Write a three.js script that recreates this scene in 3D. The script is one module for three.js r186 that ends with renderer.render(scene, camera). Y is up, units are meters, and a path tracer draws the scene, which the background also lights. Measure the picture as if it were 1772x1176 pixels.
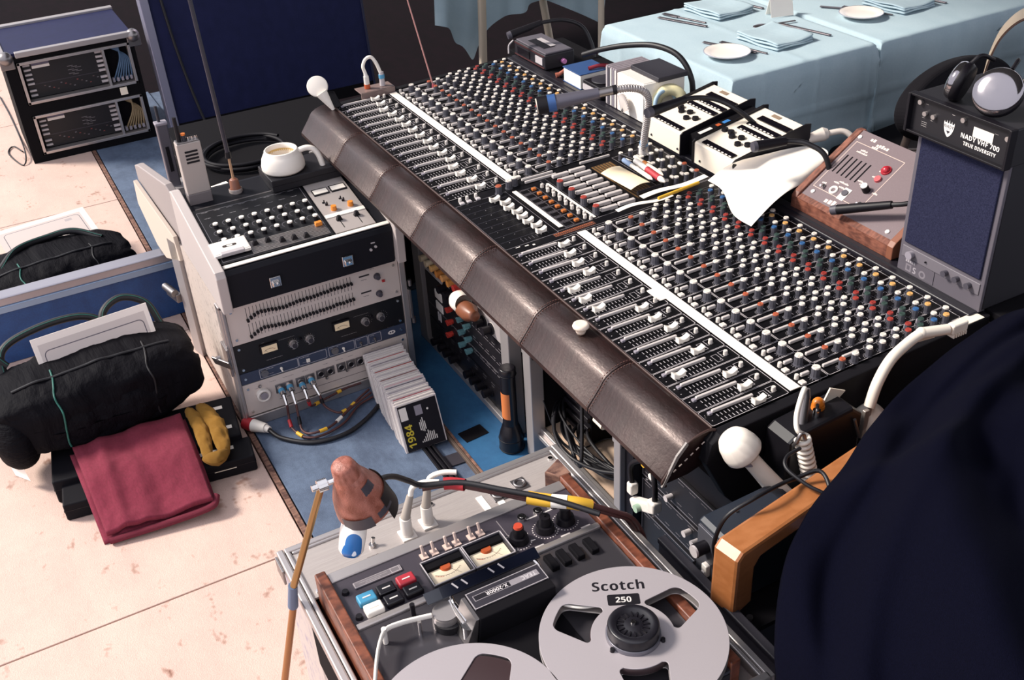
import * as THREE from 'three';
import { RoundedBoxGeometry } from 'three/addons/geometries/RoundedBoxGeometry.js';
import { mergeGeometries, mergeVertices, toCreasedNormals } from 'three/addons/utils/BufferGeometryUtils.js';
import { ImprovedNoise } from 'three/addons/math/ImprovedNoise.js';

// ---------- camera, sky, sun, exposure ----------
const scene = new THREE.Scene();
const camera = new THREE.PerspectiveCamera(35.21, 1772 / 1176, 0.05, 60);
camera.rotation.order = 'YXZ';
camera.position.set(-0.9785, 1.9036, 1.1911);
camera.rotation.set(-0.5778, -0.4621, -0.0617);
const renderer = new THREE.WebGLRenderer();
renderer.toneMapping = THREE.LinearToneMapping;
renderer.toneMappingExposure = 1.2;
renderer.shadowMap.enabled = true;
const SKY = 1.15, SUN = 4.8;
{ // bright overcast sky, slightly warm near the horizon
  const w = 64, h = 32, d = new Float32Array(w * h * 4);
  for (let y = 0; y < h; y++) for (let x = 0; x < w; x++) {
    const up = Math.max(0, ((y + 0.5) / h - 0.5) * 2), i = (y * w + x) * 4;
    d[i] = 0.80 + 0.12 * up; d[i + 1] = 0.81 + 0.12 * up; d[i + 2] = 0.90 + 0.14 * up; d[i + 3] = 1;
  }
  const t = new THREE.DataTexture(d, w, h, THREE.RGBAFormat, THREE.FloatType);
  t.mapping = THREE.EquirectangularReflectionMapping; t.magFilter = THREE.LinearFilter; t.needsUpdate = true;
  scene.background = t; scene.environment = t; scene.backgroundIntensity = SKY; scene.environmentIntensity = SKY;
}
const sun = new THREE.DirectionalLight(new THREE.Color(1, 0.925, 0.83), SUN);
sun.position.set(-5, 5.3, -4.5); sun.target.position.set(0, 0, -1);
sun.castShadow = true; sun.shadow.radius = 24; sun.shadow.mapSize.set(2048, 2048);
Object.assign(sun.shadow.camera, { left: -6, right: 6, top: 6, bottom: -6, near: 0.5, far: 24 });
scene.add(sun, sun.target);

// ---------- small library ----------
let seed = 7; const rnd = () => (seed = (seed * 16807) % 2147483647) / 2147483647;
const rr = (a, b) => a + (b - a) * rnd();
const noise = new ImprovedNoise();
const V = (x, y, z) => new THREE.Vector3(x, y, z);
const names = {};
const numbered = (n) => { const k = (names[n] = (names[n] ?? -1) + 1); return k ? n + '_' + String(k).padStart(3, '0') : n; };
const fin = (g) => { g = g.index ? g.toNonIndexed() : g; for (const k of Object.keys(g.attributes)) if (!['position', 'normal', 'uv', 'color'].includes(k)) g.deleteAttribute(k); return g; };
const mg = (...a) => { const l = a.flat(); return l.length === 1 ? l[0] : mergeGeometries(l.map(fin)); };
const mv = (g, x = 0, y = 0, z = 0) => g.translate(x, y, z);
const rt = (g, x = 0, y = 0, z = 0) => g.applyMatrix4(new THREE.Matrix4().makeRotationFromEuler(new THREE.Euler(x, y, z)));
const bx = (w, h, d, x = 0, y = 0, z = 0, r = 0, s = 2) => mv(r ? new RoundedBoxGeometry(w, h, d, s, Math.min(r, w / 2.01, h / 2.01, d / 2.01)) : new THREE.BoxGeometry(w, h, d), x, y, z);
// box between two corners
const bb = (x0, y0, z0, x1, y1, z1, r = 0) => bx(Math.abs(x1 - x0), Math.abs(y1 - y0), Math.abs(z1 - z0), (x0 + x1) / 2, (y0 + y1) / 2, (z0 + z1) / 2, r);
const cy = (r1, r2, h, x = 0, y = 0, z = 0, n = 20, ax = 'y') => { const g = new THREE.CylinderGeometry(r1, r2, h, n); if (ax === 'x') g.rotateZ(-Math.PI / 2); if (ax === 'z') g.rotateX(Math.PI / 2); return mv(g, x, y, z); };
const curve = (p, closed = false, tension = 0.5) => new THREE.CatmullRomCurve3(p.map((q) => (q.isVector3 ? q : V(...q))), closed, 'catmullrom', tension);
const tb = (p, r, n = 48, m = 8, closed = false) => new THREE.TubeGeometry(curve(p, closed), n, r, m, closed);
const rod = (a, b, r1, r2 = r1, n = 14) => { // rod from a to b
  const A = V(...a), B = V(...b), d = B.clone().sub(A), g = new THREE.CylinderGeometry(r2, r1, d.length(), n);
  g.applyQuaternion(new THREE.Quaternion().setFromUnitVectors(V(0, 1, 0), d.clone().normalize()));
  const c = A.add(B).multiplyScalar(0.5); return mv(g, c.x, c.y, c.z);
};
const lt = (pts, n = 32) => new THREE.LatheGeometry(pts.map((p) => new THREE.Vector2(p[0], p[1])), n);
const shp = (pts) => new THREE.Shape(pts.map((p) => new THREE.Vector2(p[0], p[1])));
const ex = (pts, depth, bevel = 0, holes = []) => {
  const s = pts.isShape ? pts : shp(pts); holes.forEach((h) => s.holes.push(h.isShape ? new THREE.Path(h.getPoints(16)) : new THREE.Path(h.map((p) => new THREE.Vector2(p[0], p[1])))));
  return new THREE.ExtrudeGeometry(s, { depth, bevelEnabled: bevel > 0, bevelSize: bevel, bevelThickness: bevel, bevelSegments: 2, curveSegments: 16, bevelOffset: -bevel });
};
// profile (x,y) extruded along z from z0 to z1
const exz = (pts, z0, z1, bevel = 0) => mv(ex(pts, Math.abs(z1 - z0) - 2 * bevel, bevel), 0, 0, Math.min(z0, z1) + bevel);
// profile (z,y) extruded along x from x0 to x1
const exx = (pts, x0, x1, bevel = 0) => mv(rt(ex(pts.map(([z, y]) => [-z, y]), Math.abs(x1 - x0) - 2 * bevel, bevel), 0, Math.PI / 2, 0), Math.min(x0, x1) + bevel, 0, 0);
// profile (x,z) extruded along y from y0 to y1
const exy = (pts, y0, y1, bevel = 0, holes = []) => mv(rt(ex(pts.isShape ? pts : pts.map(([x, z]) => [x, -z]), Math.abs(y1 - y0) - 2 * bevel, bevel, holes), -Math.PI / 2, 0, 0), 0, Math.min(y0, y1) + bevel, 0);
// uv in metres, by the way each face points
function uvm(g, k = 1) {
  g = fin(g); const p = g.attributes.position, n = g.attributes.normal, u = new Float32Array(p.count * 2);
  for (let i = 0; i < p.count; i += 3) {
    let a = 0, b = 0, c = 0; for (let j = 0; j < 3; j++) { a += n.getX(i + j); b += n.getY(i + j); c += n.getZ(i + j); }
    a = Math.abs(a); b = Math.abs(b); c = Math.abs(c);
    for (let j = i; j < i + 3; j++) { const x = p.getX(j), y = p.getY(j), z = p.getZ(j); const [s, t] = a >= b && a >= c ? [z, y] : b >= c ? [x, z] : [x, y]; u[j * 2] = s * k; u[j * 2 + 1] = t * k; }
  }
  g.setAttribute('uv', new THREE.BufferAttribute(u, 2)); return g;
}
// a smooth deformable slab: nx*nz grid, f(u,v) -> top point, thickness down along -normal-ish (y)
function sheet(nu, nv, f, th = 0.003) {
  const P = [], idx = [], uv = [], N = (nu + 1) * (nv + 1);
  for (let s = 0; s < 2; s++) for (let j = 0; j <= nv; j++) for (let i = 0; i <= nu; i++) { const q = f(i / nu, j / nv, s); P.push(q[0], q[1] - (s && q.length < 4 ? th : 0), q[2]); uv.push(i / nu, j / nv); }
  const at = (i, j, s) => s * N + j * (nu + 1) + i;
  for (let j = 0; j < nv; j++) for (let i = 0; i < nu; i++) {
    const a = at(i, j, 0), b = at(i + 1, j, 0), c = at(i + 1, j + 1, 0), d = at(i, j + 1, 0);
    idx.push(a, d, b, b, d, c, a + N, b + N, d + N, b + N, c + N, d + N);
  }
  const edge = (list) => { for (let k = 0; k + 1 < list.length; k++) { const a = list[k], b = list[k + 1]; idx.push(a, b, a + N, b, b + N, a + N); } };
  const e1 = [], e2 = [], e3 = [], e4 = [];
  for (let i = 0; i <= nu; i++) { e1.push(at(i, 0, 0)); e3.push(at(nu - i, nv, 0)); }
  for (let j = 0; j <= nv; j++) { e2.push(at(nu, j, 0)); e4.push(at(0, nv - j, 0)); }
  [e1, e2, e3, e4].forEach(edge);
  const g = new THREE.BufferGeometry(); g.setAttribute('position', new THREE.Float32BufferAttribute(P, 3)); g.setAttribute('uv', new THREE.Float32BufferAttribute(uv, 2)); g.setIndex(idx); g.computeVertexNormals(); return g;
}
// ---------- textures ----------
function ctex(w, h, draw, srgb = true, rep = false) {
  const c = document.createElement('canvas'); c.width = w; c.height = h; const g = c.getContext('2d'); draw(g, w, h);
  const t = new THREE.CanvasTexture(c); if (srgb) t.colorSpace = THREE.SRGBColorSpace; if (rep) t.wrapS = t.wrapT = THREE.RepeatWrapping; t.magFilter = THREE.LinearFilter; return t;
}
function ntex(n, f, srgb = false) { // n*n tile from f(u,v) -> grey or [r,g,b] 0..1
  const d = new Uint8Array(n * n * 4);
  for (let y = 0; y < n; y++) for (let x = 0; x < n; x++) { let v = f(x / n, y / n, x, y); if (!v.length) v = [v, v, v]; for (let c = 0; c < 3; c++) d[(y * n + x) * 4 + c] = Math.max(0, Math.min(255, v[c] * 255)); d[(y * n + x) * 4 + 3] = 255; }
  const t = new THREE.DataTexture(d, n, n); t.wrapS = t.wrapT = THREE.RepeatWrapping; t.magFilter = THREE.LinearFilter; t.minFilter = THREE.LinearMipmapLinearFilter; t.generateMipmaps = true; if (srgb) t.colorSpace = THREE.SRGBColorSpace; t.needsUpdate = true; return t;
}
// tiling noise: blend over a torus
const tn = (u, v, k, s = 0) => noise.noise(Math.cos(u * 6.2832) * k + s, Math.sin(u * 6.2832) * k, Math.cos(v * 6.2832) * k + 9) * 0.5 + noise.noise(Math.sin(v * 6.2832) * k + s, Math.cos(u * 6.2832 + 1) * k + 4, Math.sin(u * 6.2832 + 2) * k) * 0.5;
const grain = ntex(256, () => 0.5 + (rnd() - 0.5) * 0.9);
const cloud = ntex(256, (u, v) => 0.5 + 0.5 * (tn(u, v, 1.2) + 0.6 * tn(u, v, 3, 5) + 0.35 * tn(u, v, 7, 9)));
const weave = ntex(128, (u, v, x, y) => 0.5 + 0.25 * Math.sin(x * Math.PI / 2) * Math.cos(y * Math.PI / 2) + (rnd() - 0.5) * 0.4);
const rep = (t, x, y = x) => { const c = t.clone(); c.repeat.set(x, y); c.needsUpdate = true; return c; };
const C = (h) => new THREE.Color(h);
const mix = (a, b, t) => { const p = C(a), q = C(b); p.lerp(q, Math.max(0, Math.min(1, t))); const s = p.clone().convertLinearToSRGB(); return [s.r, s.g, s.b]; };
const woodTex = (a, b, k = 1) => ntex(256, (u, v) => { const s = tn(u * 0.25, v, 9 * k) * 1.4 + 0.25 * tn(u, v, 14, 3) + (rnd() - 0.5) * 0.25; return mix(a, b, 0.5 + s); }, true);
// ---------- materials ----------
const cache = {};
function mat(hex, rough = 0.6, metal = 0, o = {}) {
  const key = hex + '|' + rough + '|' + metal + JSON.stringify(o, (k, v) => (v?.isTexture ? v.uuid + v.repeat.x : v));
  return (cache[key] ??= new THREE.MeshPhysicalMaterial({ color: hex, roughness: rough, metalness: metal, ...o }));
}
const M = {
  black: mat('#0f0c13', 0.5, 0, { specularIntensity: 0.6 }), blackMatte: mat('#0b090e', 0.85, 0, { specularIntensity: 0.3 }), blackGloss: mat('#100d14', 0.25), rubber: mat('#100e14', 0.6), graphite: mat('#2a2830', 0.55),
  white: mat('#ece4da', 0.5), cream: mat('#efe2cf', 0.6), offwhite: mat('#dcd5cf', 0.5), paper: mat('#f4ece2', 0.9), grey: mat('#8d8790', 0.5), lightgrey: mat('#b7b0b2', 0.5), darkgrey: mat('#46434c', 0.5),
  alu: mat('#b9b2b0', 0.36, 0.75), aluDull: mat('#a8a2a2', 0.5, 0.6), chrome: mat('#d8d4d2', 0.18, 1), steel: mat('#8c8787', 0.35, 0.9), brass: mat('#a8875c', 0.35, 0.9),
  red: mat('#a8262e', 0.5), orange: mat('#d8742c', 0.5), yellow: mat('#d9a832', 0.55), blue: mat('#2b5ea0', 0.5), green: mat('#27423f', 0.5), redCap: mat('#a83a38', 0.5), blueCap: mat('#3268a8', 0.5),
  cable: mat('#100e14', 0.5), cableBrown: mat('#4d2b2a', 0.55), clear: mat('#ffffff', 0.08, 0, { transmission: 1, thickness: 0, ior: 1.45 }),
  ivory: mat('#e9ddcc', 0.5),
};
// ---------- things and parts ----------
function thing(name, label, category, [x, y, z] = [0, 0, 0], group, turn = 0) {
  const o = new THREE.Group(); o.name = numbered(name); o.position.set(x, y, z); o.rotation.y = turn; o.userData = { label, category }; if (group) o.userData.group = group; scene.add(o); return o;
}
// part given in world places: moved into its thing's own frame (for things that are not turned)
function part(t, name, geo, m, label, local = false) {
  let g = Array.isArray(geo) ? mg(geo) : geo; if (!local && t !== scene) { const o = V(0, 0, 0); for (let q = t; q && q !== scene; q = q.parent) o.add(q.position); g = g.translate(-o.x, -o.y, -o.z); }
  const o = new THREE.Mesh(g, m); o.name = numbered(name); o.castShadow = o.receiveShadow = true; if (label) o.userData.label = label; t.add(o); return o;
}
// part that shares a geometry, set at a world place
function put(t, name, g, m, x, y, z, label) {
  const o = new THREE.Mesh(g, m); o.name = numbered(name); o.castShadow = o.receiveShadow = true; o.position.set(x, y, z); for (let q = t; q && q !== scene; q = q.parent) { o.position.x -= q.position.x; o.position.y -= q.position.y; o.position.z -= q.position.z; }
  if (label) o.userData.label = label; t.add(o); return o;
}
function solo(name, geo, m, label, category, group) { // a thing that is one mesh, geometry in world places, origin moved to its base
  let g = Array.isArray(geo) ? mg(geo) : geo; g.computeBoundingBox(); const b = g.boundingBox, c = [(b.min.x + b.max.x) / 2, b.min.y, (b.min.z + b.max.z) / 2];
  g = g.translate(-c[0], -c[1], -c[2]); const o = new THREE.Mesh(g, m); o.name = numbered(name); o.position.set(...c); o.castShadow = o.receiveShadow = true; o.userData = { label, category }; if (group) o.userData.group = group; scene.add(o); return o;
}
function struct(name, t) { const o = new THREE.Group(); o.name = name; o.userData.kind = 'structure'; scene.add(o); return o; }
// ---------- the setting: floor of plywood sheets, painted boards and dark ground ----------
const plyTex = ntex(512, (u, v) => {
  const s = tn(u, v, 1.5) * 0.9 + tn(u, v, 5, 2) * 0.5 + tn(u, v, 13, 8) * 0.4; const stain = Math.max(0, tn(u, v, 4, 20) * 1.6 + tn(u, v, 17, 3) * 0.9 - 0.55) * 1.5;
  const a = mix('#cfb5a8', '#c0a398', 0.5 + s * 0.55 + (rnd() - 0.5) * 0.35), b = mix('#a07a6a', '#7a5548', 0.5); return a.map((c, i) => c * (1 - stain) + b[i] * Math.min(1, stain));
}, true);
const carpetTex = ntex(512, (u, v) => mix('#414d62', '#58677e', 0.5 + tn(u, v, 2) * 0.9 + tn(u, v, 9, 4) * 0.5 + (rnd() - 0.5) * 0.5 + (rnd() > 0.9985 ? 1.5 : 0)), true);
const blueTex = ntex(512, (u, v) => mix('#204e76', '#2d628b', 0.5 + tn(u, v, 2, 7) * 0.6 + tn(u, v, 8, 1) * 0.4 + (rnd() - 0.5) * 0.35 + (rnd() > 0.999 ? 2 : 0)), true);
const darkTex = ntex(256, (u, v) => mix('#0b060a', '#140910', 0.5 + tn(u, v, 2) + (rnd() - 0.5) * 0.8), true);
const tuck = (t, k) => { const c = t.clone(); c.repeat.set(k, k); c.needsUpdate = true; return c; };
const plyM = new THREE.MeshPhysicalMaterial({ map: tuck(plyTex, 0.9), roughness: 0.85, bumpMap: tuck(grain, 3), bumpScale: 0.0006 });
const carpetM = new THREE.MeshPhysicalMaterial({ map: tuck(carpetTex, 1.3), roughness: 0.8, bumpMap: tuck(grain, 4), bumpScale: 0.0005 });
const blueM = new THREE.MeshPhysicalMaterial({ map: tuck(blueTex, 1.3), roughness: 0.62 });
const groundM = new THREE.MeshPhysicalMaterial({ map: tuck(darkTex, 1.5), roughness: 1, specularIntensity: 0.2 });
const edgeM = new THREE.MeshPhysicalMaterial({ map: tuck(woodTex('#4a2e28', '#8a6656'), 3), roughness: 0.8 });
const canopy = struct('ceiling'); // dark fabric roof over the stage side, open to the left
part(canopy, 'roof_cloth', bb(0.0, 3.1, -12, 7, 3.14, 2.6), mat('#1a161a', 0.95, 0, { specularIntensity: 0.1 }), 'dark canopy cloth above the console');
for (const [x, z] of [[6.9, 2.5], [6.9, -11.9], [6.9, -4]]) part(canopy, 'roof_pole', bb(x - 0.04, -0.04, z - 0.04, x + 0.04, 3.1, z + 0.04), mat('#8a8284', 0.5));
const floor = struct('floor');
part(floor, 'dark_ground', uvm(bb(-8, -0.24, -14, 8, -0.04, 6)), groundM, 'dark maroon ground beyond the boards');
for (const [z0, z1] of [[1.6, 0.36], [0.35, -0.86], [-0.864, -2.08], [-2.084, -3.3], [-3.304, -4.52], [-4.524, -6.5]]) part(floor, 'plywood_sheet', uvm(bb(-2.9, -0.04, z0, -0.572, 0, z1, 0.002)), plyM, 'pale stained plywood sheet');
part(floor, 'wood_strip', uvm(bb(-0.568, -0.04, 1.6, -0.552, 0.001, -3.95, 0.002)), edgeM, 'chipped dark wooden edge strip');
part(floor, 'painted_board', uvm(bb(-0.548, -0.04, 1.6, -0.160, 0, -4.6, 0.002)), carpetM, 'grey-blue scuffed floor board');
part(floor, 'painted_board', uvm(bb(-0.060, -0.04, 1.6, 0.62, 0, -1.9, 0.002)), blueM, 'bright blue painted floor board');
part(floor, 'painted_board', uvm(bb(-0.060, -0.04, -1.904, 0.62, 0, -4.6, 0.002)), mat('#1c2233', 0.8), 'dark floor board behind the racks');
part(floor, 'painted_board', uvm(bb(-0.16, -0.05, 1.6, -0.06, -0.012, -4.6)), carpetM, 'recessed floor channel between the boards');
for (const x of [-0.156, -0.142, -0.128, -0.072]) part(floor, 'channel_rail', bb(x - 0.004, -0.014, 1.6, x + 0.004, 0.003, -2.4, 0.001), x < -0.08 ? M.black : mat('#6a5a50', 0.5, 0.3));
part(floor, 'wood_strip', uvm(bb(-0.066, -0.04, 1.6, -0.058, 0.002, -2.4, 0.001)), edgeM, 'thin wooden lip');
solo('tape_patch', rt(bx(0.075, 0.0015, 0.05), 0, 0.1, 0).translate(-0.005, 0.0012, -1.05), M.blackMatte, 'black rectangle of tape stuck on the blue floor board beside the cases', 'tape');
solo('tape_patch', rt(bx(0.065, 0.0015, 0.05), 0, -0.05, 0).translate(-0.108, -0.0085, -0.985), mat('#2c2830', 0.6), 'dark worn patch of tape across the floor channel, in front of the disc cases', 'tape');
// ---------- the mixing console ----------
const T = Math.tan(0.0359), PY = (x, h = 0) => 0.71 + x * T + h;
const con = thing('mixing_console', 'long black mixing console with rows of knobs, white faders and a brown leather armrest', 'mixing console', [0.27, 0.42, -0.95]);
part(con, 'chassis', [exz([[0, 0.6], [0.66, 0.6], [0.66, 0.722], [0.624, 0.722], [0, 0.700]], -1.925, 0.004), bb(0.12, 0.46, -1.9, 0.64, 0.6, -0.02)], M.blackMatte);
for (const [z, z1] of [[0.004, 0.03], [-1.95, -1.925]]) part(con, 'end_cheek', exz([[-0.03, 0.66], [-0.02, 0.70], [0.0, 0.712], [0.66, 0.738], [0.66, 0.42], [0.14, 0.42], [0.02, 0.56]], z, z1, 0.003), mat('#0c0a10', 0.75, 0, { specularIntensity: 0.4 }));
part(con, 'rear_ledge', [bb(0.622, 0.70, -1.93, 0.668, 0.741, 0.01, 0.004), bb(0.64, 0.741, -1.93, 0.652, 0.744, 0.01)], mat('#1c1a22', 0.42));
// leather armrest: panels between stitched seams
const arm = [[0.004, 0.660], [0.002, 0.712], [-0.012, 0.7165], [-0.032, 0.715], [-0.052, 0.709], [-0.066, 0.7005], [-0.073, 0.692], [-0.079, 0.682], [-0.094, 0.662], [-0.108, 0.643], [-0.109, 0.634], [-0.102, 0.628], [-0.05, 0.63], [0.004, 0.645]];
const leatherTex = ntex(512, (u, v) => mix('#140807', '#261312', 0.4 + tn(u, v, 2, 3) * 0.8 + tn(u, v, 9, 1) * 0.5 + (rnd() - 0.5) * 0.25), true);
const leatherM = new THREE.MeshPhysicalMaterial({ map: tuck(leatherTex, 2.2), roughness: 0.4, ior: 1.8, specularColor: new THREE.Color('#e8d6d2'), bumpMap: tuck(cloud, 14), bumpScale: 0.0004 });
const seams = [-1.952, -1.658, -1.378, -1.100, -0.810, -0.519, -0.245, 0.006];
const stitchM = mat('#6d4a42', 0.8);
for (let i = 0; i < 7; i++) {
  const g = exz(arm, seams[i] + 0.0006, seams[i + 1] - 0.0006, 0.0022); part(con, 'leather_panel', uvm(toCreasedNormals(g, 0.5)), leatherM);
  if (i) for (const s of [-0.006, 0.006]) { // two rows of stitches on either side of the seam
    const pts = curve(arm.slice(1, 11).map(([x, y]) => V(x, y + 0.0006, seams[i] + s))).getSpacedPoints(44), gs = [];
    for (let k = 0; k + 1 < pts.length; k += 2) gs.push(rod(pts[k].toArray(), pts[k + 1].toArray(), 0.0007, 0.0007, 5)); part(con, 'stitching', gs, stitchM);
  }
}
part(con, 'armrest_piping', [tb([[-0.001, 0.714, -1.95], [-0.001, 0.716, -1], [-0.001, 0.714, 0.004]], 0.0028, 60, 6), tb(arm.slice(1, 12).map(([x, y]) => [x, y, 0.009]), 0.003, 40, 6)], mat('#3a2622', 0.5));
part(con, 'stitching', Array.from({ length: 9 }, (_, i) => rod([-0.1 + i * 0.012, 0.648 + i * 0.0075, 0.011], [-0.094 + i * 0.012, 0.6515 + i * 0.0075, 0.011], 0.0012)), mat('#b9a9a0', 0.8));
part(con, 'end_tape', exz([[-0.113, 0.632], [-0.083, 0.69], [-0.062, 0.712], [-0.058, 0.706], [-0.078, 0.684], [-0.107, 0.632]], 0.009, 0.013), mat('#8f8885', 0.6), 'peeling grey tape on the armrest end');
// channel strips
const W = 0.618, strips = []; // each: z of the strip's start, width
for (let i = 0; i < 16; i++) strips.push({ z0: -1.8975 + 0.0508 * i - 0.0178, p: 0.0508, far: true });
for (let j = 0; j < 16; j++) strips.push({ z0: -0.7437 + 0.04747 * j - 0.0159, p: 0.04747, far: false });
// per knob: x along the strip, z from strip start as a share of the width, kind (b big), cap
const KN = [[0.2493, 0.75, 'b', 'w'], [0.3078, 0.87, 's', 'o'], [0.340, 0.87, 'm', 'w'], [0.375, 0.88, 's', 'w'], [0.3915, 0.53, 's', 'w'], [0.408, 0.88, 's', 'w'], [0.4255, 0.52, 's', 'w'], [0.4405, 0.9, 's', 'w'], [0.4585, 0.53, 's', 'w'], [0.475, 0.85, 's', 'r'], [0.4905, 0.52, 's', 'o2'], [0.506, 0.86, 's', 'g'], [0.5215, 0.56, 's', 'g'], [0.5400, 0.9, 's', 'bl'], [0.5567, 0.55, 's', 'w'], [0.5722, 0.91, 's', 'y'], [0.590, 0.53, 's', 'w']];
const chTex = ctex(192, 2048, (g, w, h) => { // drawn tall, x runs along h
  const X = (x) => (x / W) * h, Z = (z) => z * w; g.fillStyle = '#08070b'; g.fillRect(0, 0, w, h); g.strokeStyle = g.fillStyle = '#bdb6b8'; g.lineWidth = 4.5;
  const box = (x0, x1, r = 14) => { g.beginPath(); g.roundRect(5, X(x0), w - 10, X(x1) - X(x0), r); g.stroke(); };
  box(0.004, 0.178); box(0.207, 0.272); box(0.275, 0.612);
  g.lineWidth = 4; // fader scale: ladders beside the slot
  for (let x = 0.03; x < 0.132; x += 0.0085) { g.fillStyle = '#a9a4a7'; g.fillRect(Z(0.44), X(x), Z(0.17), 6); g.fillRect(Z(0.74), X(x), Z(0.17), 6); g.fillStyle = '#000'; g.fillRect(Z(0.46), X(x) + 9, Z(0.16), 15); }
  g.fillStyle = '#020204'; g.fillRect(Z(0.68), X(0.022), 12, X(0.128) - X(0.022));
  g.fillStyle = '#b9b3b4'; for (const [x, z, r] of [[0.012, 0.3, 6], [0.0135, 0.7, 4], [0.142, 0.68, 5], [0.151, 0.45, 4]]) { g.beginPath(); g.arc(Z(z), X(x), r, 0, 7); g.fill(); }
  g.strokeStyle = '#a39da1'; g.lineWidth = 4; g.strokeRect(Z(0.3), X(0.132), Z(0.5), X(0.012)); g.strokeRect(Z(0.25), X(0.15), Z(0.35), X(0.014));
  for (const [x, z, k] of KN) { const R = k === 'b' ? 0.0125 : 0.0095; for (let a = 0; a < 11; a++) { const t = -2.3 + a * 0.46 - Math.PI / 2; const cx = Z(z), cyy = X(x), ax = Math.cos(t) * R / 0.0475 * w, ay = Math.sin(t) * R / W * h; g.beginPath(); g.moveTo(cx + ax * 0.85, cyy + ay * 0.85); g.lineTo(cx + ax * 1.1, cyy + ay * 1.1); g.stroke(); } }
  g.beginPath(); let first = true; // wavy line between the knob columns
  for (let x = 0.362; x < 0.6; x += 0.0335) { const p = [[x, 0.24], [x + 0.01, 0.24], [x + 0.015, 0.36], [x + 0.024, 0.36], [x + 0.029, 0.24]]; for (const [a, z] of p) { first ? g.moveTo(Z(z), X(a)) : g.lineTo(Z(z), X(a)); first = false; } } g.stroke();
  for (const x of [0.322, 0.356, 0.464, 0.497, 0.53, 0.563]) { g.fillStyle = '#77737a'; g.fillRect(Z(0.62), X(x), Z(0.22), 5); }
});
chTex.center.set(0.5, 0.5); chTex.rotation = 0;
const stripM = new THREE.MeshPhysicalMaterial({ map: chTex, roughness: 0.5, specularIntensity: 0.4 });
const stripG = (p) => { const g = rt(bx(W, 0.004, p - 0.0008), 0, 0, 0); const q = g.attributes.position, u = g.attributes.uv; for (let i = 0; i < q.count; i++) u.setXY(i, (q.getZ(i) + p / 2) / p, 1 - (q.getX(i) + W / 2) / W); return g.applyMatrix4(new THREE.Matrix4().makeRotationZ(0.0359)); };
const SG = { true: stripG(0.0508), false: stripG(0.04747) };
function knobGeo(r, h, n = 14) { // fluted body with a skirt
  const pts = []; for (let i = 0; i < n * 2; i++) { const a = (i / n) * Math.PI, q = r * (i % 2 ? 1 : 0.93); pts.push([Math.cos(a) * q, Math.sin(a) * q]); }
  return mg(exy(pts, 0.001, h, 0), cy(r * 1.12, r * 1.2, 0.003, 0, 0.0015, 0, n));
}
const KG = { s: knobGeo(0.0064, 0.019, 8), m: knobGeo(0.0072, 0.0195, 8), b: knobGeo(0.0088, 0.021, 10) }, KH = { s: 0.019, m: 0.0195, b: 0.021 };
const capGeo = (r) => mg(cy(r * 0.86, r * 0.98, 0.003, 0, 0.0015, 0, 14), bx(0.0014, 0.0012, r * 0.9, 0, 0.003, -r * 0.42));
const CG = { s: capGeo(0.0066), m: capGeo(0.0072), b: capGeo(0.0088) };
const kM = mat('#4b4a52', 0.5), CAP = { w: mat('#dcd3c9', 0.45), o: mat('#a8563c', 0.5), o2: mat('#92342e', 0.5), r: mat('#9c3a30', 0.5), g: mat('#32443f', 0.5), bl: mat('#315c8c', 0.5), y: mat('#cf9f60', 0.5) };
const farBits = [];
const tint = (g, m) => { g = fin(g.clone()); const n = g.attributes.position.count, a = new Float32Array(n * 3); for (let i = 0; i < n; i++) a.set([m.color.r, m.color.g, m.color.b], i * 3); g.setAttribute('color', new THREE.BufferAttribute(a, 3)); return g; };
let made = 0;
function knob(x, z, k, cap, far, ang = rr(-2.2, 2.2)) {
  if (far && made >= 296) { for (const [g, m, y] of [[KG[k], kM, 0], [CG[k], CAP[cap], KH[k] - 0.0005]]) farBits.push(tint(g, m).rotateY(ang).translate(x, PY(x, 0.002 + y), z)); return; }
  made++; const o = put(con, 'knob', KG[k], kM, x, PY(x, 0.002), z); o.rotation.y = ang; const c = new THREE.Mesh(CG[k], CAP[cap]); c.name = numbered('knob_cap'); c.position.y = KH[k] - 0.0005; c.castShadow = true; o.add(c);
}
const barG = bx(0.094, 0.007, 0.0062, 0, 0.0035, 0, 0.002), bar2G = bx(0.040, 0.007, 0.0062, 0, 0.0035, 0, 0.002), bar3G = bx(0.020, 0.008, 0.0066, 0, 0.004, 0, 0.002), endG = bx(0.008, 0.005, 0.008, 0, 0.0025, 0, 0.001);
const sqG = bx(0.0125, 0.005, 0.0125, 0, 0.0025, 0, 0.0016), btnG = mg(cy(0.0042, 0.0046, 0.009, 0, 0.0045, 0, 14), cy(0.0035, 0.0042, 0.0012, 0, 0.0095, 0, 14));
const barM = mat('#c3bbb8', 0.5), btnM = mat('#d3cbc4', 0.5);
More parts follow.
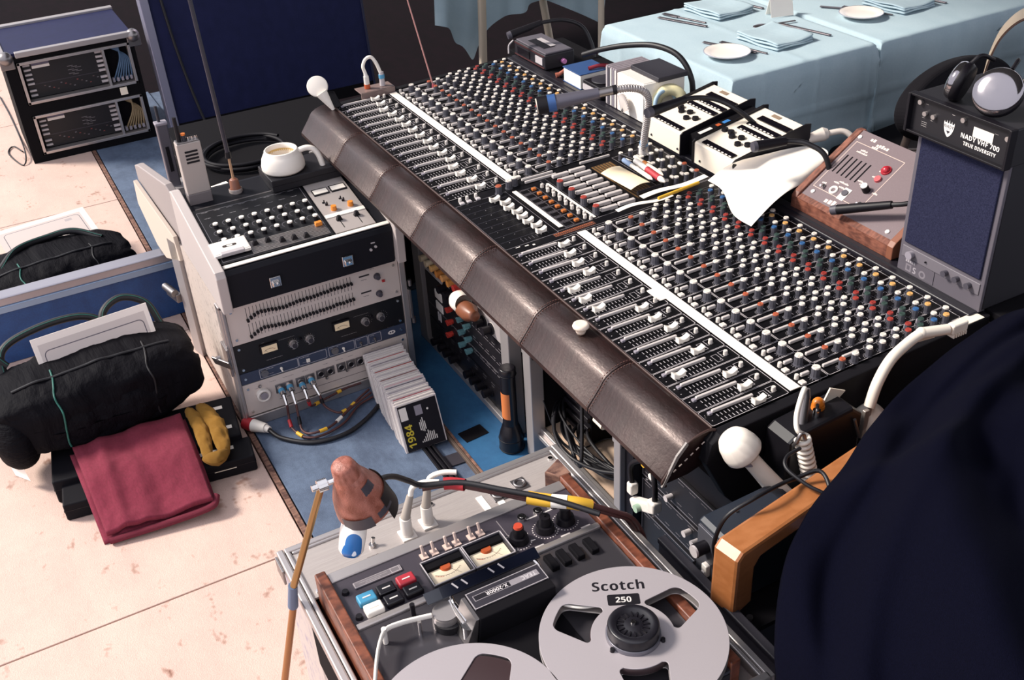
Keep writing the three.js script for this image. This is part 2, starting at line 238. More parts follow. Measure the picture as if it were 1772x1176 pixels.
// fader cap with a dished top
const capProf = []; for (let i = 0; i <= 10; i++) { const u = i / 10; capProf.push([-0.0135 + u * 0.027, 0.0185 - 0.0055 * Math.sin(u * Math.PI) ** 1.3]); }
const faderG = mg(exz([[-0.0128, 0.006], [-0.0135, 0.0172], ...capProf, [0.0135, 0.0172], [0.0128, 0.006]], -0.0063, 0.0063, 0.0013), bx(0.003, 0.007, 0.0016, 0, 0.003, 0));
const faderM = mat('#efe7dc', 0.4), scribM = mat('#efe6da', 0.75);
const nearF = [0.1192, 0.1068, 0.0995, 0.0994, 0.0313, 0.0303, 0.034, 0.1104, 0.1098, 0.1163, 0.1103, 0.1119, 0.0321, 0.1162, 0.1132, 0.1073];
const farF = [0.1192, 0.1174, 0.1055, 0.1124, 0.1144, 0.1138, 0.1124, 0.1129, 0.1139, 0.1092, 0.1115, 0.1126, 0.0962, 0.0928, 0.1018, 0.1007];
[...strips].reverse().forEach((s) => {
  const i = strips.indexOf(s), n = i % 16, b = s.z0 + 0.016 * (s.p / 0.0475), Z = (q) => s.z0 + s.p * q;
  put(con, 'channel_strip', SG[s.far], stripM, W / 2, PY(W / 2), s.z0 + s.p / 2);
  put(con, 'scale_bar', barG, barM, 0.071, PY(0.071, 0.002), b); put(con, 'bar_end', endG, M.grey, 0.0205, PY(0.02, 0.002), b);
  put(con, 'fader_cap', faderG, faderM, (s.far ? farF : nearF)[n] + 0.003, PY(0.1, 0.002), b + 0.026);
  put(con, 'mute_button', btnG, btnM, 0.1585, PY(0.158, 0.002), b + 0.0095);
  put(con, 'square_button', sqG, btnM, 0.216, PY(0.216, 0.002), Z(0.81)); put(con, 'push_button', btnG, btnM, 0.217, PY(0.217, 0.002), Z(0.44));
  put(con, 'button_bar', bar3G, barM, 0.236, PY(0.236, 0.002), Z(0.45)); put(con, 'button_bar', bar2G, barM, 0.299, PY(0.299, 0.002), Z(0.46)); put(con, 'button_bar', bar2G, barM, 0.348, PY(0.348, 0.002), Z(0.45));
  for (const [x, q, k, c] of KN) knob(x, Z(q), k, c, s.far);
  for (const x of [0.466, 0.499, 0.531]) put(con, 'small_button', btnG, M.grey, x, PY(x, 0), Z(0.27));
});
part(con, 'distant_knob', farBits, new THREE.MeshPhysicalMaterial({ vertexColors: true, roughness: 0.5 })).userData.kind = 'stuff';
// scribble strips of white tape
const scrib = (x0, x1, z0, z1) => part(con, 'scribble_strip', bb(x0, PY((x0 + x1) / 2, 0.0035), z0, x1, PY((x0 + x1) / 2, 0.0055), z1, 0.0008).applyMatrix4(new THREE.Matrix4()), scribM, 'white scribble tape');
scrib(0.181, 0.2045, -1.900, -1.093); scrib(0.181, 0.2045, -0.757, -0.001); scrib(0.1605, 0.1725, -1.043, -0.805); scrib(0.165, 0.182, -0.445, -0.395);
// master section
const mid = [-1.0985, -0.7605], mw = mid[1] - mid[0];
const midTex = ctex(1000, 1848, (g, w, h) => {
  const X = (x) => (x / W) * h, Z = (z) => ((z - mid[0]) / mw) * w; g.fillStyle = '#09080d'; g.fillRect(0, 0, w, h); g.strokeStyle = '#8f8a90'; g.lineWidth = 3;
  g.strokeRect(Z(-1.06), X(0.006), Z(-0.79) - Z(-1.06), X(0.15) - X(0.006));
  for (let i = 0; i < 8; i++) { const z = Z(-1.036 + i * 0.0303); g.strokeStyle = '#55535e'; g.lineWidth = 2; g.beginPath(); g.moveTo(z, X(0.01)); g.lineTo(z, X(0.14)); g.stroke(); g.strokeStyle = '#8f8a90'; for (const x of [0.178]) g.strokeRect(Z(-1.036 + i * 0.0303), X(x), 60, 70); g.strokeRect(Z(-1.04 + i * 0.0303), X(0.176), 84, 150); g.fillStyle = '#050508'; g.fillRect(Z(-1.036 + i * 0.0303) + 8, X(0.186), 44, 40); for (const q of [0.03, 0.06]) { g.fillStyle = '#b8b2b4'; g.fillRect(z + 20, X(q), 5, 5); } }
  for (let x = 0.06; x < 0.13; x += 0.01) { g.fillStyle = '#6f6c74'; g.fillRect(Z(-0.815), X(x), 40, 3); }
  g.strokeStyle = '#9a9498'; g.strokeRect(Z(-1.06), X(0.252), Z(-0.795) - Z(-1.06), X(0.268) - X(0.252));
  g.fillStyle = '#53352c'; g.fillRect(Z(-0.789), X(0.132), Z(-0.772) - Z(-0.789), X(0.245) - X(0.132)); g.fillStyle = '#a85a3a'; for (let x = 0.134; x < 0.243; x += 0.0052) { g.fillRect(Z(-0.7865), X(x), 12, 9); g.fillRect(Z(-0.7775), X(x), 8, 6); }
  g.fillStyle = '#4a3a2c'; g.fillRect(Z(-1.045), X(0.398), Z(-0.82) - Z(-1.045), X(0.46) - X(0.398)); g.fillStyle = '#9a713c'; for (let z = -1.042; z < -0.83; z += 0.006) for (let x = 0.4; x < 0.455; x += 0.009) g.fillRect(Z(z), X(x), 12, 8);
  g.strokeStyle = '#9a9498'; g.lineWidth = 3; for (const z of [-0.796, -0.7665]) { g.beginPath(); g.moveTo(Z(z), X(0.15)); g.lineTo(Z(z), X(0.6)); g.stroke(); } g.strokeRect(Z(-1.06), X(0.475), Z(-0.8) - Z(-1.06), X(0.605) - X(0.475));
  g.fillStyle = '#e8e0d8'; for (const [x, z, a, b] of [[0.03, -0.786, 34, 9], [0.052, -0.7815, 30, 12], [0.07, -0.777, 18, 18]]) g.fillRect(Z(z), X(x), b, a);
});
const midM = new THREE.MeshPhysicalMaterial({ map: midTex, roughness: 0.5, specularIntensity: 0.4 });
{ const g = bx(W, 0.004, mw - 0.001), q = g.attributes.position, u = g.attributes.uv; for (let i = 0; i < q.count; i++) u.setXY(i, (q.getZ(i) + mw / 2) / mw, 1 - (q.getX(i) + W / 2) / W); g.applyMatrix4(new THREE.Matrix4().makeRotationZ(0.0359)); put(con, 'master_panel', g, midM, W / 2, PY(W / 2), (mid[0] + mid[1]) / 2); }
const gf = [0.098, 0.1127, 0.1064, 0.1136, 0.1112, 0.1108, 0.117, 0.1124], oG = bx(0.0115, 0.006, 0.010, 0, 0.003, 0, 0.0012);
for (let i = 0; i < 8; i++) {
  const z = -1.0234 + i * 0.0301; put(con, 'fader_cap', faderG, faderM, gf[i], PY(0.1, 0.002), -1.0195 + i * 0.0302);
  put(con, 'orange_button', oG, mat('#b5682f', 0.5), 0.2135, PY(0.2135, 0.002), z); put(con, 'push_button', btnG, btnM, 0.238, PY(0.238, 0.002), z); put(con, 'push_button', btnG, btnM, 0.246, PY(0.246, 0.002), z + 0.014);
}
scrib(0.2535, 0.2605, -1.03, -0.798);
for (let i = 0; i < 4; i++) { knob(0.2715, -0.988 + 0.0575 * i, 'b', 'r', false); }
for (let i = 0; i < 9; i++) { const z = -1.0495 + i * 0.0293; for (const x of [0.308, 0.3595]) put(con, 'button_bar', mg(bx(0.048, 0.009, 0.011, 0, 0.0045, 0, 0.002), bx(0.02, 0.004, 0.0125, 0.012, 0.002, 0)), barM, x, PY(x, 0.002), z); }
put(con, 'scale_bar', barG, barM, 0.258, PY(0.258, 0.002), -1.066); put(con, 'scale_bar', barG, barM, 0.258, PY(0.258, 0.002), -1.084); put(con, 'scale_bar', barG, barM, 0.43, PY(0.43, 0.002), -1.075);
const ovalG = bx(0.010, 0.008, 0.017, 0, 0.008, 0, 0.004, 3);
for (let r = 0; r < 4; r++) for (let c = 0; c < 5; c++) { const x = 0.487 + r * 0.031, z = -1.035 + c * 0.052; knob(x, z, 's', r === 3 && c > 2 ? 'o' : 'w', false); if (c < 4) put(con, 'oval_switch', ovalG, mat('#d8d0c8', 0.4), x + 0.006, PY(x, 0.002), z + 0.026); }
for (const [x, z] of [[0.03, -1.081], [0.05, -1.081], [0.075, -1.081]]) { put(con, 'push_button', btnG, btnM, x, PY(x, 0.002), z); put(con, 'square_button', sqG, M.lightgrey, x - 0.002, PY(x, 0.002), z + 0.016); }
knob(0.131, -1.06, 'b', 'o', false); knob(0.187, -1.079, 'b', 'w', false); knob(0.167, -1.072, 'b', 'w', false);
part(con, 'corner_plate', bb(0.585, PY(0.6, 0.003), 0.004, 0.645, PY(0.6, 0.006), 0.028), M.cream, 'white scrawled tape on the far right corner');
part(con, 'screw', [[0.012, -0.03], [0.012, -0.4], [0.012, -1.5]].map(([x, z]) => cy(0.003, 0.003, 0.002, x, PY(x, 0.003), z, 10)), M.chrome);
// ---------- racks under the console ----------
const pnl = (w, h, draw, rough = 0.5, metal = 0, k = 2400) => new THREE.MeshPhysicalMaterial({ map: ctex(Math.min(2048, Math.round(w * k)), Math.min(2048, Math.round(h * k)), (g, a, b) => draw(g, a, b, k)), roughness: rough, metalness: metal });
const txt = (g, s, x, y, size, color = '#d8d2cc', font = 'bold', align = 'left', rot = 0) => { g.save(); g.translate(x, y); g.rotate(rot); g.font = font + ' ' + size + 'px sans-serif'; g.fillStyle = color; g.textAlign = align; g.fillText(s, 0, 0); g.restore(); };
const tickText = (g, x, y, n, c = '#bdb7b4', s = 3) => { g.fillStyle = c; for (let i = 0; i < n; i++) g.fillRect(x + i * s * 1.7, y, s, s * (i % 3 ? 1.2 : 0.8)); };
const dialG = (r, h, ax) => cy(r * 0.85, r, h, 0, 0, 0, 18, ax);
{ // left rack of effects units
  const r = thing('effects_rack', 'aluminium-framed rack of effects units under the far half of the console, beside the blue floor', 'equipment rack', [0.34, 0, -1.29]);
  for (const [a, b] of [[-1.612, -1.556], [-1.018, -0.970]]) { part(r, 'upright', bb(0.085, 0.0, a, 0.125, 0.457, b, 0.003), M.aluDull); part(r, 'upright', bb(0.5, 0, a, 0.6, 0.457, b), M.aluDull); };
  part(r, 'base_rail', bb(0.086, 0, -1.57, 0.12, 0.022, -0.99, 0.003), M.aluDull); part(r, 'shell', [bb(0.125, 0, -1.556, 0.6, 0.02, -1.018), bb(0.58, 0, -1.6, 0.6, 0.455, -1), bb(0.125, 0.44, -1.556, 0.6, 0.455, -1.018)], M.blackMatte);
  const z0 = -1.553, z1 = -1.021, w = z1 - z0;
  const U = (name, y0, y1, m, label) => { const t = thing(name, label, 'rack unit', [0.25, y0, -1.287]); part(t, 'body', bb(0.105, y0 + 0.002, z0 + 0.01, 0.42, y1 - 0.002, z1 - 0.01), M.blackMatte); put(t, 'front_panel', bx(0.006, y1 - y0 - 0.002, w), m, 0.102, (y0 + y1) / 2, (z0 + z1) / 2); return t; };
  const a = U('effects_unit', 0.275, 0.36, pnl(w, 0.085, (g, W0, H0) => { g.fillStyle = '#b3abab'; g.fillRect(0, 0, W0, H0); g.fillStyle = '#1a171c'; g.fillRect(30, 50, 480, 120); for (let i = 0; i < 10; i++) tickText(g, 40 + i * 118, 28, 9, '#3a3438'); tickText(g, 900, 170, 14, '#4a4448', 4); }, 0.4, 0.3), 'silver-faced effects unit with a row of cream, orange and red knobs, topmost under the armrest');
  [0.330, 0.330, 0.332, 0.332, 0.335, 0.337, 0.340, 0.343].forEach((y, i) => put(a, 'knob', dialG(0.011, 0.024, 'x'), [mat('#e3cfae', 0.5), mat('#e3cfae', 0.5), mat('#dba968', 0.5), mat('#c07a38', 0.5), mat('#d89a5c', 0.5), mat('#d08a44', 0.5), mat('#a8322c', 0.45), mat('#a8322c', 0.45)][i], 0.087, y, -1.525 + i * 0.0395));
  put(a, 'display', bx(0.004, 0.022, 0.06), mat('#c0682c', 0.5), 0.098, 0.306, -1.43);
  for (const [y, z] of [[0.288, -1.39], [0.289, -1.345], [0.299, -1.14], [0.299, -1.094]]) { const k = put(a, 'knob', mg(dialG(0.013, 0.03, 'x'), cy(0.018, 0.018, 0.006, 0.014, 0, 0, 20, 'x')), M.black, 0.083, y, z); const s = new THREE.Mesh(cy(0.019, 0.019, 0.003, 0.017, 0, 0, 20, 'x'), M.white); s.name = numbered('dial_ring'); k.add(s); }
  const b = U('effects_unit', 0.110, 0.272, pnl(w, 0.162, (g, W0, H0) => { g.fillStyle = '#141116'; g.fillRect(0, 0, W0, H0); g.fillStyle = '#8a8588'; g.fillRect(0, 268, W0, 4); for (let j = 0; j < 3; j++) for (let i = 0; i < 9; i++) { tickText(g, 380 + i * 100, 50 + j * 115, 7, '#a9a3a6', 4); g.fillStyle = '#9a959a'; if (i > 3) g.fillRect(430 + i * 88, 76 + j * 112, 74, 3); } }, 0.45), 'black effects unit with red and teal pointer knobs, middle of its rack');
  for (const [y, z] of [[0.223, -1.46], [0.182, -1.459]]) put(b, 'nameplate', bx(0.004, 0.03, 0.05, 0, 0, 0, 0.003), M.offwhite, 0.098, y, z);
  put(b, 'emblem', mg(bx(0.003, 0.03, 0.006, 0, 0, -0.008), bx(0.003, 0.024, 0.006), bx(0.003, 0.03, 0.006, 0, 0, 0.008)), M.lightgrey, 0.098, 0.142, -1.467);
  const pk = mg(dialG(0.0095, 0.02, 'x'), bx(0.012, 0.004, 0.026, -0.004, 0, 0));
  for (const [y, z] of [[0.224, -1.366], [0.177, -1.37], [0.128, -1.379]]) put(b, 'pointer_knob', pk, mat('#b5382f', 0.45), 0.09, y, z);
  for (const [y, z] of [[0.23, -1.289], [0.228, -1.245], [0.187, -1.286], [0.185, -1.242], [0.141, -1.289], [0.142, -1.244]]) put(b, 'pointer_knob', pk, mat('#5a8288', 0.45), 0.09, y, z);
  const c = U('effects_unit', 0.020, 0.107, pnl(w, 0.087, (g, W0, H0) => { g.fillStyle = '#131015'; g.fillRect(0, 0, W0, H0); for (let i = 0; i < 8; i++) { tickText(g, 120 + i * 130, 20, 8, '#8e888c', 4); tickText(g, 120 + i * 130, 44, 6, '#8e888c', 4); } g.fillStyle = '#cfc8c4'; for (let i = 0; i < 3; i++) for (let j = 0; j < 4; j++) g.fillRect(W0 - 110 + i * 26, 60 + j * 34, 14, 20); }, 0.45), 'black effects unit with a row of big black knobs, lowest in its rack');
  for (const [y, z] of [[0.046, -1.486], [0.05, -1.435], [0.05, -1.398], [0.052, -1.354], [0.058, -1.25], [0.058, -1.21], [0.06, -1.171], [0.062, -1.127]]) put(c, 'knob', mg(dialG(0.0125, 0.03, 'x'), cy(0.0165, 0.0165, 0.006, 0.012, 0, 0, 18, 'x')), M.black, 0.085, y, z);
  // bulb resting against the top unit
  const cup = thing('light_bulb', 'white frosted bulb with a brown cap resting in front of the silver effects unit', 'bulb', [0.075, 0.30, -1.2]);
  const body = rt(lt([[0, 0], [0.022, 0.006], [0.03, 0.024], [0.031, 0.05], [0.026, 0.058]], 20), Math.PI / 2 - 0.15, 0, 0); part(cup, 'glass', body.clone(), M.white, null, true).position.set(-0.01, 0.03, -0.055);
  part(cup, 'cap', rt(lt([[0.026, 0.0], [0.027, 0.04], [0.016, 0.062], [0.015, 0.075], [0, 0.075]], 20), Math.PI / 2 - 0.15, 0, 0), mat('#7c4a34', 0.4), null, true).position.set(-0.01, 0.022, 0.0);
}
const creamTex = tuck(ntex(256, (u, v) => mix('#cdb39c', '#b99c86', 0.5 + tn(u, v, 3) + (rnd() - 0.5) * 0.4), true), 2);
{ // middle rack with the coiled cables
  const r = thing('equipment_rack', 'open aluminium-edged case with a pale wooden bottom holding coiled black cables, under the console', 'equipment rack', [0.36, 0, -0.65]);
  for (const [a, b] of [[-0.892, -0.852], [-0.452, -0.424]]) { part(r, 'upright', mg(bb(0.086, 0.0, a, 0.126, 0.457, b, 0.003), bb(0.09, 0.33, a - 0.012, 0.1, 0.4, b, 0.002)), M.aluDull); part(r, 'upright', bb(0.55, 0, a, 0.6, 0.457, b), M.aluDull); }
  part(r, 'bottom_board', uvm(bb(0.12, 0.06, -0.88, 0.6, 0.092, -0.43)), new THREE.MeshPhysicalMaterial({ map: creamTex, roughness: 0.85 }), 'pale plywood bottom'); part(r, 'side_board', [bb(0.13, 0.092, -0.875, 0.6, 0.44, -0.86), bb(0.58, 0.09, -0.87, 0.6, 0.44, -0.43)], M.blackMatte);
  part(r, 'edge_trim', [bb(0.110, 0.078, -0.90, 0.124, 0.1, -0.43, 0.003), bb(0.10, 0.072, -0.90, 0.111, 0.086, -0.43, 0.002)], M.alu);
  part(r, 'front_rail', [bb(0.085, 0.385, -0.86, 0.11, 0.4, -0.43, 0.003)], M.black);
  const u = thing('power_unit', 'black ribbed unit standing at the back of the pale case behind the coiled cables', 'rack unit', [0.28, 0.092, -0.79]);
  part(u, 'body', bb(0.19, 0.095, -0.85, 0.42, 0.30, -0.72, 0.006), M.blackMatte); for (let i = 0; i < 6; i++) part(u, 'fin', bb(0.182, 0.11 + i * 0.03, -0.845, 0.192, 0.125 + i * 0.03, -0.725, 0.003), M.black); part(u, 'foot', [bb(0.2, 0.092, -0.84, 0.22, 0.097, -0.82), bb(0.2, 0.092, -0.75, 0.22, 0.097, -0.73)], M.rubber);
  // coiled cables: several loops
  for (let k = 0; k < 5; k++) {
    const P = [], n = 26, cx = 0.235 + rr(-0.015, 0.015), cz = -0.655 + rr(-0.03, 0.03), R = 0.085 + 0.012 * k, t0 = rr(0, 6), y0 = 0.1 + k * 0.011;
    P.push([0.12, 0.42 - k * 0.01, -0.72 + k * 0.02], [0.135, 0.3, -0.72 + k * 0.012]);
    for (let i = 0; i < n; i++) { const a = t0 + i * 0.46; P.push([cx + Math.cos(a) * R * 1.08 * (1 + 0.18 * Math.sin(a * 1.7 + k)), y0 + 0.02 * (0.5 + 0.5 * Math.sin(a * 1.3 + k * 2)) + (i % 13) * 0.0015, cz + Math.sin(a) * R * 1.55 * (1 + 0.12 * Math.cos(a * 2 + k))]); }
    solo('cable_loop', tb(P, k === 3 ? 0.003 : 0.0052, 220, 7), k === 3 ? M.rubber : M.cable, ['thick black cable coiled in the pale case, lowest in the tangle', 'thick black cable looped second from the bottom of the tangle in the pale case', 'thick black cable looped in the middle of the tangle in the pale case', 'thin black lead winding through the tangle in the pale case', 'thick black cable lying on top of the tangle in the pale case'][k], 'cable');
  }
  solo('thin_lead', tb([[0.11, 0.21, -0.83], [0.12, 0.14, -0.8], [0.13, 0.105, -0.75], [0.165, 0.1, -0.72], [0.23, 0.11, -0.71], [0.27, 0.12, -0.66]], 0.0022, 60, 6), M.cable, 'thin black lead hanging in a loop at the left of the pale case', 'cable');
  solo('cable_tag', [cy(0.009, 0.009, 0.03, 0.13, 0.29, -0.585, 14, 'z'), cy(0.0095, 0.0095, 0.008, 0.13, 0.29, -0.566, 14, 'z')], M.cream, 'cream plug hanging in the pale case under the armrest', 'plug');
}
{ // near rack
  const r = thing('equipment_rack', 'dark rack of patch and effects units under the near end of the console', 'equipment rack', [0.36, 0, -0.22]);
  part(r, 'shell', [bb(0.13, 0, -0.42, 0.6, 0.46, -0.02), bb(0.1, 0, -0.424, 0.14, 0.46, -0.39)], M.black); part(r, 'upright', bb(0.098, 0, -0.028, 0.13, 0.45, 0.0, 0.003), M.graphite);
  for (const [y0, y1] of [[0.27, 0.36], [0.18, 0.265], [0.06, 0.17]]) put(r, 'front_panel', bx(0.006, y1 - y0, 0.36), pnl(0.36, y1 - y0, (g, w, h) => { g.fillStyle = '#141217'; g.fillRect(0, 0, w, h); for (let i = 0; i < 8; i++) { tickText(g, 30 + i * 100, 30, 8, '#8f898d', 4); tickText(g, 30 + i * 100, h - 40, 6, '#8f898d', 4); } g.strokeStyle = '#8a858a'; g.lineWidth = 4; g.strokeRect(10, 10, w - 20, h - 20); }), 0.126, (y0 + y1) / 2, -0.208);
  for (const [y, z, c] of [[0.325, -0.36, M.yellow], [0.31, -0.33, M.white], [0.29, -0.27, M.lightgrey], [0.24, -0.2, M.lightgrey], [0.235, -0.17, M.lightgrey], [0.23, -0.14, M.lightgrey]]) put(r, 'knob', dialG(0.008, 0.02, 'x'), c, 0.115, y, z);
  const h = thing('clamp', 'pale plastic clamp with a black strap hanging under the near end of the armrest', 'clamp', [0.03, 0.34, -0.19]);
  part(h, 'jaw', [rt(bx(0.02, 0.026, 0.09, 0, 0, 0, 0.005), -0.5, 0, 0).translate(0.0, 0.375, -0.2), bx(0.02, 0.03, 0.02, 0.0, 0.39, -0.245, 0.005), bx(0.024, 0.03, 0.026, 0.0, 0.40, -0.165, 0.006)], M.offwhite); part(h, 'strap', tb([[0, 0.39, -0.245], [0, 0.45, -0.25], [0.01, 0.485, -0.2], [0, 0.45, -0.165], [0, 0.4, -0.165]], 0.006, 40, 8), M.black); part(h, 'knob', cy(0.009, 0.009, 0.014, -0.014, 0.37, -0.205, 14, 'x'), mat('#9bb5a0', 0.5));
}
solo('torch', 0 || lt([[0, 0], [0.033, 0], [0.035, 0.004], [0.035, 0.04], [0.031, 0.06], [0.023, 0.085], [0.021, 0.09], [0.021, 0.25], [0.0235, 0.252], [0.0235, 0.272], [0.019, 0.275], [0, 0.274]], 32).translate(0.06, 0, -0.935), mat('#121016', 0.3), 'long black metal torch standing upside down on the blue floor, with an orange label', 'torch').userData.keep = 1;
{ const t = scene.children[scene.children.length - 1]; delete t.userData.keep; const l = new THREE.Mesh(new THREE.CylinderGeometry(0.0216, 0.0216, 0.085, 24, 1, true, -2.0, 1.6).translate(0, 0.155, 0), mat('#c4703c', 0.55, 0, { side: THREE.DoubleSide })); l.name = 'label'; l.userData.label = 'orange paper label'; l.castShadow = true; t.add(l); for (const y of [0.006, 0.04, 0.254]) { const q = new THREE.Mesh(new THREE.TorusGeometry(y > 0.1 ? 0.0235 : 0.035, 0.0012, 8, 32).rotateX(Math.PI / 2).translate(0, y, 0), M.black); q.name = numbered('ring'); t.add(q); } }

// ---------- the rack with the small mixer ----------
{
  const r = thing('rack_case', 'scuffed pale rack case of four units with aluminium edges, under the small mixer', 'rack case', [-0.291, 0, -1.675]);
  const scuff = tuck(ntex(256, (u, v) => { const s = Math.max(0, tn(u, v, 3, 5) * 1.5 + tn(u, v, 11) - 0.2); return mix('#b5a8a0', '#6a5f5c', s + (rnd() - 0.5) * 0.25); }, true), 3), sm = new THREE.MeshPhysicalMaterial({ map: scuff, roughness: 0.7 });
  part(r, 'side_panel', uvm(bb(-0.562, 0.012, -1.45, -0.55, 0.412, -1.92)), sm); part(r, 'side_panel', uvm(bb(-0.032, 0.012, -1.45, -0.02, 0.412, -1.92)), sm); part(r, 'shell', [bb(-0.55, 0.012, -1.46, -0.032, 0.03, -1.92), bb(-0.55, 0.40, -1.46, -0.032, 0.412, -1.92), bb(-0.55, 0.03, -1.9, -0.032, 0.4, -1.92)], M.blackMatte);
  part(r, 'front_frame', [bb(-0.568, 0.0, -1.426, -0.55, 0.418, -1.46, 0.003), bb(-0.032, 0.0, -1.426, -0.012, 0.418, -1.46, 0.003), bb(-0.568, 0.0, -1.426, -0.012, 0.034, -1.46, 0.003), bb(-0.568, 0.408, -1.426, -0.012, 0.42, -1.46, 0.003), bb(-0.561, 0.03, -1.42, -0.556, 0.41, -1.428, 0.001)], M.alu);
  part(r, 'latch', [bb(-0.574, 0.2, -1.47, -0.566, 0.29, -1.41, 0.002), rt(bx(0.006, 0.03, 0.07, 0, 0, 0, 0.002), 0, 0.5, 0.3).translate(-0.588, 0.243, -1.43), cy(0.008, 0.008, 0.012, -0.594, 0.255, -1.44, 12, 'x')], M.steel); part(r, 'latch', [bb(-0.014, 0.2, -1.47, -0.006, 0.3, -1.415, 0.002), cy(0.006, 0.006, 0.02, -0.004, 0.32, -1.425, 10, 'y'), cy(0.006, 0.006, 0.02, -0.004, 0.19, -1.425, 10, 'y')], M.steel);
  part(r, 'foot', [bb(-0.545, 0, -1.48, -0.5, 0.012, -1.52), bb(-0.08, 0, -1.48, -0.035, 0.012, -1.52), bb(-0.545, 0, -1.86, -0.5, 0.012, -1.9), bb(-0.08, 0, -1.86, -0.035, 0.012, -1.9)], M.rubber);
  const x0 = -0.549, x1 = -0.033, w = x1 - x0, cx = (x0 + x1) / 2, K = 2800;
  const U = (name, y0, y1, draw, label, m) => { const t = thing(name, label, 'rack unit', [cx, y0, -1.6]); part(t, 'body', bb(x0 + 0.03, y0 + 0.003, -1.44, x1 - 0.03, y1 - 0.003, -1.78), M.blackMatte); put(t, 'front_panel', bx(w, y1 - y0 - 0.001, 0.005), pnl(w, y1 - y0, draw, 0.42, m ?? 0, K), cx, (y0 + y1) / 2, -1.434); return t; };
  const PX = (x) => (x - x0) * K; const screws = (t, ys) => { for (const x of [x0 + 0.014, x1 - 0.014]) for (const y of ys) put(t, 'screw', cy(0.004, 0.0045, 0.003, 0, 0, 0, 12, 'z'), M.chrome, x, y, -1.43); };
  const q = U('graphic_equalizer', 0.282, 0.408, (g, W0, H0) => { g.fillStyle = '#d6c9c2'; g.fillRect(0, 0, W0, H0); for (const yy of [0.371, 0.318]) for (let i = 0; i < 31; i++) { const x = PX(-0.493 + i * 0.01037); g.fillStyle = '#2c272a'; g.fillRect(x - 2, (0.408 - yy - 0.022) * K, 4, 0.044 * K); } tickText(g, PX(-0.47), 0.006 * K, 40, '#4a4346', 3); for (const yy of [0.385, 0.33]) { g.fillStyle = '#2a2528'; g.fillRect(PX(-0.155), (0.408 - yy) * K, 90, 14); tickText(g, PX(-0.15), (0.408 - yy) * K + 40, 6, '#4a4346', 5); } tickText(g, PX(-0.12), 24, 5, '#4a4346', 5); }, 'silver graphic equalizer with two rows of black sliders, topmost in its rack', 0.25);
  screws(q, [0.39, 0.30]); const eqp = [0.08, 0.2, 0.38, 0.5, 0.55, 0.5, 0.44, 0.4, 0.37, 0.35, 0.34, 0.34, 0.36, 0.38, 0.41, 0.43, 0.44, 0.45, 0.46, 0.48, 0.5, 0.5, 0.51, 0.52, 0.55, 0.56, 0.56, 0.55, 0.56, 0.58, 0.6], sl = bx(0.0075, 0.007, 0.012, 0, 0, 0.006, 0.0015);
  for (const yy of [0.371, 0.318]) for (let i = 0; i < 31; i++) put(q, 'slider', sl, M.black, -0.493 + i * 0.01037, yy - 0.02 + 0.042 * (eqp[i] * 0.8 + (i ? 0.03 : 0) + rr(-0.03, 0.03)), -1.432);
  const ek = mg(dialG(0.0085, 0.014, 'z'), cy(0.01, 0.0105, 0.003, 0, 0, -0.005, 18, 'z'), bx(0.0015, 0.014, 0.002, 0, 0, 0.0075)); for (const y of [0.370, 0.312]) put(q, 'knob', ek, M.darkgrey, -0.101, y, -1.424); put(q, 'power_button', bx(0.009, 0.007, 0.008, 0, 0, 0, 0.001), M.red, -0.083, 0.349, -1.43, 'red button'); 
  const c = U('compressor', 0.186, 0.281, (g, W0, H0) => { g.fillStyle = '#0b090d'; g.fillRect(0, 0, W0, H0); for (const b of [-0.47, -0.24]) { tickText(g, PX(b + 0.05), 0.022 * K, 26, '#a7a1a0', 3); tickText(g, PX(b), 0.014 * K, 5, '#a7a1a0', 3); tickText(g, PX(b + 0.005), 0.075 * K, 20, '#a7a1a0', 4); for (const d of [0.09, 0.139]) tickText(g, PX(b + d) - 14, 0.066 * K, 4, '#c7c1c0', 4); for (const d of [0.09, 0.139]) for (let a = 0; a < 11; a++) { const t = 2.4 + a * 0.45, R = 0.0155 * K; g.fillStyle = '#bdb7b6'; g.fillRect(PX(b + d) + Math.cos(t) * R, 0.046 * K + Math.sin(t) * R, 4, 4); } } }, 'black twin compressor with two cream meters and four silver-rimmed knobs in the rack');
  const vuT = ctex(256, 128, (g, w2, h2) => { g.fillStyle = '#efd9b4'; g.fillRect(0, 0, w2, h2); g.strokeStyle = '#4a3428'; g.lineWidth = 5; g.beginPath(); g.arc(128, 190, 130, -2.3, -1.2); g.stroke(); g.strokeStyle = '#a83a28'; g.beginPath(); g.arc(128, 190, 130, -1.2, -0.85); g.stroke(); g.strokeStyle = '#30241c'; g.lineWidth = 3; for (let i = 0; i < 9; i++) { const a = -2.3 + i * 0.18; g.beginPath(); g.moveTo(128 + Math.cos(a) * 130, 190 + Math.sin(a) * 130); g.lineTo(128 + Math.cos(a) * 148, 190 + Math.sin(a) * 148); g.stroke(); } g.beginPath(); g.moveTo(128, 190); g.lineTo(52, 60); g.stroke(); });
  const vuM = new THREE.MeshPhysicalMaterial({ map: vuT, roughness: 0.3 });
  for (const x of [-0.451, -0.23]) { const m = put(c, 'level_meter', bx(0.054, 0.03, 0.008, 0, 0, 0, 0.002), M.black, x, 0.246, -1.428); const f = new THREE.Mesh(bx(0.045, 0.022, 0.002, 0, 0, 0.0042), vuM); f.name = numbered('meter_face'); m.add(f); }
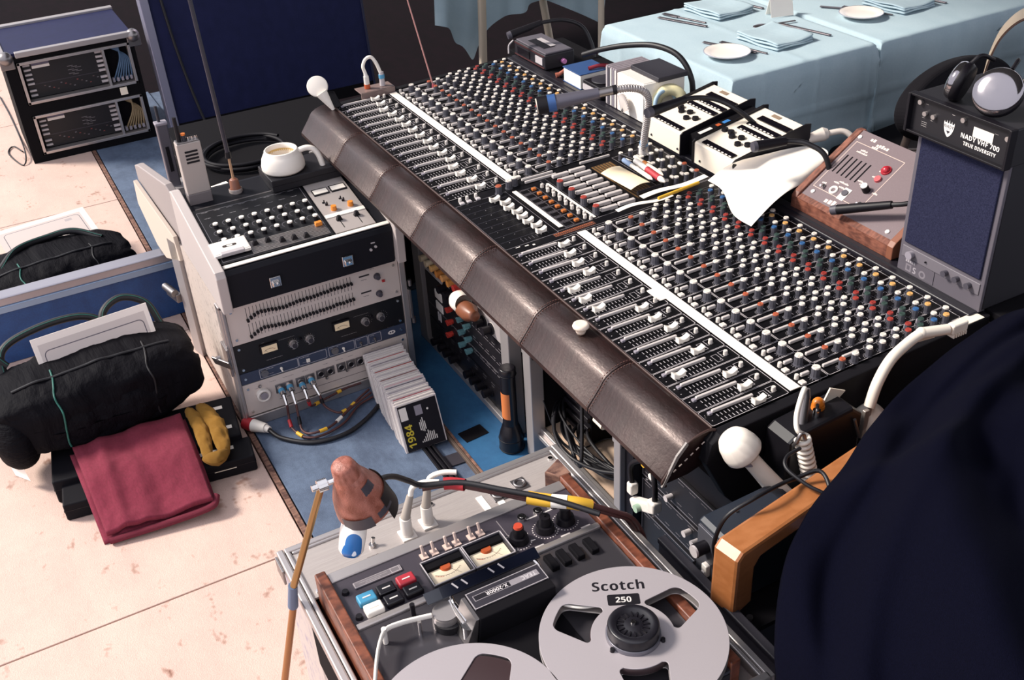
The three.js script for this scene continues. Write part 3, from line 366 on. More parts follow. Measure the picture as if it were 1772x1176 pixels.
  for (const x of [-0.38, -0.331, -0.157, -0.108]) { const k = put(c, 'knob', mg(dialG(0.0115, 0.014, 'z'), cy(0.0125, 0.013, 0.004, 0, 0, -0.006, 20, 'z')), M.alu, x, 0.235, -1.422); const d = new THREE.Mesh(mg(cy(0.0075, 0.0075, 0.004, 0, 0, 0.008, 16, 'z'), bx(0.002, 0.009, 0.003, 0.004, 0.007, 0.007)), M.graphite); d.name = numbered('knob_face'); k.add(d); }
  for (const x of [-0.356, -0.133]) put(c, 'small_knob', dialG(0.004, 0.01, 'z'), M.black, x, 0.243, -1.427); screws(c, [0.268, 0.198]);
  const o = U('crossover', 0.147, 0.185, (g, W0, H0) => { g.fillStyle = '#333c52'; g.fillRect(0, 0, W0, H0); g.strokeStyle = '#b9b5b8'; g.lineWidth = 4; for (const [a, b] of [[-0.492, -0.377], [-0.374, -0.288], [-0.28, -0.199], [-0.195, -0.157], [-0.153, -0.113]]) { g.beginPath(); g.roundRect(PX(a), 10, PX(b) - PX(a), H0 - 20, 8); g.stroke(); tickText(g, PX(a) + 12, 22, Math.round((b - a) * 140), '#c9c4c4', 4); tickText(g, PX(a) + 30, H0 - 34, Math.round((b - a) * 100), '#a9a4a6', 4); } g.fillStyle = '#dcd6d2'; g.beginPath(); g.ellipse(PX(-0.078), H0 / 2, 34, 20, 0, 0, 7); g.fill(); g.fillStyle = '#333c52'; for (const d of [-14, 6]) { g.beginPath(); g.arc(PX(-0.078) + d + 4, H0 / 2, 8, 0, 7); g.fill(); } }, 'slim dark blue crossover unit with framed groups of switches in the rack');
  for (const [x, n] of [[-0.478, 'b'], [-0.262, 'b']]) put(o, 'jack_socket', mg(cy(0.011, 0.012, 0.006, 0, 0, 0, 20, 'z'), cy(0.006, 0.006, 0.009, 0, 0, 0, 14, 'z')), M.steel, x, 0.166, -1.43);
  for (const x of [-0.428, -0.235, -0.18, -0.135]) put(o, 'toggle_switch', mg(cy(0.004, 0.004, 0.004, 0, 0, 0, 12, 'z'), rod([0, 0, 0], [0, -0.006, 0.01], 0.002, 0.0028)), x < -0.2 ? M.white : M.steel, x, 0.165, -1.43); put(o, 'push_button', bx(0.011, 0.011, 0.006, 0, 0, 0, 0.001), M.white, -0.346, 0.163, -1.43); screws(o, [0.166]);
  const p = U('connector_unit', 0.036, 0.146, (g, W0, H0) => { g.fillStyle = '#d4c7c0'; g.fillRect(0, 0, W0, H0); for (const [x, n] of [[-0.47, 8], [-0.43, 14], [-0.37, 8], [-0.305, 7], [-0.265, 10], [-0.225, 7], [-0.15, 14]]) tickText(g, PX(x), 0.014 * K, n, '#5a5254', 4); g.fillStyle = '#4a4346'; g.fillRect(PX(-0.45), 0.083 * K, 0.36 * K, 4); tickText(g, PX(-0.515), 0.022 * K, 6, '#5a5254', 5); }, 'silver connector unit with four plugged cables, lowest in the rack under the small mixer', 0.25); screws(p, [0.13, 0.05]);
  const skt = mg(bx(0.028, 0.03, 0.003, 0, 0, 0, 0.001), new THREE.TorusGeometry(0.0095, 0.002, 8, 24).translate(0, 0, 0.003)), hole = cy(0.0085, 0.0085, 0.004, 0, 0, 0.001, 18, 'z');
  for (const x of [-0.316, -0.287, -0.251, -0.22, -0.19]) { const s = put(p, 'socket', skt, M.steel, x, 0.103, -1.43); const h = new THREE.Mesh(hole, M.black); h.name = numbered('socket_hole'); s.add(h); }
  for (const x of [-0.443, -0.417, -0.38, -0.35]) put(p, 'socket', skt, M.steel, x, 0.1, -1.43);
  put(p, 'mains_inlet', mg(cy(0.02, 0.021, 0.012, 0, 0, 0, 26, 'z'), new THREE.TorusGeometry(0.017, 0.004, 8, 26).translate(0, 0, 0.007)), M.offwhite, -0.495, 0.098, -1.428, 'round pale mains inlet'); put(p, 'mains_core', mg(cy(0.011, 0.011, 0.01, 0, 0, 0, 20, 'z'), bx(0.003, 0.008, 0.004, 0.003, 0, 0.005)), M.grey, -0.495, 0.098, -1.422); for (const [x, y] of [[-0.5, 0.128], [-0.3, 0.083], [-0.235, 0.086]]) put(p, 'toggle_switch', mg(cy(0.005, 0.005, 0.005, 0, 0, 0, 12, 'z'), rod([0, 0, 0], [0, 0.006, 0.011], 0.002, 0.003)), M.steel, x, y, -1.43);
  // cables from the patch panel
  const cab = [[[-0.443, 0.095, -1.405], [-0.446, 0.075, -1.372], [-0.447, 0.04, -1.372], [-0.452, 0.015, -1.345], [-0.43, 0.008, -1.285], [-0.38, 0.008, -1.268], [-0.31, 0.01, -1.287], [-0.245, 0.012, -1.34], [-0.19, 0.012, -1.36]], [[-0.417, 0.098, -1.405], [-0.42, 0.07, -1.37], [-0.424, 0.03, -1.35], [-0.428, 0.012, -1.315], [-0.41, 0.02, -1.277], [-0.35, 0.018, -1.283], [-0.27, 0.022, -1.33], [-0.19, 0.022, -1.37]], [[-0.38, 0.09, -1.405], [-0.382, 0.07, -1.375], [-0.375, 0.04, -1.38], [-0.345, 0.028, -1.4], [-0.3, 0.028, -1.412], [-0.245, 0.028, -1.425], [-0.2, 0.028, -1.425]], [[-0.35, 0.096, -1.405], [-0.345, 0.07, -1.375], [-0.338, 0.035, -1.36], [-0.31, 0.02, -1.33], [-0.275, 0.02, -1.335], [-0.23, 0.025, -1.36], [-0.19, 0.025, -1.385]]];
  const which = ['leftmost', 'second from the left', 'third from the left', 'fourth from the left'], bands = [[[0.2, 'r'], [0.32, 'y']], [[0.2, 'k'], [0.47, 'y'], [0.62, 'w']], [[0.18, 'r'], [0.36, 'y'], [0.68, 'y']], [[0.2, 'k'], [0.52, 'y'], [0.66, 'y']]];
  cab.forEach((P, i) => { const t = thing('patch_cable', `brown cable with yellow bands, ${which[i]} plugged into the connector unit`, 'cable', [P[0][0], 0.004, -1.36]); const cv = curve(P); part(t, 'lead', new THREE.TubeGeometry(cv, 90, 0.0036, 8), M.cableBrown); part(t, 'plug', [rod([P[0][0], P[0][1] + 0.006, -1.432], [P[0][0], P[0][1] - 0.002, -1.398], 0.0092, 0.0088), rod([P[0][0], P[0][1] - 0.002, -1.398], P[1].map((v, k) => v + (k === 2 ? 0.002 : 0)), 0.0075, 0.0055)], M.chrome); part(t, 'plug_ring', rod([P[0][0], P[0][1] + 0.003, -1.422], [P[0][0], P[0][1] + 0.0005, -1.41], 0.0099), mat('#4f93b8', 0.5)); for (const [u, c2] of bands[i]) { const a = cv.getPointAt(u), b = cv.getPointAt(u + 0.055); part(t, 'marker_band', rod(a.toArray(), b.toArray(), 0.0056), { r: M.red, y: M.yellow, w: M.white, k: M.black }[c2]); } });
  const cee = thing('mains_plug', 'white and red mains plug with a thick black cable at the rack corner', 'plug', [-0.53, 0, -1.39]);
  part(cee, 'collar', rod([-0.566, 0.022, -1.43], [-0.548, 0.022, -1.405], 0.018, 0.02, 20), M.red, 'red collar'); part(cee, 'shell', rod([-0.548, 0.022, -1.405], [-0.52, 0.022, -1.372], 0.0195, 0.014, 20), M.white); part(cee, 'gland', rod([-0.52, 0.022, -1.372], [-0.513, 0.02, -1.36], 0.0115, 0.01, 16), M.offwhite); part(cee, 'cable', tb([[-0.515, 0.02, -1.364], [-0.49, 0.01, -1.315], [-0.42, 0.008, -1.252], [-0.33, 0.008, -1.238], [-0.25, 0.008, -1.27], [-0.175, 0.008, -1.33], [-0.07, 0.008, -1.44], [0.02, 0.008, -1.62]], 0.0065, 90, 10), M.cable);
  // ---- small mixer ----
  const mx = thing('small_mixer', 'small black and silver mixing desk with white-capped knobs on top of the rack case', 'mixer', [-0.29, 0.42, -1.6]);
  const sl2 = 0.0655 / 0.30, MY = (z, h = 0) => 0.537 + (-1.405 - z) * (0.064 / 0.385) + h, tilt2 = Math.atan(0.064 / 0.385);
  part(mx, 'body', exx([[-1.398, 0.42], [-1.392, 0.522], [-1.40, 0.534], [-1.80, 0.5995], [-1.82, 0.595], [-1.82, 0.42]], -0.532, -0.05, 0.002), mat('#101018', 0.6, 0, { specularIntensity: 0.5 }));
  for (const [a, b] of [[-0.562, -0.534], [-0.048, -0.022]]) part(mx, 'end_cheek', exx([[-1.378, 0.42], [-1.372, 0.53], [-1.382, 0.546], [-1.80, 0.618], [-1.825, 0.612], [-1.83, 0.42]], a, b, 0.003), mat('#b3a9a6', 0.55));
  part(mx, 'front_strip', rt(bx(0.48, 0.003, 0.014, 0, 0, 0, 0.001), tilt2, 0, 0).translate(-0.291, MY(-1.412, 0.002), -1.412), M.white, 'white front strip');
  const topPlane = (x0b, x1b, z0b, z1b, m, name, lift = 0.0015, label) => { const cz = (z0b + z1b) / 2, g = bx(x1b - x0b, 0.003, (z1b - z0b) / Math.cos(tilt2)); rt(g, tilt2, 0, 0); return put(mx, name, g, m, (x0b + x1b) / 2, MY(cz, lift), cz, label); };
  const mp1 = pnl(0.33, 0.27, (g, w2, h2) => { g.fillStyle = '#0b0b11'; g.fillRect(0, 0, w2, h2); for (let i = 0; i < 8; i++) { for (const r2 of [0.02, 0.05]) tickText(g, (0.02 + i * 0.0377) * 2400, r2 * 2400, 7, '#a9a5a8', 4); for (let j = 0; j < 3; j++) { g.strokeStyle = '#6d6a72'; g.lineWidth = 3; g.beginPath(); g.arc((0.035 + i * 0.0377) * 2400, (0.09 + j * 0.04) * 2400, 26, 2.2, 7.2); g.stroke(); } } g.strokeStyle = '#8d898e'; g.strokeRect(16, 40, w2 - 32, h2 - 60); }, 0.5);
  topPlane(-0.53, -0.21, -1.70, -1.425, mp1, 'channel_panel'); topPlane(-0.204, -0.085, -1.69, -1.422, pnl(0.119, 0.27, (g, w2, h2) => { g.fillStyle = '#b8aeaa'; g.fillRect(0, 0, w2, h2); g.fillStyle = '#6d6666'; g.fillRect(40, 150, 200, 12); tickText(g, 40, 190, 12, '#555'); g.fillStyle = '#222'; for (const x of [78, 206]) g.fillRect(x - 3, 480, 6, 130); }, 0.4, 0.3), 'output_panel', 0.003, 'silver output section');
  topPlane(-0.204, -0.085, -1.512, -1.496, M.white, 'divider_strip', 0.0055); topPlane(-0.52, -0.1, -1.705, -1.70, M.steel, 'trim_line', 0.002);
  for (const x of [-0.17, -0.116]) { const f = topPlane(x - 0.024, x + 0.024, -1.648, -1.615, M.black, 'level_meter', 0.005); const m = new THREE.Mesh(rt(bx(0.042, 0.002, 0.022, 0, 0.002, 0), tilt2, 0, 0), M.white); m.name = numbered('meter_face'); f.add(m); }
  const kb = mg(cy(0.0065, 0.0075, 0.012, 0, 0.006, 0, 14)), kc = cy(0.0072, 0.0076, 0.004, 0, 0.014, 0, 14);
  for (let i = 0; i < 8; i++) for (let j = 0; j < 3; j++) { const z = -1.594 + j * 0.0405, k = put(mx, 'knob', kb, M.black, -0.493 + i * 0.0376, MY(z, 0.002), z); const c3 = new THREE.Mesh(kc, M.white); c3.name = numbered('knob_cap'); k.add(c3); }
  for (const x of [-0.167, -0.116]) { put(mx, 'knob', mg(cy(0.008, 0.009, 0.014, 0, 0.007, 0, 16)), mat('#d9822e', 0.5), x, MY(-1.532, 0.003), -1.532, 'orange knob'); for (const [dx, dz] of [[-0.02, -0.035], [-0.016, -0.021]]) put(mx, 'lever_switch', mg(bx(0.008, 0.006, 0.005, 0, 0.004, 0, 0.001), bx(0.003, 0.009, 0.003, 0.002, 0.008, 0)), M.black, x + dx + 0.005, MY(-1.56, 0.003), -1.56 + dz + 0.02); }
  for (let i = 0; i < 11; i++) topPlane(-0.438, -0.219, -1.4885 + i * 0.0055, -1.4862 + i * 0.0055, M.alu, 'grille_bar', 0.004);
  const tri = mg(exz([[-0.009, 0], [0.009, 0], [0.004, 0.013], [-0.004, 0.013]], -0.006, 0.006, 0.001)); [[-0.42, -1.470], [-0.385, -1.468], [-0.349, -1.452], [-0.316, -1.448], [-0.283, -1.442], [-0.172, -1.478], [-0.119, -1.478]].forEach(([x, z]) => put(mx, 'fader_cap', tri, M.black, x, MY(z, 0.005), z)); put(mx, 'fader_cap', bx(0.02, 0.012, 0.014, 0, 0.006, 0, 0.002), mat('#d9822e', 0.5), -0.234, MY(-1.478, 0.005), -1.478, 'orange fader cap');
  for (const x of [-0.405, -0.194]) part(mx, 'catch', [bx(0.032, 0.032, 0.01, x, 0.47, -1.389, 0.002), bx(0.022, 0.016, 0.008, x, 0.466, -1.381, 0.003), cy(0.004, 0.004, 0.01, x + 0.004, 0.466, -1.377, 12, 'z')], M.chrome);
  part(mx, 'headphone_socket', [cy(0.004, 0.004, 0.004, -0.12, 0.48, -1.392, 12, 'z'), cy(0.004, 0.004, 0.004, -0.105, 0.486, -1.392, 12, 'z'), bx(0.012, 0.003, 0.002, -0.112, 0.5, -1.392)], M.lightgrey);
  const cas = thing('cassette', 'white audio cassette lying on the front left corner of the small mixer', 'cassette', [-0.489, MY(-1.478, 0.0075), -1.478]); cas.rotation.x = tilt2;
  const ct = ctex(512, 330, (g, w2, h2) => { g.fillStyle = '#efe8dc'; g.fillRect(0, 0, w2, h2); g.fillStyle = '#2a2326'; g.beginPath(); g.roundRect(150, 130, 215, 62, 30); g.fill(); g.fillStyle = '#efe8dc'; g.fillRect(215, 144, 85, 34); g.fillStyle = '#4a3c34'; g.beginPath(); g.arc(185, 161, 17, 0, 7); g.arc(330, 161, 17, 0, 7); g.fill(); g.fillStyle = '#9a8f88'; g.fillRect(60, 300, 390, 6); });
  part(cas, 'shell', bx(0.1, 0.009, 0.064, 0, 0.0045, 0, 0.001), M.offwhite, null, true); part(cas, 'face_label', bx(0.094, 0.001, 0.056, 0, 0.0095, -0.002), new THREE.MeshPhysicalMaterial({ map: ct, roughness: 0.5 }), null, true); part(cas, 'tape_lip', bx(0.065, 0.0115, 0.014, 0, 0.0055, 0.0255, 0.002), M.lightgrey, null, true);
}
// ---------- tape recorder in its flight case ----------
{
  const c = thing('flight_case', 'tall pale flight case with aluminium edges holding the reel tape recorder', 'flight case', [-0.49, 0, 0.13]);
  const scuff = tuck(ntex(256, (u, v) => { const s = Math.max(0, tn(u, v, 3, 15) * 1.6 + tn(u, v, 11, 2) - 0.1); return mix('#b3a7a2', '#8a7f94', s + (rnd() - 0.5) * 0.25); }, true), 3), sm = new THREE.MeshPhysicalMaterial({ map: scuff, roughness: 0.7 });
  part(c, 'side_panel', uvm(bb(-0.757, 0.01, -0.17, -0.745, 0.635, 0.44)), sm); part(c, 'side_panel', uvm(bb(-0.237, 0.01, -0.17, -0.225, 0.635, 0.44)), sm); part(c, 'back_panel', uvm(bb(-0.745, 0.01, -0.17, -0.237, 0.635, -0.158)), sm); part(c, 'front_panel', uvm(bb(-0.745, 0.01, 0.43, -0.237, 0.60, 0.442)), sm); part(c, 'bottom_panel', bb(-0.757, 0.0, -0.17, -0.225, 0.012, 0.442), M.black);
  part(c, 'inner_deck', bb(-0.745, 0.50, -0.158, -0.237, 0.515, 0.43), M.blackMatte);
  const rail = (x0, z0, x1, z1) => [bb(x0, 0.634, z0, x1, 0.652, z1, 0.003)];
  part(c, 'edge_rail', [...rail(-0.763, -0.175, -0.7505, 0.445), ...rail(-0.7495, -0.165, -0.741, 0.435)].map((g) => g), M.alu); part(c, 'edge_rail', [...rail(-0.2325, -0.175, -0.220, 0.445), ...rail(-0.242, -0.165, -0.2335, 0.435)], M.alu); part(c, 'edge_rail', [...rail(-0.75, -0.175, -0.233, -0.163), ...rail(-0.74, -0.162, -0.243, -0.156)], M.alu); part(c, 'edge_rail', rail(-0.757, 0.431, -0.225, 0.445), M.alu);
  part(c, 'corner_plate', rt(bx(0.004, 0.03, 0.04, 0, 0, 0, 0.001), 0, 0, 0).translate(-0.7655, 0.63, -0.15), M.steel);
  part(c, 'tape_patch', bb(-0.7595, 0.53, -0.02, -0.7572, 0.62, 0.11, 0.001), M.blackMatte, 'black tape on the side'); part(c, 'tape_patch', bb(-0.7592, 0.30, 0.04, -0.7572, 0.52, 0.13, 0.001), mat('#8b84a6', 0.5), 'lilac sticker on the side');
  const K = 3000, x0 = -0.741, w = 0.498, pz0 = -0.156, d = 0.112;
  const brush = ctex(1494, 336, (g, W0, H0) => { g.fillStyle = '#aaa19d'; g.fillRect(0, 0, W0, H0); for (let i = 0; i < 2600; i++) { g.fillStyle = `rgba(${rnd() > 0.5 ? '255,250,245' : '70,60,60'},0.05)`; g.fillRect(rnd() * W0, rnd() * H0, 20 + rnd() * 160, 1.5); } for (const [x, z, n] of [[-0.70, -0.075, 8], [-0.635, -0.085, 9], [-0.53, -0.07, 12], [-0.37, -0.075, 9], [-0.29, -0.08, 6]]) tickText(g, (x - x0) * K, (z - pz0) * K, n, '#5b5150', 4); });
  put(c, 'connector_panel', bx(w, 0.004, d), new THREE.MeshPhysicalMaterial({ map: brush, roughness: 0.42, metalness: 0.25 }), x0 + w / 2, 0.646, pz0 + d / 2);
  for (const [x, z] of [[-0.73, -0.145], [-0.73, -0.055], [-0.25, -0.145], [-0.25, -0.055], [-0.49, -0.147]]) put(c, 'screw', cy(0.0045, 0.005, 0.003, 0, 0, 0, 12), M.chrome, x, 0.6495, z);
  put(c, 'panel_socket', mg(bx(0.027, 0.003, 0.03, 0, 0.001, 0, 0.001), new THREE.TorusGeometry(0.0095, 0.0025, 8, 24).rotateX(Math.PI / 2).translate(0, 0.004, 0), cy(0.008, 0.008, 0.005, 0, 0.001, 0)), M.steel, -0.332, 0.648, -0.112); put(c, 'panel_socket', mg(bx(0.027, 0.003, 0.03, 0, 0.001, 0, 0.001), new THREE.TorusGeometry(0.0095, 0.0025, 8, 24).rotateX(Math.PI / 2).translate(0, 0.004, 0), cy(0.008, 0.008, 0.005, 0, 0.001, 0)), M.steel, -0.378, 0.648, -0.106);
  for (const [x, z] of [[-0.41, -0.11], [-0.382, -0.104]]) put(c, 'label_strip', bx(0.012, 0.0015, 0.045), M.white, x + 0.0, 0.6488, z + 0.012); put(c, 'toggle_switch', mg(cy(0.006, 0.006, 0.006, 0, 0, 0, 14), rod([0, 0, 0], [0.004, 0.014, -0.002], 0.0022, 0.0035)), M.chrome, -0.617, 0.65, -0.105);
  part(c, 'wedge_block', exy([[-0.30, -0.075], [-0.262, -0.095], [-0.262, -0.05], [-0.285, -0.05]], 0.647, 0.69, 0.002), edgeM, 'loose wooden wedge');
  // the recorder
  const t = thing('tape_recorder', 'large reel-to-reel tape recorder lying face up with wooden side strips and two yellow meters', 'tape recorder', [-0.5, 0.515, 0.22]);
  const woodM = new THREE.MeshPhysicalMaterial({ map: tuck(woodTex('#4b2619', '#7c4530'), 3), roughness: 0.45 });
  part(t, 'body', bb(-0.714, 0.516, -0.03, -0.292, 0.682, 0.43), mat('#1d1a20', 0.6));
  for (const [a, b] of [[-0.735, -0.717], [-0.29, -0.272]]) part(t, 'wooden_side', uvm(bb(a, 0.53, -0.042, b, 0.7, 0.428, 0.003)), woodM, 'brown wooden side strip');
  part(t, 'edge_strip', bb(-0.716, 0.676, -0.04, -0.291, 0.692, -0.018, 0.002), M.alu); part(t, 'divider_strip', bb(-0.716, 0.68, 0.082, -0.291, 0.694, 0.094, 0.003), M.alu);
  const px0 = -0.7155, pw = 0.424, cz0 = -0.018, cd = 0.1, PX = (x) => (x - px0) * K, PZ = (z) => (z - cz0) * K;
  put(t, 'control_panel', bx(pw, 0.006, cd), new THREE.MeshPhysicalMaterial({ roughness: 0.5, map: ctex(Math.round(pw * K), Math.round(cd * K), (g, W0, H0) => {
    g.fillStyle = '#37313a'; g.fillRect(0, 0, W0, H0); for (let i = 0; i < 5000; i++) { g.fillStyle = `rgba(255,240,240,${rnd() * 0.06})`; g.fillRect(rnd() * W0, rnd() * H0, 2, 2); }
    for (const [x, n] of [[-0.572, 9], [-0.53, 9], [-0.487, 8]]) { tickText(g, PX(x), PZ(0.022), n, '#c5bdba', 5); g.fillStyle = '#c5bdba'; g.fillRect(PX(x), PZ(0.028), 100, 8); }
    for (const x of [-0.42, -0.371, -0.333]) { for (let a = 0; a < 24; a++) { const q = 0.5 + a * 0.235, R = 0.021 * K; g.fillStyle = '#cfc7c3'; g.beginPath(); g.arc(PX(x) + Math.cos(q) * R, PZ(0.05) + Math.sin(q) * R, 3.4, 0, 7); g.fill(); } g.fillRect(PX(x) + 40, PZ(0.076), 52, 9); g.fillRect(PX(x) - 100, PZ(0.06), 26, 7); } for (const x of [-0.391, -0.361]) g.fillRect(PX(x) + 16, PZ(0.012), 60, 8);
    g.strokeStyle = '#7d7678'; g.lineWidth = 5; g.beginPath(); g.moveTo(PX(-0.43), PZ(0.072)); g.lineTo(PX(-0.43), PZ(-0.01)); g.stroke();
  }) }), px0 + pw / 2, 0.686, cz0 + cd / 2);
  put(t, 'nameplate', bx(0.08, 0.003, 0.013, 0, 0, 0, 0.001), new THREE.MeshPhysicalMaterial({ roughness: 0.4, map: ctex(512, 96, (g, w2, h2) => { g.fillStyle = '#6b6569'; g.fillRect(0, 0, w2, h2); g.strokeStyle = '#a59da0'; g.lineWidth = 6; g.strokeRect(6, 6, w2 - 12, h2 - 12); g.strokeRect(400, 12, 90, 72); tickText(g, 60, 36, 30, '#a9a2a4', 6); tickText(g, 120, 62, 16, '#a9a2a4', 6); }) }), -0.648, 0.6905, 0.0065);
  const btn = (x, z, m, label) => { const b = put(t, 'transport_button', bx(0.029, 0.012, 0.021, 0, 0.004, 0, 0.003, 3), m, x, 0.69, z, label); const l = new THREE.Mesh(bx(0.013, 0.0008, 0.0022, 0, 0.0104, 0.001), m === M.white ? M.cream : M.offwhite); l.name = numbered('button_mark'); b.add(l); };
  btn(-0.681, 0.044, mat('#3f88ab', 0.4), 'blue button'); btn(-0.648, 0.042, M.blackGloss); btn(-0.614, 0.040, mat('#a82c38', 0.4), 'red button'); btn(-0.679, 0.069, M.white, 'white button'); btn(-0.646, 0.067, M.blackGloss); btn(-0.613, 0.065, M.blackGloss);
  for (const [x, z] of [[-0.704, 0.012], [-0.704, 0.07], [-0.302, 0.012]]) put(t, 'panel_knob', mg(cy(0.005, 0.006, 0.006, 0, 0.003, 0)), M.black, x, 0.689, z);
  const meterT = ctex(420, 260, (g, w2, h2) => { g.fillStyle = '#ecdcc0'; g.fillRect(0, 0, w2, h2); g.strokeStyle = '#4a3a2a'; g.lineWidth = 5; g.beginPath(); g.arc(210, -60, 200, 0.75, 2.4); g.stroke(); g.strokeStyle = '#b04a2a'; g.lineWidth = 7; g.beginPath(); g.arc(210, -60, 214, 1.9, 2.35); g.stroke(); g.strokeStyle = '#5b4a36'; g.lineWidth = 3; for (let i = 0; i < 12; i++) { const a = 0.8 + i * 0.14; g.beginPath(); g.moveTo(210 + Math.cos(a) * 200, -60 + Math.sin(a) * 200); g.lineTo(210 + Math.cos(a) * 220, -60 + Math.sin(a) * 220); g.stroke(); } g.lineWidth = 4; g.beginPath(); g.moveTo(210, 0); g.lineTo(330, 190); g.stroke(); });
  for (const x of [-0.548, -0.476]) { const m = put(t, 'level_meter', exy([[-0.035, -0.028], [0.035, -0.028], [0.035, 0.028], [-0.035, 0.028]], 0, 0.012, 0.001, [[[-0.032, -0.025], [0.032, -0.025], [0.032, 0.025], [-0.032, 0.025]].map(([a, b]) => [a, b])]), M.graphite, x, 0.688, 0.052); const f = (n, g, mm) => { const q = new THREE.Mesh(g, mm); q.name = numbered(n); q.castShadow = q.receiveShadow = true; m.add(q); }; f('meter_face', bx(0.062, 0.001, 0.035, 0, 0.003, 0.007), new THREE.MeshPhysicalMaterial({ map: meterT, roughness: 0.4 })); f('meter_hood', bx(0.063, 0.008, 0.014, 0, 0.005, -0.018, 0.001), M.blackMatte); f('pivot_cover', cy(0.008, 0.01, 0.004, 0, 0.005, -0.009, 18), mat('#b5542c', 0.4)); f('meter_rim', [bx(0.0702, 0.0015, 0.0015, 0, 0.0125, -0.0275), bx(0.0702, 0.0015, 0.0015, 0, 0.0125, 0.0275), bx(0.0015, 0.0015, 0.056, -0.0345, 0.0125, 0), bx(0.0015, 0.0015, 0.056, 0.0345, 0.0125, 0)].reduce((a, b) => mg(a, b)), M.lightgrey); }
  for (const x of [-0.567, -0.549, -0.526, -0.509, -0.483, -0.466]) put(t, 'lever_switch', mg(bx(0.012, 0.002, 0.014, 0, 0, 0), rt(bx(0.0045, 0.02, 0.005, 0, 0.009, 0, 0.0015), -0.45, 0, 0)), mat('#cbb3a8', 0.4), x, 0.69, 0.003);
  for (const x of [-0.391, -0.361, -0.334]) put(t, 'jack_socket', mg(cy(0.0075, 0.008, 0.005, 0, 0.002, 0, 20), cy(0.0035, 0.0035, 0.0056, 0, 0.0022, 0, 14)), M.chrome, x, 0.689, 0.007);
  const dk = mg(cy(0.0145, 0.0165, 0.012, 0, 0.006, 0, 24), cy(0.009, 0.0105, 0.022, 0, 0.018, 0, 20), bx(0.003, 0.004, 0.01, 0, 0.029, -0.004)); for (const x of [-0.42, -0.371, -0.333]) { const k = put(t, 'level_knob', dk, M.black, x, 0.689, 0.050); if (x < -0.4) { const r = new THREE.Mesh(cy(0.007, 0.008, 0.004, 0, 0.031, 0, 18), mat('#b5422c', 0.4)); r.name = numbered('knob_cap'); k.add(r); } }
  put(t, 'deck_plate', bx(pw, 0.006, 0.335), mat('#4c494e', 0.22, 0.5), px0 + pw / 2, 0.686, 0.2615);
  for (const x of [-0.402, -0.38, -0.356, -0.33]) put(t, 'slide_switch', mg(bx(0.014, 0.01, 0.032, 0, 0.005, 0, 0.002), bx(0.002, 0.0105, 0.028, -0.005, 0.0055, 0)), M.blackMatte, x, 0.6885, 0.124);
  // head housing, with its name seen upside down
  part(t, 'head_housing', [exz([[-0.572, 0.69], [-0.566, 0.738], [-0.442, 0.738], [-0.440, 0.69]], 0.152, 0.208, 0.002)], M.blackMatte); part(t, 'deck_insert', [bb(-0.572, 0.688, 0.2, -0.44, 0.6935, 0.4, 0.002)], M.blackMatte); part(t, 'housing_side', exz([[-0.5905, 0.69], [-0.573, 0.69], [-0.5665, 0.737], [-0.572, 0.737]], 0.156, 0.205, 0.001), M.steel);
  put(t, 'name_plate', bx(0.122, 0.002, 0.034, 0, 0, 0), new THREE.MeshPhysicalMaterial({ roughness: 0.4, map: ctex(976, 272, (g, w2, h2) => { g.translate(w2, h2); g.rotate(Math.PI); g.fillStyle = '#2c2930'; g.fillRect(0, 0, w2, h2); g.strokeStyle = '#9b9598'; g.lineWidth = 12; g.strokeRect(6, 6, w2 - 12, h2 - 12); g.fillStyle = '#8a8488'; g.fillRect(60, 110, 860, 90); txt(g, 'TEAC', 90, 184, 84, '#b8b2b4', 'bold'); g.fillStyle = '#17141a'; g.fillRect(440, 118, 470, 74); txt(g, 'X-2000R', 470, 182, 76, '#cdc6c6', 'bold'); }) }), -0.504, 0.739, 0.172);
  part(t, 'clear_cover', [rt(bx(0.19, 0.004, 0.02, 0, 0, 0, 0.001), 0.35, 0, 0).translate(-0.52, 0.726, 0.122)], mat('#10131f', 0.1, 0, { clearcoat: 0.6 }), 'glossy dark cover bar'); for (const x of [-0.566, -0.55, -0.505, -0.488]) part(t, 'cover_mark', rt(bx(0.0025, 0.001, 0.012), 0.35, 0.5, 0).translate(x, 0.7288, 0.121), M.lightgrey);
  part(t, 'capstan', [cy(0.02, 0.021, 0.022, -0.595, 0.70, 0.146, 28), cy(0.0195, 0.0195, 0.003, -0.595, 0.713, 0.146, 28)], M.alu); part(t, 'pinch_roller', cy(0.0225, 0.0225, 0.012, -0.593, 0.696, 0.15, 28), M.rubber); part(t, 'tape_lever', [rod([-0.578, 0.71, 0.13], [-0.578, 0.712, 0.185], 0.006, 0.0095), cy(0.012, 0.012, 0.03, -0.577, 0.703, 0.19, 20), rod([-0.574, 0.72, 0.11], [-0.578, 0.715, 0.14], 0.003)], M.chrome);
  part(t, 'guide_post', cy(0.004, 0.004, 0.03, -0.688, 0.705, 0.135, 14), M.offwhite); part(t, 'guide_post', cy(0.003, 0.003, 0.024, -0.636, 0.70, 0.143, 12), M.chrome); part(t, 'guide_post', cy(0.004, 0.004, 0.028, -0.632, 0.70, 0.108, 12), M.black); part(t, 'guide_arm', tb([[-0.448, 0.722, 0.122], [-0.438, 0.722, 0.127], [-0.433, 0.718, 0.14], [-0.437, 0.714, 0.158], [-0.443, 0.712, 0.176], [-0.434, 0.712, 0.19]], 0.0035, 30, 8), M.chrome);
  // reels
  const rim = 0.1335, a0 = [157, 37, 277].map((a) => a * Math.PI / 180);
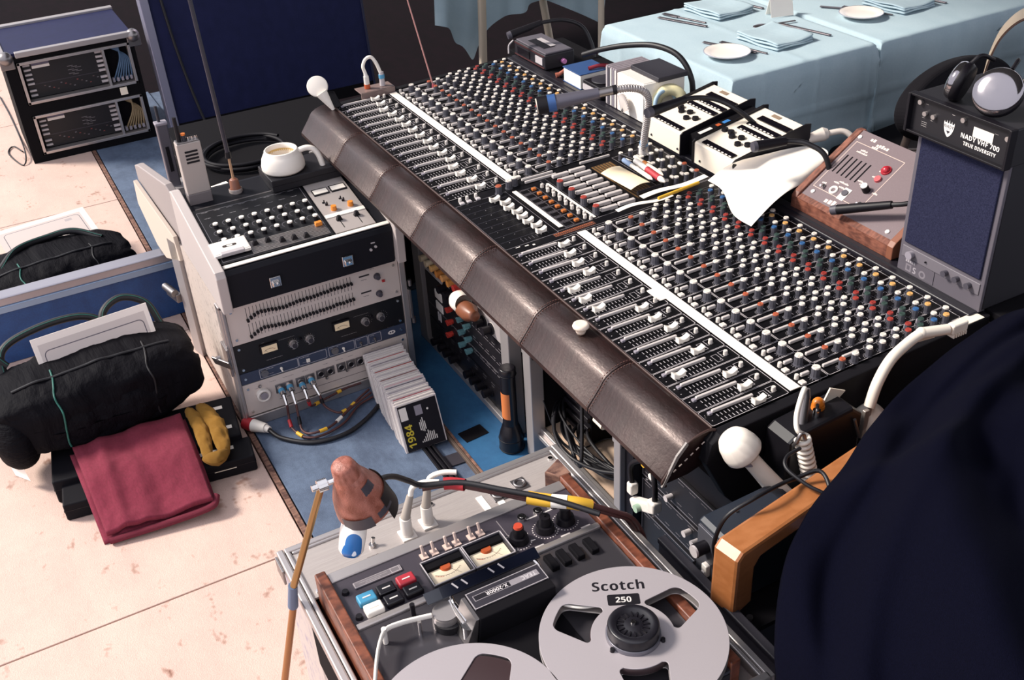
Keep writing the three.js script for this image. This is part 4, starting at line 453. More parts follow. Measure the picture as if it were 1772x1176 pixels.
  const hole = (c0) => { const p = new THREE.Path(), P = (r, a) => [r * Math.cos(a), r * Math.sin(a)]; const D = Math.PI / 180; p.moveTo(...P(0.0625, c0 + 30 * D)); p.absarc(0, 0, 0.06, c0 + 27 * D, c0 - 27 * D, true); p.quadraticCurveTo(...P(0.065, c0 - 32 * D), ...P(0.07, c0 - 29 * D)); p.lineTo(...P(0.107, c0 - 14.5 * D)); p.quadraticCurveTo(...P(0.115, c0 - 11.5 * D), ...P(0.115, c0 - 8 * D)); p.absarc(0, 0, 0.115, c0 - 8 * D, c0 + 8 * D, false); p.quadraticCurveTo(...P(0.115, c0 + 11.5 * D), ...P(0.107, c0 + 14.5 * D)); p.lineTo(...P(0.07, c0 + 29 * D)); p.quadraticCurveTo(...P(0.066, c0 + 32 * D), ...P(0.0625, c0 + 30 * D)); return p; };
  const flange = (rot) => { const s = new THREE.Shape(); s.absarc(0, 0, rim, 0, Math.PI * 2, false); for (const a of a0) s.holes.push(hole(a + rot)); const h = new THREE.Path(); h.absarc(0, 0, 0.036, 0, Math.PI * 2, true); s.holes.push(h); const g = new THREE.ExtrudeGeometry(s, { depth: 0.0008, bevelEnabled: true, bevelSize: 0.0006, bevelThickness: 0.0005, bevelSegments: 2, bevelOffset: -0.0006, curveSegments: 96 }); const u = g.attributes.uv, q = g.attributes.position; for (let i = 0; i < u.count; i++) u.setXY(i, q.getX(i) / (rim * 2) + 0.5, q.getY(i) / (rim * 2) + 0.5); return g.rotateX(-Math.PI / 2); };
  const face = (print) => new THREE.MeshPhysicalMaterial({ roughness: 0.48, metalness: 0.35, map: ctex(1600, 1600, (g, w2) => { g.fillStyle = '#aaa2a5'; g.fillRect(0, 0, w2, w2); for (let i = 0; i < 9000; i++) { g.fillStyle = `rgba(${rnd() > 0.5 ? '255,250,250' : '60,50,60'},0.05)`; g.fillRect(rnd() * w2, rnd() * w2, 3, 3); } if (print) { g.save(); g.translate(800, 230); g.scale(1.02, 1); txt(g, 'Scotch', -60, 55, 150, '#19151c', 'bold', 'center'); g.restore(); g.fillStyle = '#17141a'; g.beginPath(); g.roundRect(625, 335, 285, 128, 18); g.fill(); txt(g, '250', 765, 430, 88, '#e6dfda', 'bold', 'center'); } }) });
  const fG = [flange(0), flange(0.62)];
  const reel = (x, z, turn, print, pack, k, label) => { const r = thing('tape_reel', label, 'tape reel', [x, 0.696, z], null, turn); const P = (n, g, m, l) => { const o = part(r, n, g, m, l, true); return o; }; const up = new THREE.Mesh(fG[k], face(print)); up.name = numbered('upper_flange'); up.position.y = 0.025; up.castShadow = up.receiveShadow = true; r.add(up); const lo = new THREE.Mesh(fG[k], M.alu); lo.name = numbered('lower_flange'); lo.position.y = 0.012; lo.castShadow = true; r.add(lo);
    P('hub', [cy(0.057, 0.057, 0.0125, 0, 0.0187, 0, 48), cy(0.03, 0.03, 0.02, 0, 0.002, 0, 32)], mat('#8f888a', 0.4, 0.5)); if (pack) P('tape_pack', lt([[0.057, 0.0135], [pack, 0.0135], [pack, 0.0245], [0.057, 0.0245]], 64), mat('#3a2c2e', 0.35), 'dark brown tape wound on the reel'); else P('tape_pack', lt([[0.057, 0.0135], [0.061, 0.0135], [0.061, 0.0245], [0.057, 0.0245]], 64), mat('#3a2c2e', 0.35));
    const lk = []; for (let i = 0; i <= 36; i++) lk.push(i); P('hub_lock', [lt([[0, 0.05], [0.012, 0.05], [0.014, 0.047], [0.024, 0.047], [0.026, 0.051], [0.034, 0.051], [0.0365, 0.048], [0.0372, 0.03]], 48)], mat('#16141a', 0.35)); P('lock_ring', lt([[0.0372, 0.033], [0.039, 0.033], [0.0395, 0.024], [0.036, 0.024]], 48), mat('#6c6a72', 0.3, 0.4)); for (const a of [0.35, 2.45, 4.55]) P('lock_screw', cy(0.003, 0.0035, 0.007, Math.cos(a) * 0.0425, 0.0285, Math.sin(a) * 0.0425, 12), a > 4 ? M.chrome : M.black); P('spindle', cy(0.004, 0.004, 0.004, 0, 0.0515, 0, 12), M.chrome); for (let i = 0; i < 16; i++) { const a = i * 0.3927; P('lock_rib', rt(bx(0.009, 0.0015, 0.0022, 0.0185, 0.0477, 0), 0, a, 0), M.black); } return r; };
  reel(-0.388, 0.331, -0.462, true, 0, 0, 'silver tape reel printed with black lettering, nearly empty, on the right spindle'); reel(-0.652, 0.345, -0.462, false, 0.112, 1, 'plain silver tape reel full of brown tape, at the lower left of the tape recorder');
  solo('leader_tape', (() => { const cv = curve([[-0.74, 0.714, 0.225], [-0.718, 0.715, 0.18], [-0.700, 0.715, 0.15], [-0.684, 0.715, 0.134], [-0.66, 0.715, 0.134], [-0.636, 0.715, 0.139], [-0.616, 0.715, 0.144]]); return new THREE.TubeGeometry(cv, 60, 0.0028, 8).applyMatrix4(new THREE.Matrix4().makeTranslation(0, -0.715, 0)).scale(1, 1.8, 1).translate(0, 0.715, 0); })(), M.white, 'white leader tape threaded around the guide post to the capstan', 'tape');
  solo('leader_tape', tb([[-0.4484, 0.7155, 0.2113], [-0.4345, 0.7155, 0.2329], [-0.414, 0.7155, 0.2479], [-0.3825, 0.7155, 0.2565]], 0.0024, 24, 8), M.white, 'white tape end showing in the window of the printed reel', 'tape');
  // connectors and loom
  for (const [i, x, z, x2, z2] of [[0, -0.556, -0.098, -0.54, -0.098], [1, -0.514, -0.106, -0.505, -0.105]]) { const q = thing('xlr_plug', i ? 'right one of the two white cable plugs standing in the connector panel' : 'left one of the two white cable plugs standing in the connector panel', 'plug', [x, 0.648, z]); part(q, 'shell', [cy(0.0098, 0.0105, 0.04, x, 0.668, z, 20)].concat([cy(0.0108, 0.0108, 0.006, x, 0.652, z, 20), bx(0.026, 0.004, 0.03, x, 0.65, z, 0.001)]), M.offwhite); part(q, 'boot', rod([x, 0.687, z], [x2, 0.725, z2 - 0.006], 0.0085, 0.006), mat('#9b9188', 0.6)); part(q, 'strain_relief', tb([[x2, 0.723, z2 - 0.006], [x2 + 0.006, 0.742, z2 - 0.004], [x2 + 0.024, 0.752, z2 + 0.006], [x2 + 0.045, 0.752, z2 + 0.018]], 0.0048, 24, 8), i ? M.white : M.white); }
  const lo = thing('cable_loom', 'brown cable loom with red, yellow and white tape bands across the tape recorder', 'cable loom', [-0.39, 0.715, 0.05]);
  const lp = [[-0.525, 0.752, -0.083], [-0.495, 0.753, -0.072], [-0.474, 0.753, -0.06], [-0.432, 0.752, -0.018], [-0.376, 0.748, 0.038], [-0.325, 0.745, 0.078], [-0.271, 0.715, 0.097], [-0.238, 0.685, 0.1], [-0.203, 0.60, 0.085], [-0.18, 0.48, 0.05], [-0.18, 0.36, 0.02]], lc = curve(lp);
  for (const [dx, dy] of [[-0.004, 0], [0.004, 0.002], [0, -0.004]]) part(lo, 'lead', new THREE.TubeGeometry(curve(lp.map(([x, y, z], i) => [x + dx, y + dy + 0.001 * Math.sin(i + dx * 900), z + dx])), 70, 0.0042, 8), M.cableBrown); const band = (a, b, r, m) => { const pts = []; for (let u = a; u <= b + 1e-6; u += (b - a) / 4) pts.push(lc.getPointAt(u)); part(lo, 'tape_band', new THREE.TubeGeometry(new THREE.CatmullRomCurve3(pts), 10, r, 12), m); };
  band(0.05, 0.1, 0.0105, M.red); band(0.25, 0.305, 0.0112, M.yellow); band(0.305, 0.34, 0.0115, M.white); band(0.34, 0.395, 0.0112, M.yellow);
  // desk lamp clamped to the case
  const l = thing('desk_lamp', 'desk lamp with a brown metal shade patched with black tape on a brass arm', 'desk lamp', [-0.77, 0.62, -0.05]);
  const top = V(-0.675, 0.936, 0.012), mouth = V(-0.648, 0.839, -0.002), ax = mouth.clone().sub(top).normalize(), qd = new THREE.Quaternion().setFromUnitVectors(V(0, 1, 0), ax);
  const shadeG = lt([[0, 0], [0.012, 0.001], [0.0175, 0.006], [0.0195, 0.015], [0.022, 0.03], [0.03, 0.05], [0.0385, 0.072], [0.042, 0.088], [0.0445, 0.105], [0.043, 0.105], [0.0405, 0.088], [0.0285, 0.05], [0.018, 0.015], [0, 0.006]], 40); const place = (g) => g.applyQuaternion(qd).translate(top.x, top.y, top.z);
  const rustT = tuck(ntex(256, (u, v) => mix('#7c4232', '#a8695a', 0.45 + tn(u, v, 3, 2) + (rnd() - 0.5) * 0.3), true), 1); part(l, 'lamp_shade', place(shadeG), new THREE.MeshPhysicalMaterial({ map: rustT, roughness: 0.38, bumpMap: grain, bumpScale: 0.0005 }));
  const patch = (y0, y1, r0, r1, dir, da, m, n = 'tape_patch') => { const dl = V(...dir).applyQuaternion(qd.clone().invert()), a = Math.atan2(dl.x, dl.z) - da / 2; part(l, n, place(new THREE.CylinderGeometry(r1, r0, y1 - y0, 16, 3, true, a, da).translate(0, (y0 + y1) / 2, 0)), m); };
  const tapeM = mat('#3d3a41', 0.35, 0, { side: THREE.DoubleSide }); patch(0.04, 0.1, 0.0275, 0.0452, [0.45, 0.2, 0.85], 0.7, tapeM); patch(0.085, 0.107, 0.0435, 0.0458, [-0.55, 0, 0.8], 1.1, mat('#4a4448', 0.4, 0, { side: THREE.DoubleSide })); patch(0.072, 0.125, 0.0415, 0.047, [1, 0.2, 0.15], 1.7, mat('#0f0d12', 0.5, 0, { side: THREE.DoubleSide }));
  part(l, 'arm', [rod([-0.770, 0.70, -0.035], [-0.706, 0.893, -0.004], 0.0058, 0.0052)], M.brass); part(l, 'arm', rod([-0.961, 0.02, -0.01], [-0.772, 0.655, -0.05], 0.0062, 0.0058), mat('#a5714a', 0.4, 0.5)); part(l, 'joint', [cy(0.0095, 0.0095, 0.014, -0.704, 0.897, -0.003, 18, 'x'), rod([-0.704, 0.897, -0.003], [-0.676, 0.905, 0.006], 0.004), cy(0.005, 0.005, 0.02, -0.71, 0.897, -0.003, 12, 'x')], M.chrome);
  part(l, 'base', lt([[0, 0], [0.085, 0], [0.085, 0.012], [0.03, 0.022], [0.012, 0.03], [0, 0.03]], 32).translate(-0.965, 0, -0.01), mat('#7c4232', 0.4)); part(l, 'clip', rod([-0.771, 0.70, -0.036], [-0.7755, 0.645, -0.05], 0.0075, 0.0085), mat('#5a6a84', 0.5), 'blue-grey clip'); part(l, 'cable', tb([[-0.640, 0.85, -0.008], [-0.61, 0.845, -0.03], [-0.58, 0.82, -0.055], [-0.55, 0.785, -0.072], [-0.525, 0.76, -0.078], [-0.47, 0.761, -0.05], [-0.42, 0.76, 0.0], [-0.36, 0.756, 0.06], [-0.31, 0.748, 0.12]], 0.0048, 80, 8), M.cable);
  const tip = V(-0.688, 0.772, 0.022), b0 = V(-0.655, 0.855, -0.002), bd = tip.clone().sub(b0), bq = new THREE.Quaternion().setFromUnitVectors(V(0, 1, 0), bd.clone().normalize()), bl = bd.length(); const pb = (g) => g.applyQuaternion(bq).translate(b0.x, b0.y, b0.z);
  part(l, 'bulb', pb(lt([[0.010, 0], [0.014, 0.02], [0.0195, 0.045], [0.0205, 0.06], [0.019, bl - 0.008], [0.014, bl], [0, bl + 0.003]], 28)), new THREE.MeshPhysicalMaterial({ roughness: 0.25, map: ctex(512, 256, (g, w2, h2) => { g.fillStyle = '#f1eae2'; g.fillRect(0, 0, w2, h2); g.fillStyle = '#2c68a8'; g.beginPath(); g.ellipse(120, 95, 62, 52, 0.5, 0, 7); g.fill(); g.beginPath(); g.ellipse(165, 70, 40, 40, 0, 0, 7); g.fill(); g.fillStyle = '#dfe6ee'; g.beginPath(); g.arc(112, 78, 16, 0, 7); g.fill(); }) }), 'white bulb with a blue print');
}
// ---------- shelf behind the console and what stands on it ----------
{
  const s = thing('equipment_table', 'narrow dark table carrying the boxes and units directly behind the console', 'table', [0.77, 0, -0.9]);
  part(s, 'table_top', bb(0.668, 0.716, -2.0, 0.88, 0.7415, 0.24, 0.003), M.blackMatte); for (const [x, z] of [[0.69, -1.97], [0.86, -1.97], [0.69, 0.2], [0.86, 0.2], [0.86, -0.9]]) part(s, 'leg', bb(x - 0.018, -0.04, z - 0.018, x + 0.018, 0.716, z + 0.018), M.blackMatte);
}
const Y = 0.7415;
{ // two cream processor units, sloping fronts
  const cap = (z0, label, strap) => {
    const t = thing('processor_unit', label, 'effects unit', [0.73, Y, z0 + 0.084]), z1 = z0 + 0.168, SY = (x) => 0.80 + (x - 0.617) * 0.182, a = Math.atan(0.182);
    part(t, 'body', exz([[0.617, Y + 0.001], [0.617, 0.797], [0.621, 0.8007], [0.84, 0.8405], [0.845, 0.838], [0.845, Y + 0.001]], z0 + 0.004, z1 - 0.004, 0.0015), mat('#e9ddcc', 0.5));
    for (const [p, q] of [[z0, z0 + 0.004], [z1 - 0.004, z1]]) part(t, 'side_plate', exz([[0.612, Y + 0.001], [0.612, 0.80], [0.62, 0.806], [0.84, 0.848], [0.855, 0.846], [0.855, Y + 0.001]], p, q), M.black);
    const sl = (x, za, zb, w = 0.017) => { const g = rt(bx(w, 0.003, zb - za), 0, 0, a); const o = put(t, 'display_slot', g, M.blackGloss, x, SY(x) + 0.0014, (za + zb) / 2); };
    sl(0.633, z0 + 0.024, z0 + 0.146); sl(0.736, z0 + 0.034, z0 + 0.152); sl(0.764, z0 + 0.036, z0 + 0.154); sl(0.798, z0 + 0.038, z0 + 0.154, 0.02);
    for (const x of [0.736, 0.764, 0.633]) for (let i = 0; i < 7; i++) { const g = rt(bx(0.003, 0.001, 0.008), 0, 0, a); put(t, 'slot_mark', g, M.offwhite, x - 0.0075, SY(x - 0.0075) + 0.003, z0 + 0.05 + i * 0.0145); }
    for (const [x, z] of [[0.7, 0.021], [0.702, 0.044], [0.69, 0.063], [0.70, 0.088], [0.675, 0.105], [0.688, 0.128]]) put(t, 'push_button', cy(0.0085, 0.0092, 0.008, 0, 0.004, 0, 8), M.black, x, SY(x), z0 + z); put(t, 'maker_print', rt(bx(0.012, 0.0008, 0.03), 0, 0, a), mat('#8a7664', 0.6), 0.826, SY(0.826) + 0.0012, z0 + 0.07); for (const [x, z] of [[0.616, 0.03], [0.616, 0.15]]) put(t, 'screw', cy(0.003, 0.003, 0.003, 0, 0, 0, 10, 'x'), M.graphite, x, 0.755, z0 + z);
  };
  cap(-1.110, 'cream sloping processor unit with black slots, the one further from the brown wooden box'); cap(-0.893, 'cream sloping processor unit with black slots, next to the brown wooden box');
  const br = thing('badge_strip', 'black panel with a small white and blue badge between the two cream processor units', 'badge', [0.72, Y, -0.917]); part(br, 'panel', exz([[0.64, Y + 0.001], [0.64, 0.80], [0.84, 0.83], [0.84, Y + 0.001]], -0.94, -0.8945), M.blackMatte); for (const [x, w, m] of [[0.668, 0.04, M.offwhite], [0.71, 0.012, mat('#b0522c', 0.5)], [0.735, 0.02, mat('#3b78b8', 0.5)]]) put(br, 'badge', rt(bx(w, 0.001, 0.012), 0, 0, 0.149), m, x, 0.801 + (x - 0.64) * 0.15 + 0.0045, -0.912);
}
const wandMic = (pts, r, label, n = 0.3) => { const t = thing('gooseneck_microphone', label, 'microphone', [pts[0][0], pts[0][1], pts[0][2]]); const cv = curve(pts); part(t, 'neck', new THREE.TubeGeometry(cv, 60, r, 10), M.cable); const A = cv.getPointAt(0), B = cv.getPointAt(n); part(t, 'capsule', rod(A.toArray(), B.toArray(), r * 2.1, r * 1.6, 18), M.black); part(t, 'capsule_grille', rod(A.clone().lerp(B, -0.12).toArray(), A.toArray(), r * 1.9, r * 2.1, 18), M.darkgrey); return t; };
wandMic([[0.459, 0.93, -0.864], [0.54, 0.93, -0.882], [0.609, 0.93, -0.876], [0.66, 0.92, -0.845], [0.70, 0.89, -0.80], [0.76, 0.83, -0.78]].map(([x, y, z]) => [x + 0.045, y - 0.035, z - 0.06]), 0.0065, 'black gooseneck microphone arching over the cream unit further from the wooden box', 0.32);
wandMic([[0.60, 0.88, -0.632], [0.645, 0.88, -0.63], [0.69, 0.88, -0.605], [0.715, 0.875, -0.575], [0.735, 0.85, -0.54], [0.75, 0.76, -0.52]], 0.0065, 'black gooseneck microphone lying above the white paper sheet beside the cream unit', 0.28);
solo('power_plug', [rod([0.858, 0.80, -0.735], [0.895, 0.81, -0.72], 0.012, 0.018), rod([0.895, 0.81, -0.72], [0.905, 0.812, -0.715], 0.018, 0.012), tb([[0.905, 0.812, -0.715], [0.94, 0.815, -0.69], [0.96, 0.78, -0.65], [0.955, 0.742, -0.6]], 0.008, 30, 8)], mat('#c9bfb6', 0.5), 'grey plug with a cable at the rear corner of the second cream unit', 'plug');
{ // brown wooden talkback box
  const t = thing('talkback_box', 'brown wooden talkback box with a sloping grey panel, slotted grille and red lamp', 'intercom box', [0.76, Y, -0.4]);
  const wm = new THREE.MeshPhysicalMaterial({ map: tuck(woodTex('#5a3328', '#875443'), 4), roughness: 0.5 }), a = Math.atan2(0.118, 0.18), L = Math.hypot(0.18, 0.118), side = [[0.654, Y + 0.001], [0.654, 0.772], [0.662, 0.782], [0.838, 0.893], [0.852, 0.893], [0.86, 0.885], [0.86, Y + 0.001]];
  part(t, 'wooden_side', uvm(exz(side, -0.556, -0.538, 0.002)), wm); part(t, 'wooden_side', uvm(exz(side, -0.25, -0.232, 0.002)), mat('#7d4c38', 0.5)); part(t, 'wooden_front', uvm(exz([[0.655, Y + 0.001], [0.655, 0.7715], [0.668, 0.779], [0.668, Y + 0.001]], -0.538, -0.25)), wm); part(t, 'back', bb(0.845, Y + 0.001, -0.538, 0.858, 0.885, -0.25), wm);
  const K = 3200, pz = 0.288; const pt = ctex(Math.round(L * K), Math.round(pz * K), (g, w2, h2) => { // u along the slope, v across
    const X = (s) => s * K, Z = (z) => (z + 0.538) * K; g.fillStyle = '#6d5e62'; g.fillRect(0, 0, w2, h2); for (let i = 0; i < 9000; i++) { g.fillStyle = `rgba(${rnd() > 0.5 ? '255,235,230' : '30,20,25'},0.05)`; g.fillRect(rnd() * w2, rnd() * h2, 3, 3); }
    g.strokeStyle = '#d9c0b0'; g.lineWidth = 4; g.strokeRect(X(0.036), Z(-0.528), X(0.146), Z(-0.378) - Z(-0.528)); const T2 = (s, x, z, n, f = 'bold') => txt(g, s, X(x), Z(z), n, '#e0d0c4', f, 'center', Math.PI / 2);
    g.fillStyle = '#e0d0c4'; const blk = (x, z, n, q) => { for (let i = 0; i < n; i++) g.fillRect(X(x), Z(z) + i * q * 1.5, q * (1.2 + (i % 3) * 0.3), q * 1.15); }; blk(0.197, -0.5, 2, 18); blk(0.19, -0.475, 5, 16); blk(0.182, -0.482, 3, 13); for (const [x, z, n] of [[0.165, -0.5, 5], [0.158, -0.507, 8], [0.137, -0.414, 3], [0.118, -0.418, 4], [0.094, -0.44, 4], [0.088, -0.43, 5], [0.066, -0.49, 4], [0.072, -0.478, 7], [0.06, -0.468, 6], [0.082, -0.385, 4], [0.052, -0.515, 3], [0.03, -0.398, 3]]) blk(x, z, n, 9); blk(0.012, -0.47, 4, 24); blk(0.012, -0.425, 3, 20);
  }); const pm = new THREE.MeshPhysicalMaterial({ map: pt, roughness: 0.55 });
  const PP = (s, z, h = 0) => [0.664 + Math.cos(a) * s - Math.sin(a) * h, 0.7745 + Math.sin(a) * s + Math.cos(a) * h, z]; const onp = (n, g, m, s, z, h = 0, l) => put(t, n, rt(g, 0, 0, a), m, ...PP(s, z, h), l);
  onp('panel', bx(L, 0.003, pz), pm, L / 2, -0.394, 0); for (let i = 0; i < 6; i++) onp('grille_slot', bx(0.055, 0.0012, 0.004), M.blackMatte, 0.115, -0.517 + i * 0.0145, 0.0012);
  onp('lamp', mg(cy(0.012, 0.013, 0.004, 0, 0.002, 0, 24), new THREE.SphereGeometry(0.0105, 20, 8, 0, 6.3, 0, 1.5).translate(0, 0.002, 0)), mat('#a52632', 0.25), 0.146, -0.4, 0.001, 'red lamp'); onp('push_button', mg(cy(0.008, 0.009, 0.006, 0, 0.003, 0, 20)), mat('#c25a5e', 0.4), 0.118, -0.399, 0.001); onp('volume_knob', mg(cy(0.0085, 0.009, 0.018, 0, 0.009, 0, 20)), M.black, 0.082, -0.4, 0.001).add((() => { const c = new THREE.Mesh(rt(cy(0.008, 0.008, 0.002, 0, 0.019, 0, 20), 0, 0, a), M.offwhite); c.name = 'knob_cap'; return c; })());
  onp('jack_socket', mg(new THREE.TorusGeometry(0.0085, 0.0035, 8, 24).rotateX(Math.PI / 2)), M.offwhite, 0.048, -0.472, 0.002); onp('socket_plate', bx(0.034, 0.002, 0.02), M.offwhite, 0.05, -0.44, 0.0016); onp('round_socket', cy(0.008, 0.008, 0.003, 0, 0.001, 0, 18), M.darkgrey, 0.053, -0.44, 0.003); for (const [s, z] of [[0.045, -0.502], [0.046, -0.386]]) onp('toggle_switch', mg(cy(0.005, 0.005, 0.004, 0, 0.002, 0, 12), rod([0, 0, 0], [-0.006, 0.012, 0], 0.002, 0.003)), M.chrome, s, z, 0.001); for (const [s, z] of [[0.022, -0.515], [0.018, -0.275], [0.195, -0.53], [0.19, -0.26]]) onp('screw', cy(0.005, 0.0055, 0.003, 0, 0.0015, 0, 14), M.offwhite, s, z, 0.001);
  wandMic([[0.645, 0.800, -0.395], [0.655, 0.81, -0.37], [0.675, 0.829, -0.33], [0.70, 0.848, -0.27], [0.74, 0.86, -0.235], [0.80, 0.84, -0.222], [0.83, 0.7415, -0.219]], 0.0055, 'short black gooseneck microphone lying across the corner of the brown wooden box', 0.34);
}
{ // monitor loudspeaker
  const t = thing('monitor_speaker', 'dark grey monitor loudspeaker with a blue-black grille standing at the console rear corner', 'loudspeaker', [0.745, Y, -0.095]);
  part(t, 'cabinet', bb(0.65, Y + 0.001, -0.203, 0.86, 1.055, 0.014, 0.004), mat('#1a181f', 0.6)); part(t, 'front_frame', exz([[0.642, Y + 0.001], [0.642, 1.053], [0.65, 1.054], [0.65, Y + 0.001]], -0.203, 0.014, 0.0015), mat('#5b565e', 0.5));
  const gt = tuck(ntex(128, (u, v, x, y) => mix('#1f2032', '#31334a', 0.5 + (rnd() - 0.5) * 0.9), true), 6); part(t, 'grille', uvm(bb(0.6375, 0.812, -0.192, 0.643, 1.052, 0.004, 0.003)), new THREE.MeshPhysicalMaterial({ map: gt, roughness: 1, specularIntensity: 0.1 }));
  part(t, 'control_strip', bb(0.64, 0.778, -0.195, 0.643, 0.803, 0.006, 0.001), mat('#6a656c', 0.45)); for (const z of [-0.168, -0.076, -0.047, -0.017]) put(t, 'knob', mg(dialG(z < -0.1 ? 0.009 : 0.0065, 0.012, 'x')), z < -0.1 ? M.grey : M.darkgrey, 0.635, 0.791, z); part(t, 'indicator', cy(0.002, 0.002, 0.004, 0.639, 0.79, -0.13, 10, 'x'), M.black);
  put(t, 'badge', bx(0.001, 0.03, 0.08), new THREE.MeshPhysicalMaterial({ roughness: 0.4, map: ctex(256, 96, (g, w2, h2) => { g.fillStyle = '#5b565e'; g.fillRect(0, 0, w2, h2); g.fillStyle = '#a39da2'; for (let i = 0; i < 5; i++) g.fillRect(10 + i * 17, 8, 13, 17); txt(g, 'S', 76, 86, 62, '#9c969c'); g.strokeStyle = '#7d777e'; g.lineWidth = 12; g.strokeRect(22, 42, 36, 42); g.beginPath(); g.arc(160, 64, 22, 0, 7); g.stroke(); }) }), 0.6412, 0.762, -0.145);
}
{ // wireless receiver on the loudspeaker
  const t = thing('wireless_receiver', 'black wireless receiver with white lettering and a shield emblem, on top of the loudspeaker', 'receiver', [0.72, 1.0555, -0.097]);
  part(t, 'case', bb(0.628, 1.056, -0.216, 0.82, 1.131, 0.022, 0.003), mat('#17151b', 0.55)); for (const z of [-0.2185, 0.0185]) part(t, 'front_lug', bb(0.612, 1.056, z, 0.63, 1.133, z + 0.006, 0.001), M.black); part(t, 'front_lip', [bb(0.614, 1.129, -0.216, 0.63, 1.1335, 0.022, 0.001), bb(0.614, 1.0555, -0.216, 0.63, 1.060, 0.022, 0.001)], M.black);
  const fm = pnl(0.232, 0.069, (g, w2, h2) => { const k = w2 / 0.232, Z = (z) => (z + 0.213) * k, Q = (y) => (1.129 - y) * k; g.fillStyle = '#151319'; g.fillRect(0, 0, w2, h2); const c = '#ece6e0';
    txt(g, 'NADY VHF 700', Z(-0.092), Q(1.081), Math.round(0.0132 * k), c); txt(g, 'TRUE DIVERSITY', Z(-0.083), Q(1.0685), Math.round(0.0098 * k), c);
    g.fillStyle = c; g.beginPath(); const sx = Z(-0.121), sy = Q(1.098), s = 0.0125 * k; g.moveTo(sx - s, sy); g.bezierCurveTo(sx - s, sy + s * 1.4, sx - s * 0.3, sy + s * 2, sx, sy + s * 2.2); g.bezierCurveTo(sx + s * 0.3, sy + s * 2, sx + s, sy + s * 1.4, sx + s, sy); g.closePath(); g.fill(); for (let i = 0; i < 5; i++) { const q = -0.9 + i * 0.45; g.beginPath(); g.moveTo(sx + q * s - 5, sy + 2); g.lineTo(sx + q * s * 1.05, sy - s * (0.55 - Math.abs(q) * 0.3)); g.lineTo(sx + q * s + 8, sy + 2); g.fill(); } txt(g, 'NADY', sx, sy + s * 0.75, Math.round(s * 0.7), '#3a363e', 'bold', 'center'); g.strokeStyle = '#2a262e'; g.lineWidth = 3; g.beginPath(); g.moveTo(sx - s * 0.5, sy + s); g.lineTo(sx + s * 0.6, sy + s * 0.9); g.stroke(); g.fillStyle = '#2a262e'; g.beginPath(); g.moveTo(sx - s * 0.4, sy + s * 1.2); g.lineTo(sx + s * 0.4, sy + s * 1.2); g.lineTo(sx, sy + s * 1.7); g.fill();
    for (let i = 0; i < 3; i++) tickText(g, Z(-0.187), Q(1.082 - i * 0.004), 9, '#cfc8c4', 5); tickText(g, Z(-0.187), Q(1.09), 4, '#cfc8c4', 5); tickText(g, Z(-0.166), Q(1.09), 4, '#cfc8c4', 5); tickText(g, Z(-0.182), Q(1.118), 5, '#cfc8c4', 4); tickText(g, Z(-0.118), Q(1.117), 4, '#cfc8c4', 6); tickText(g, Z(-0.018), Q(1.112), 6, '#cfc8c4', 4); }, 0.5, 0, 5600); put(t, 'front_panel', bx(0.004, 0.069, 0.232), fm, 0.6265, 1.0945, -0.097);
  for (const [y, z] of [[1.119, -0.193], [1.1, -0.178], [1.1, -0.157], [1.116, -0.088], [1.113, 0.013]]) put(t, 'knob', mg(dialG(0.0048, 0.008, 'x')), M.alu, 0.622, y, z); put(t, 'label', bx(0.001, 0.019, 0.045), M.white, 0.6238, 1.101, -0.042, 'white sticker');
}
{ // headphones
  const t = thing('headphones', 'silver and black headphones resting on top of the wireless receiver', 'headphones', [0.7, 1.1335, -0.09]);
  const cup = (x, y, z, r, dir) => { const q = new THREE.Quaternion().setFromUnitVectors(V(0, 1, 0), V(...dir).normalize()), P = (g) => g.applyQuaternion(q).translate(x, y, z); part(t, 'ear_cushion', P(lt([[0, -0.012], [r * 0.9, -0.012], [r * 1.02, -0.004], [r * 1.02, 0.004], [r * 0.95, 0.008], [0, 0.008]], 40)), M.black); part(t, 'ear_shell', P(lt([[r * 1.0, 0.005], [r * 1.0, 0.010], [r * 0.93, 0.016], [r * 0.7, 0.020], [r * 0.4, 0.0215], [0, 0.022]], 44)), mat('#9a9599', 0.12, 0.95), 'shiny silver ear shell'); };
  cup(0.66, 1.166, -0.140, 0.037, [-0.35, 0.25, -0.9]); cup(0.655, 1.172, -0.052, 0.044, [-0.75, 0.55, 0.25]); part(t, 'yoke', tb([[0.67, 1.2, -0.135], [0.69, 1.213, -0.13], [0.72, 1.2, -0.125]], 0.004, 20, 8), M.black); part(t, 'yoke', tb([[0.69, 1.205, -0.06], [0.715, 1.215, -0.07], [0.74, 1.2, -0.09]], 0.004, 20, 8), M.black);
  const hb = curve([[0.70, 1.15, -0.128], [0.735, 1.195, -0.15], [0.78, 1.235, -0.165], [0.83, 1.26, -0.16], [0.86, 1.26, -0.12], [0.84, 1.23, -0.07], [0.77, 1.19, -0.05], [0.715, 1.17, -0.055]]); part(t, 'headband', sheet(40, 1, (u, v) => { const q = hb.getPointAt(u); return [q.x, q.y + (v - 0.5) * 0.022, q.z]; }, 0).translate(0, 0, 0), mat('#e5d9c8', 0.5, 0, { side: THREE.DoubleSide }), 'cream headband'); part(t, 'band_edge', tb(hb.getSpacedPoints(30).map((q) => [q.x + 0.001, q.y - 0.012, q.z]), 0.0028, 50, 6), mat('#5a4034', 0.5));
}
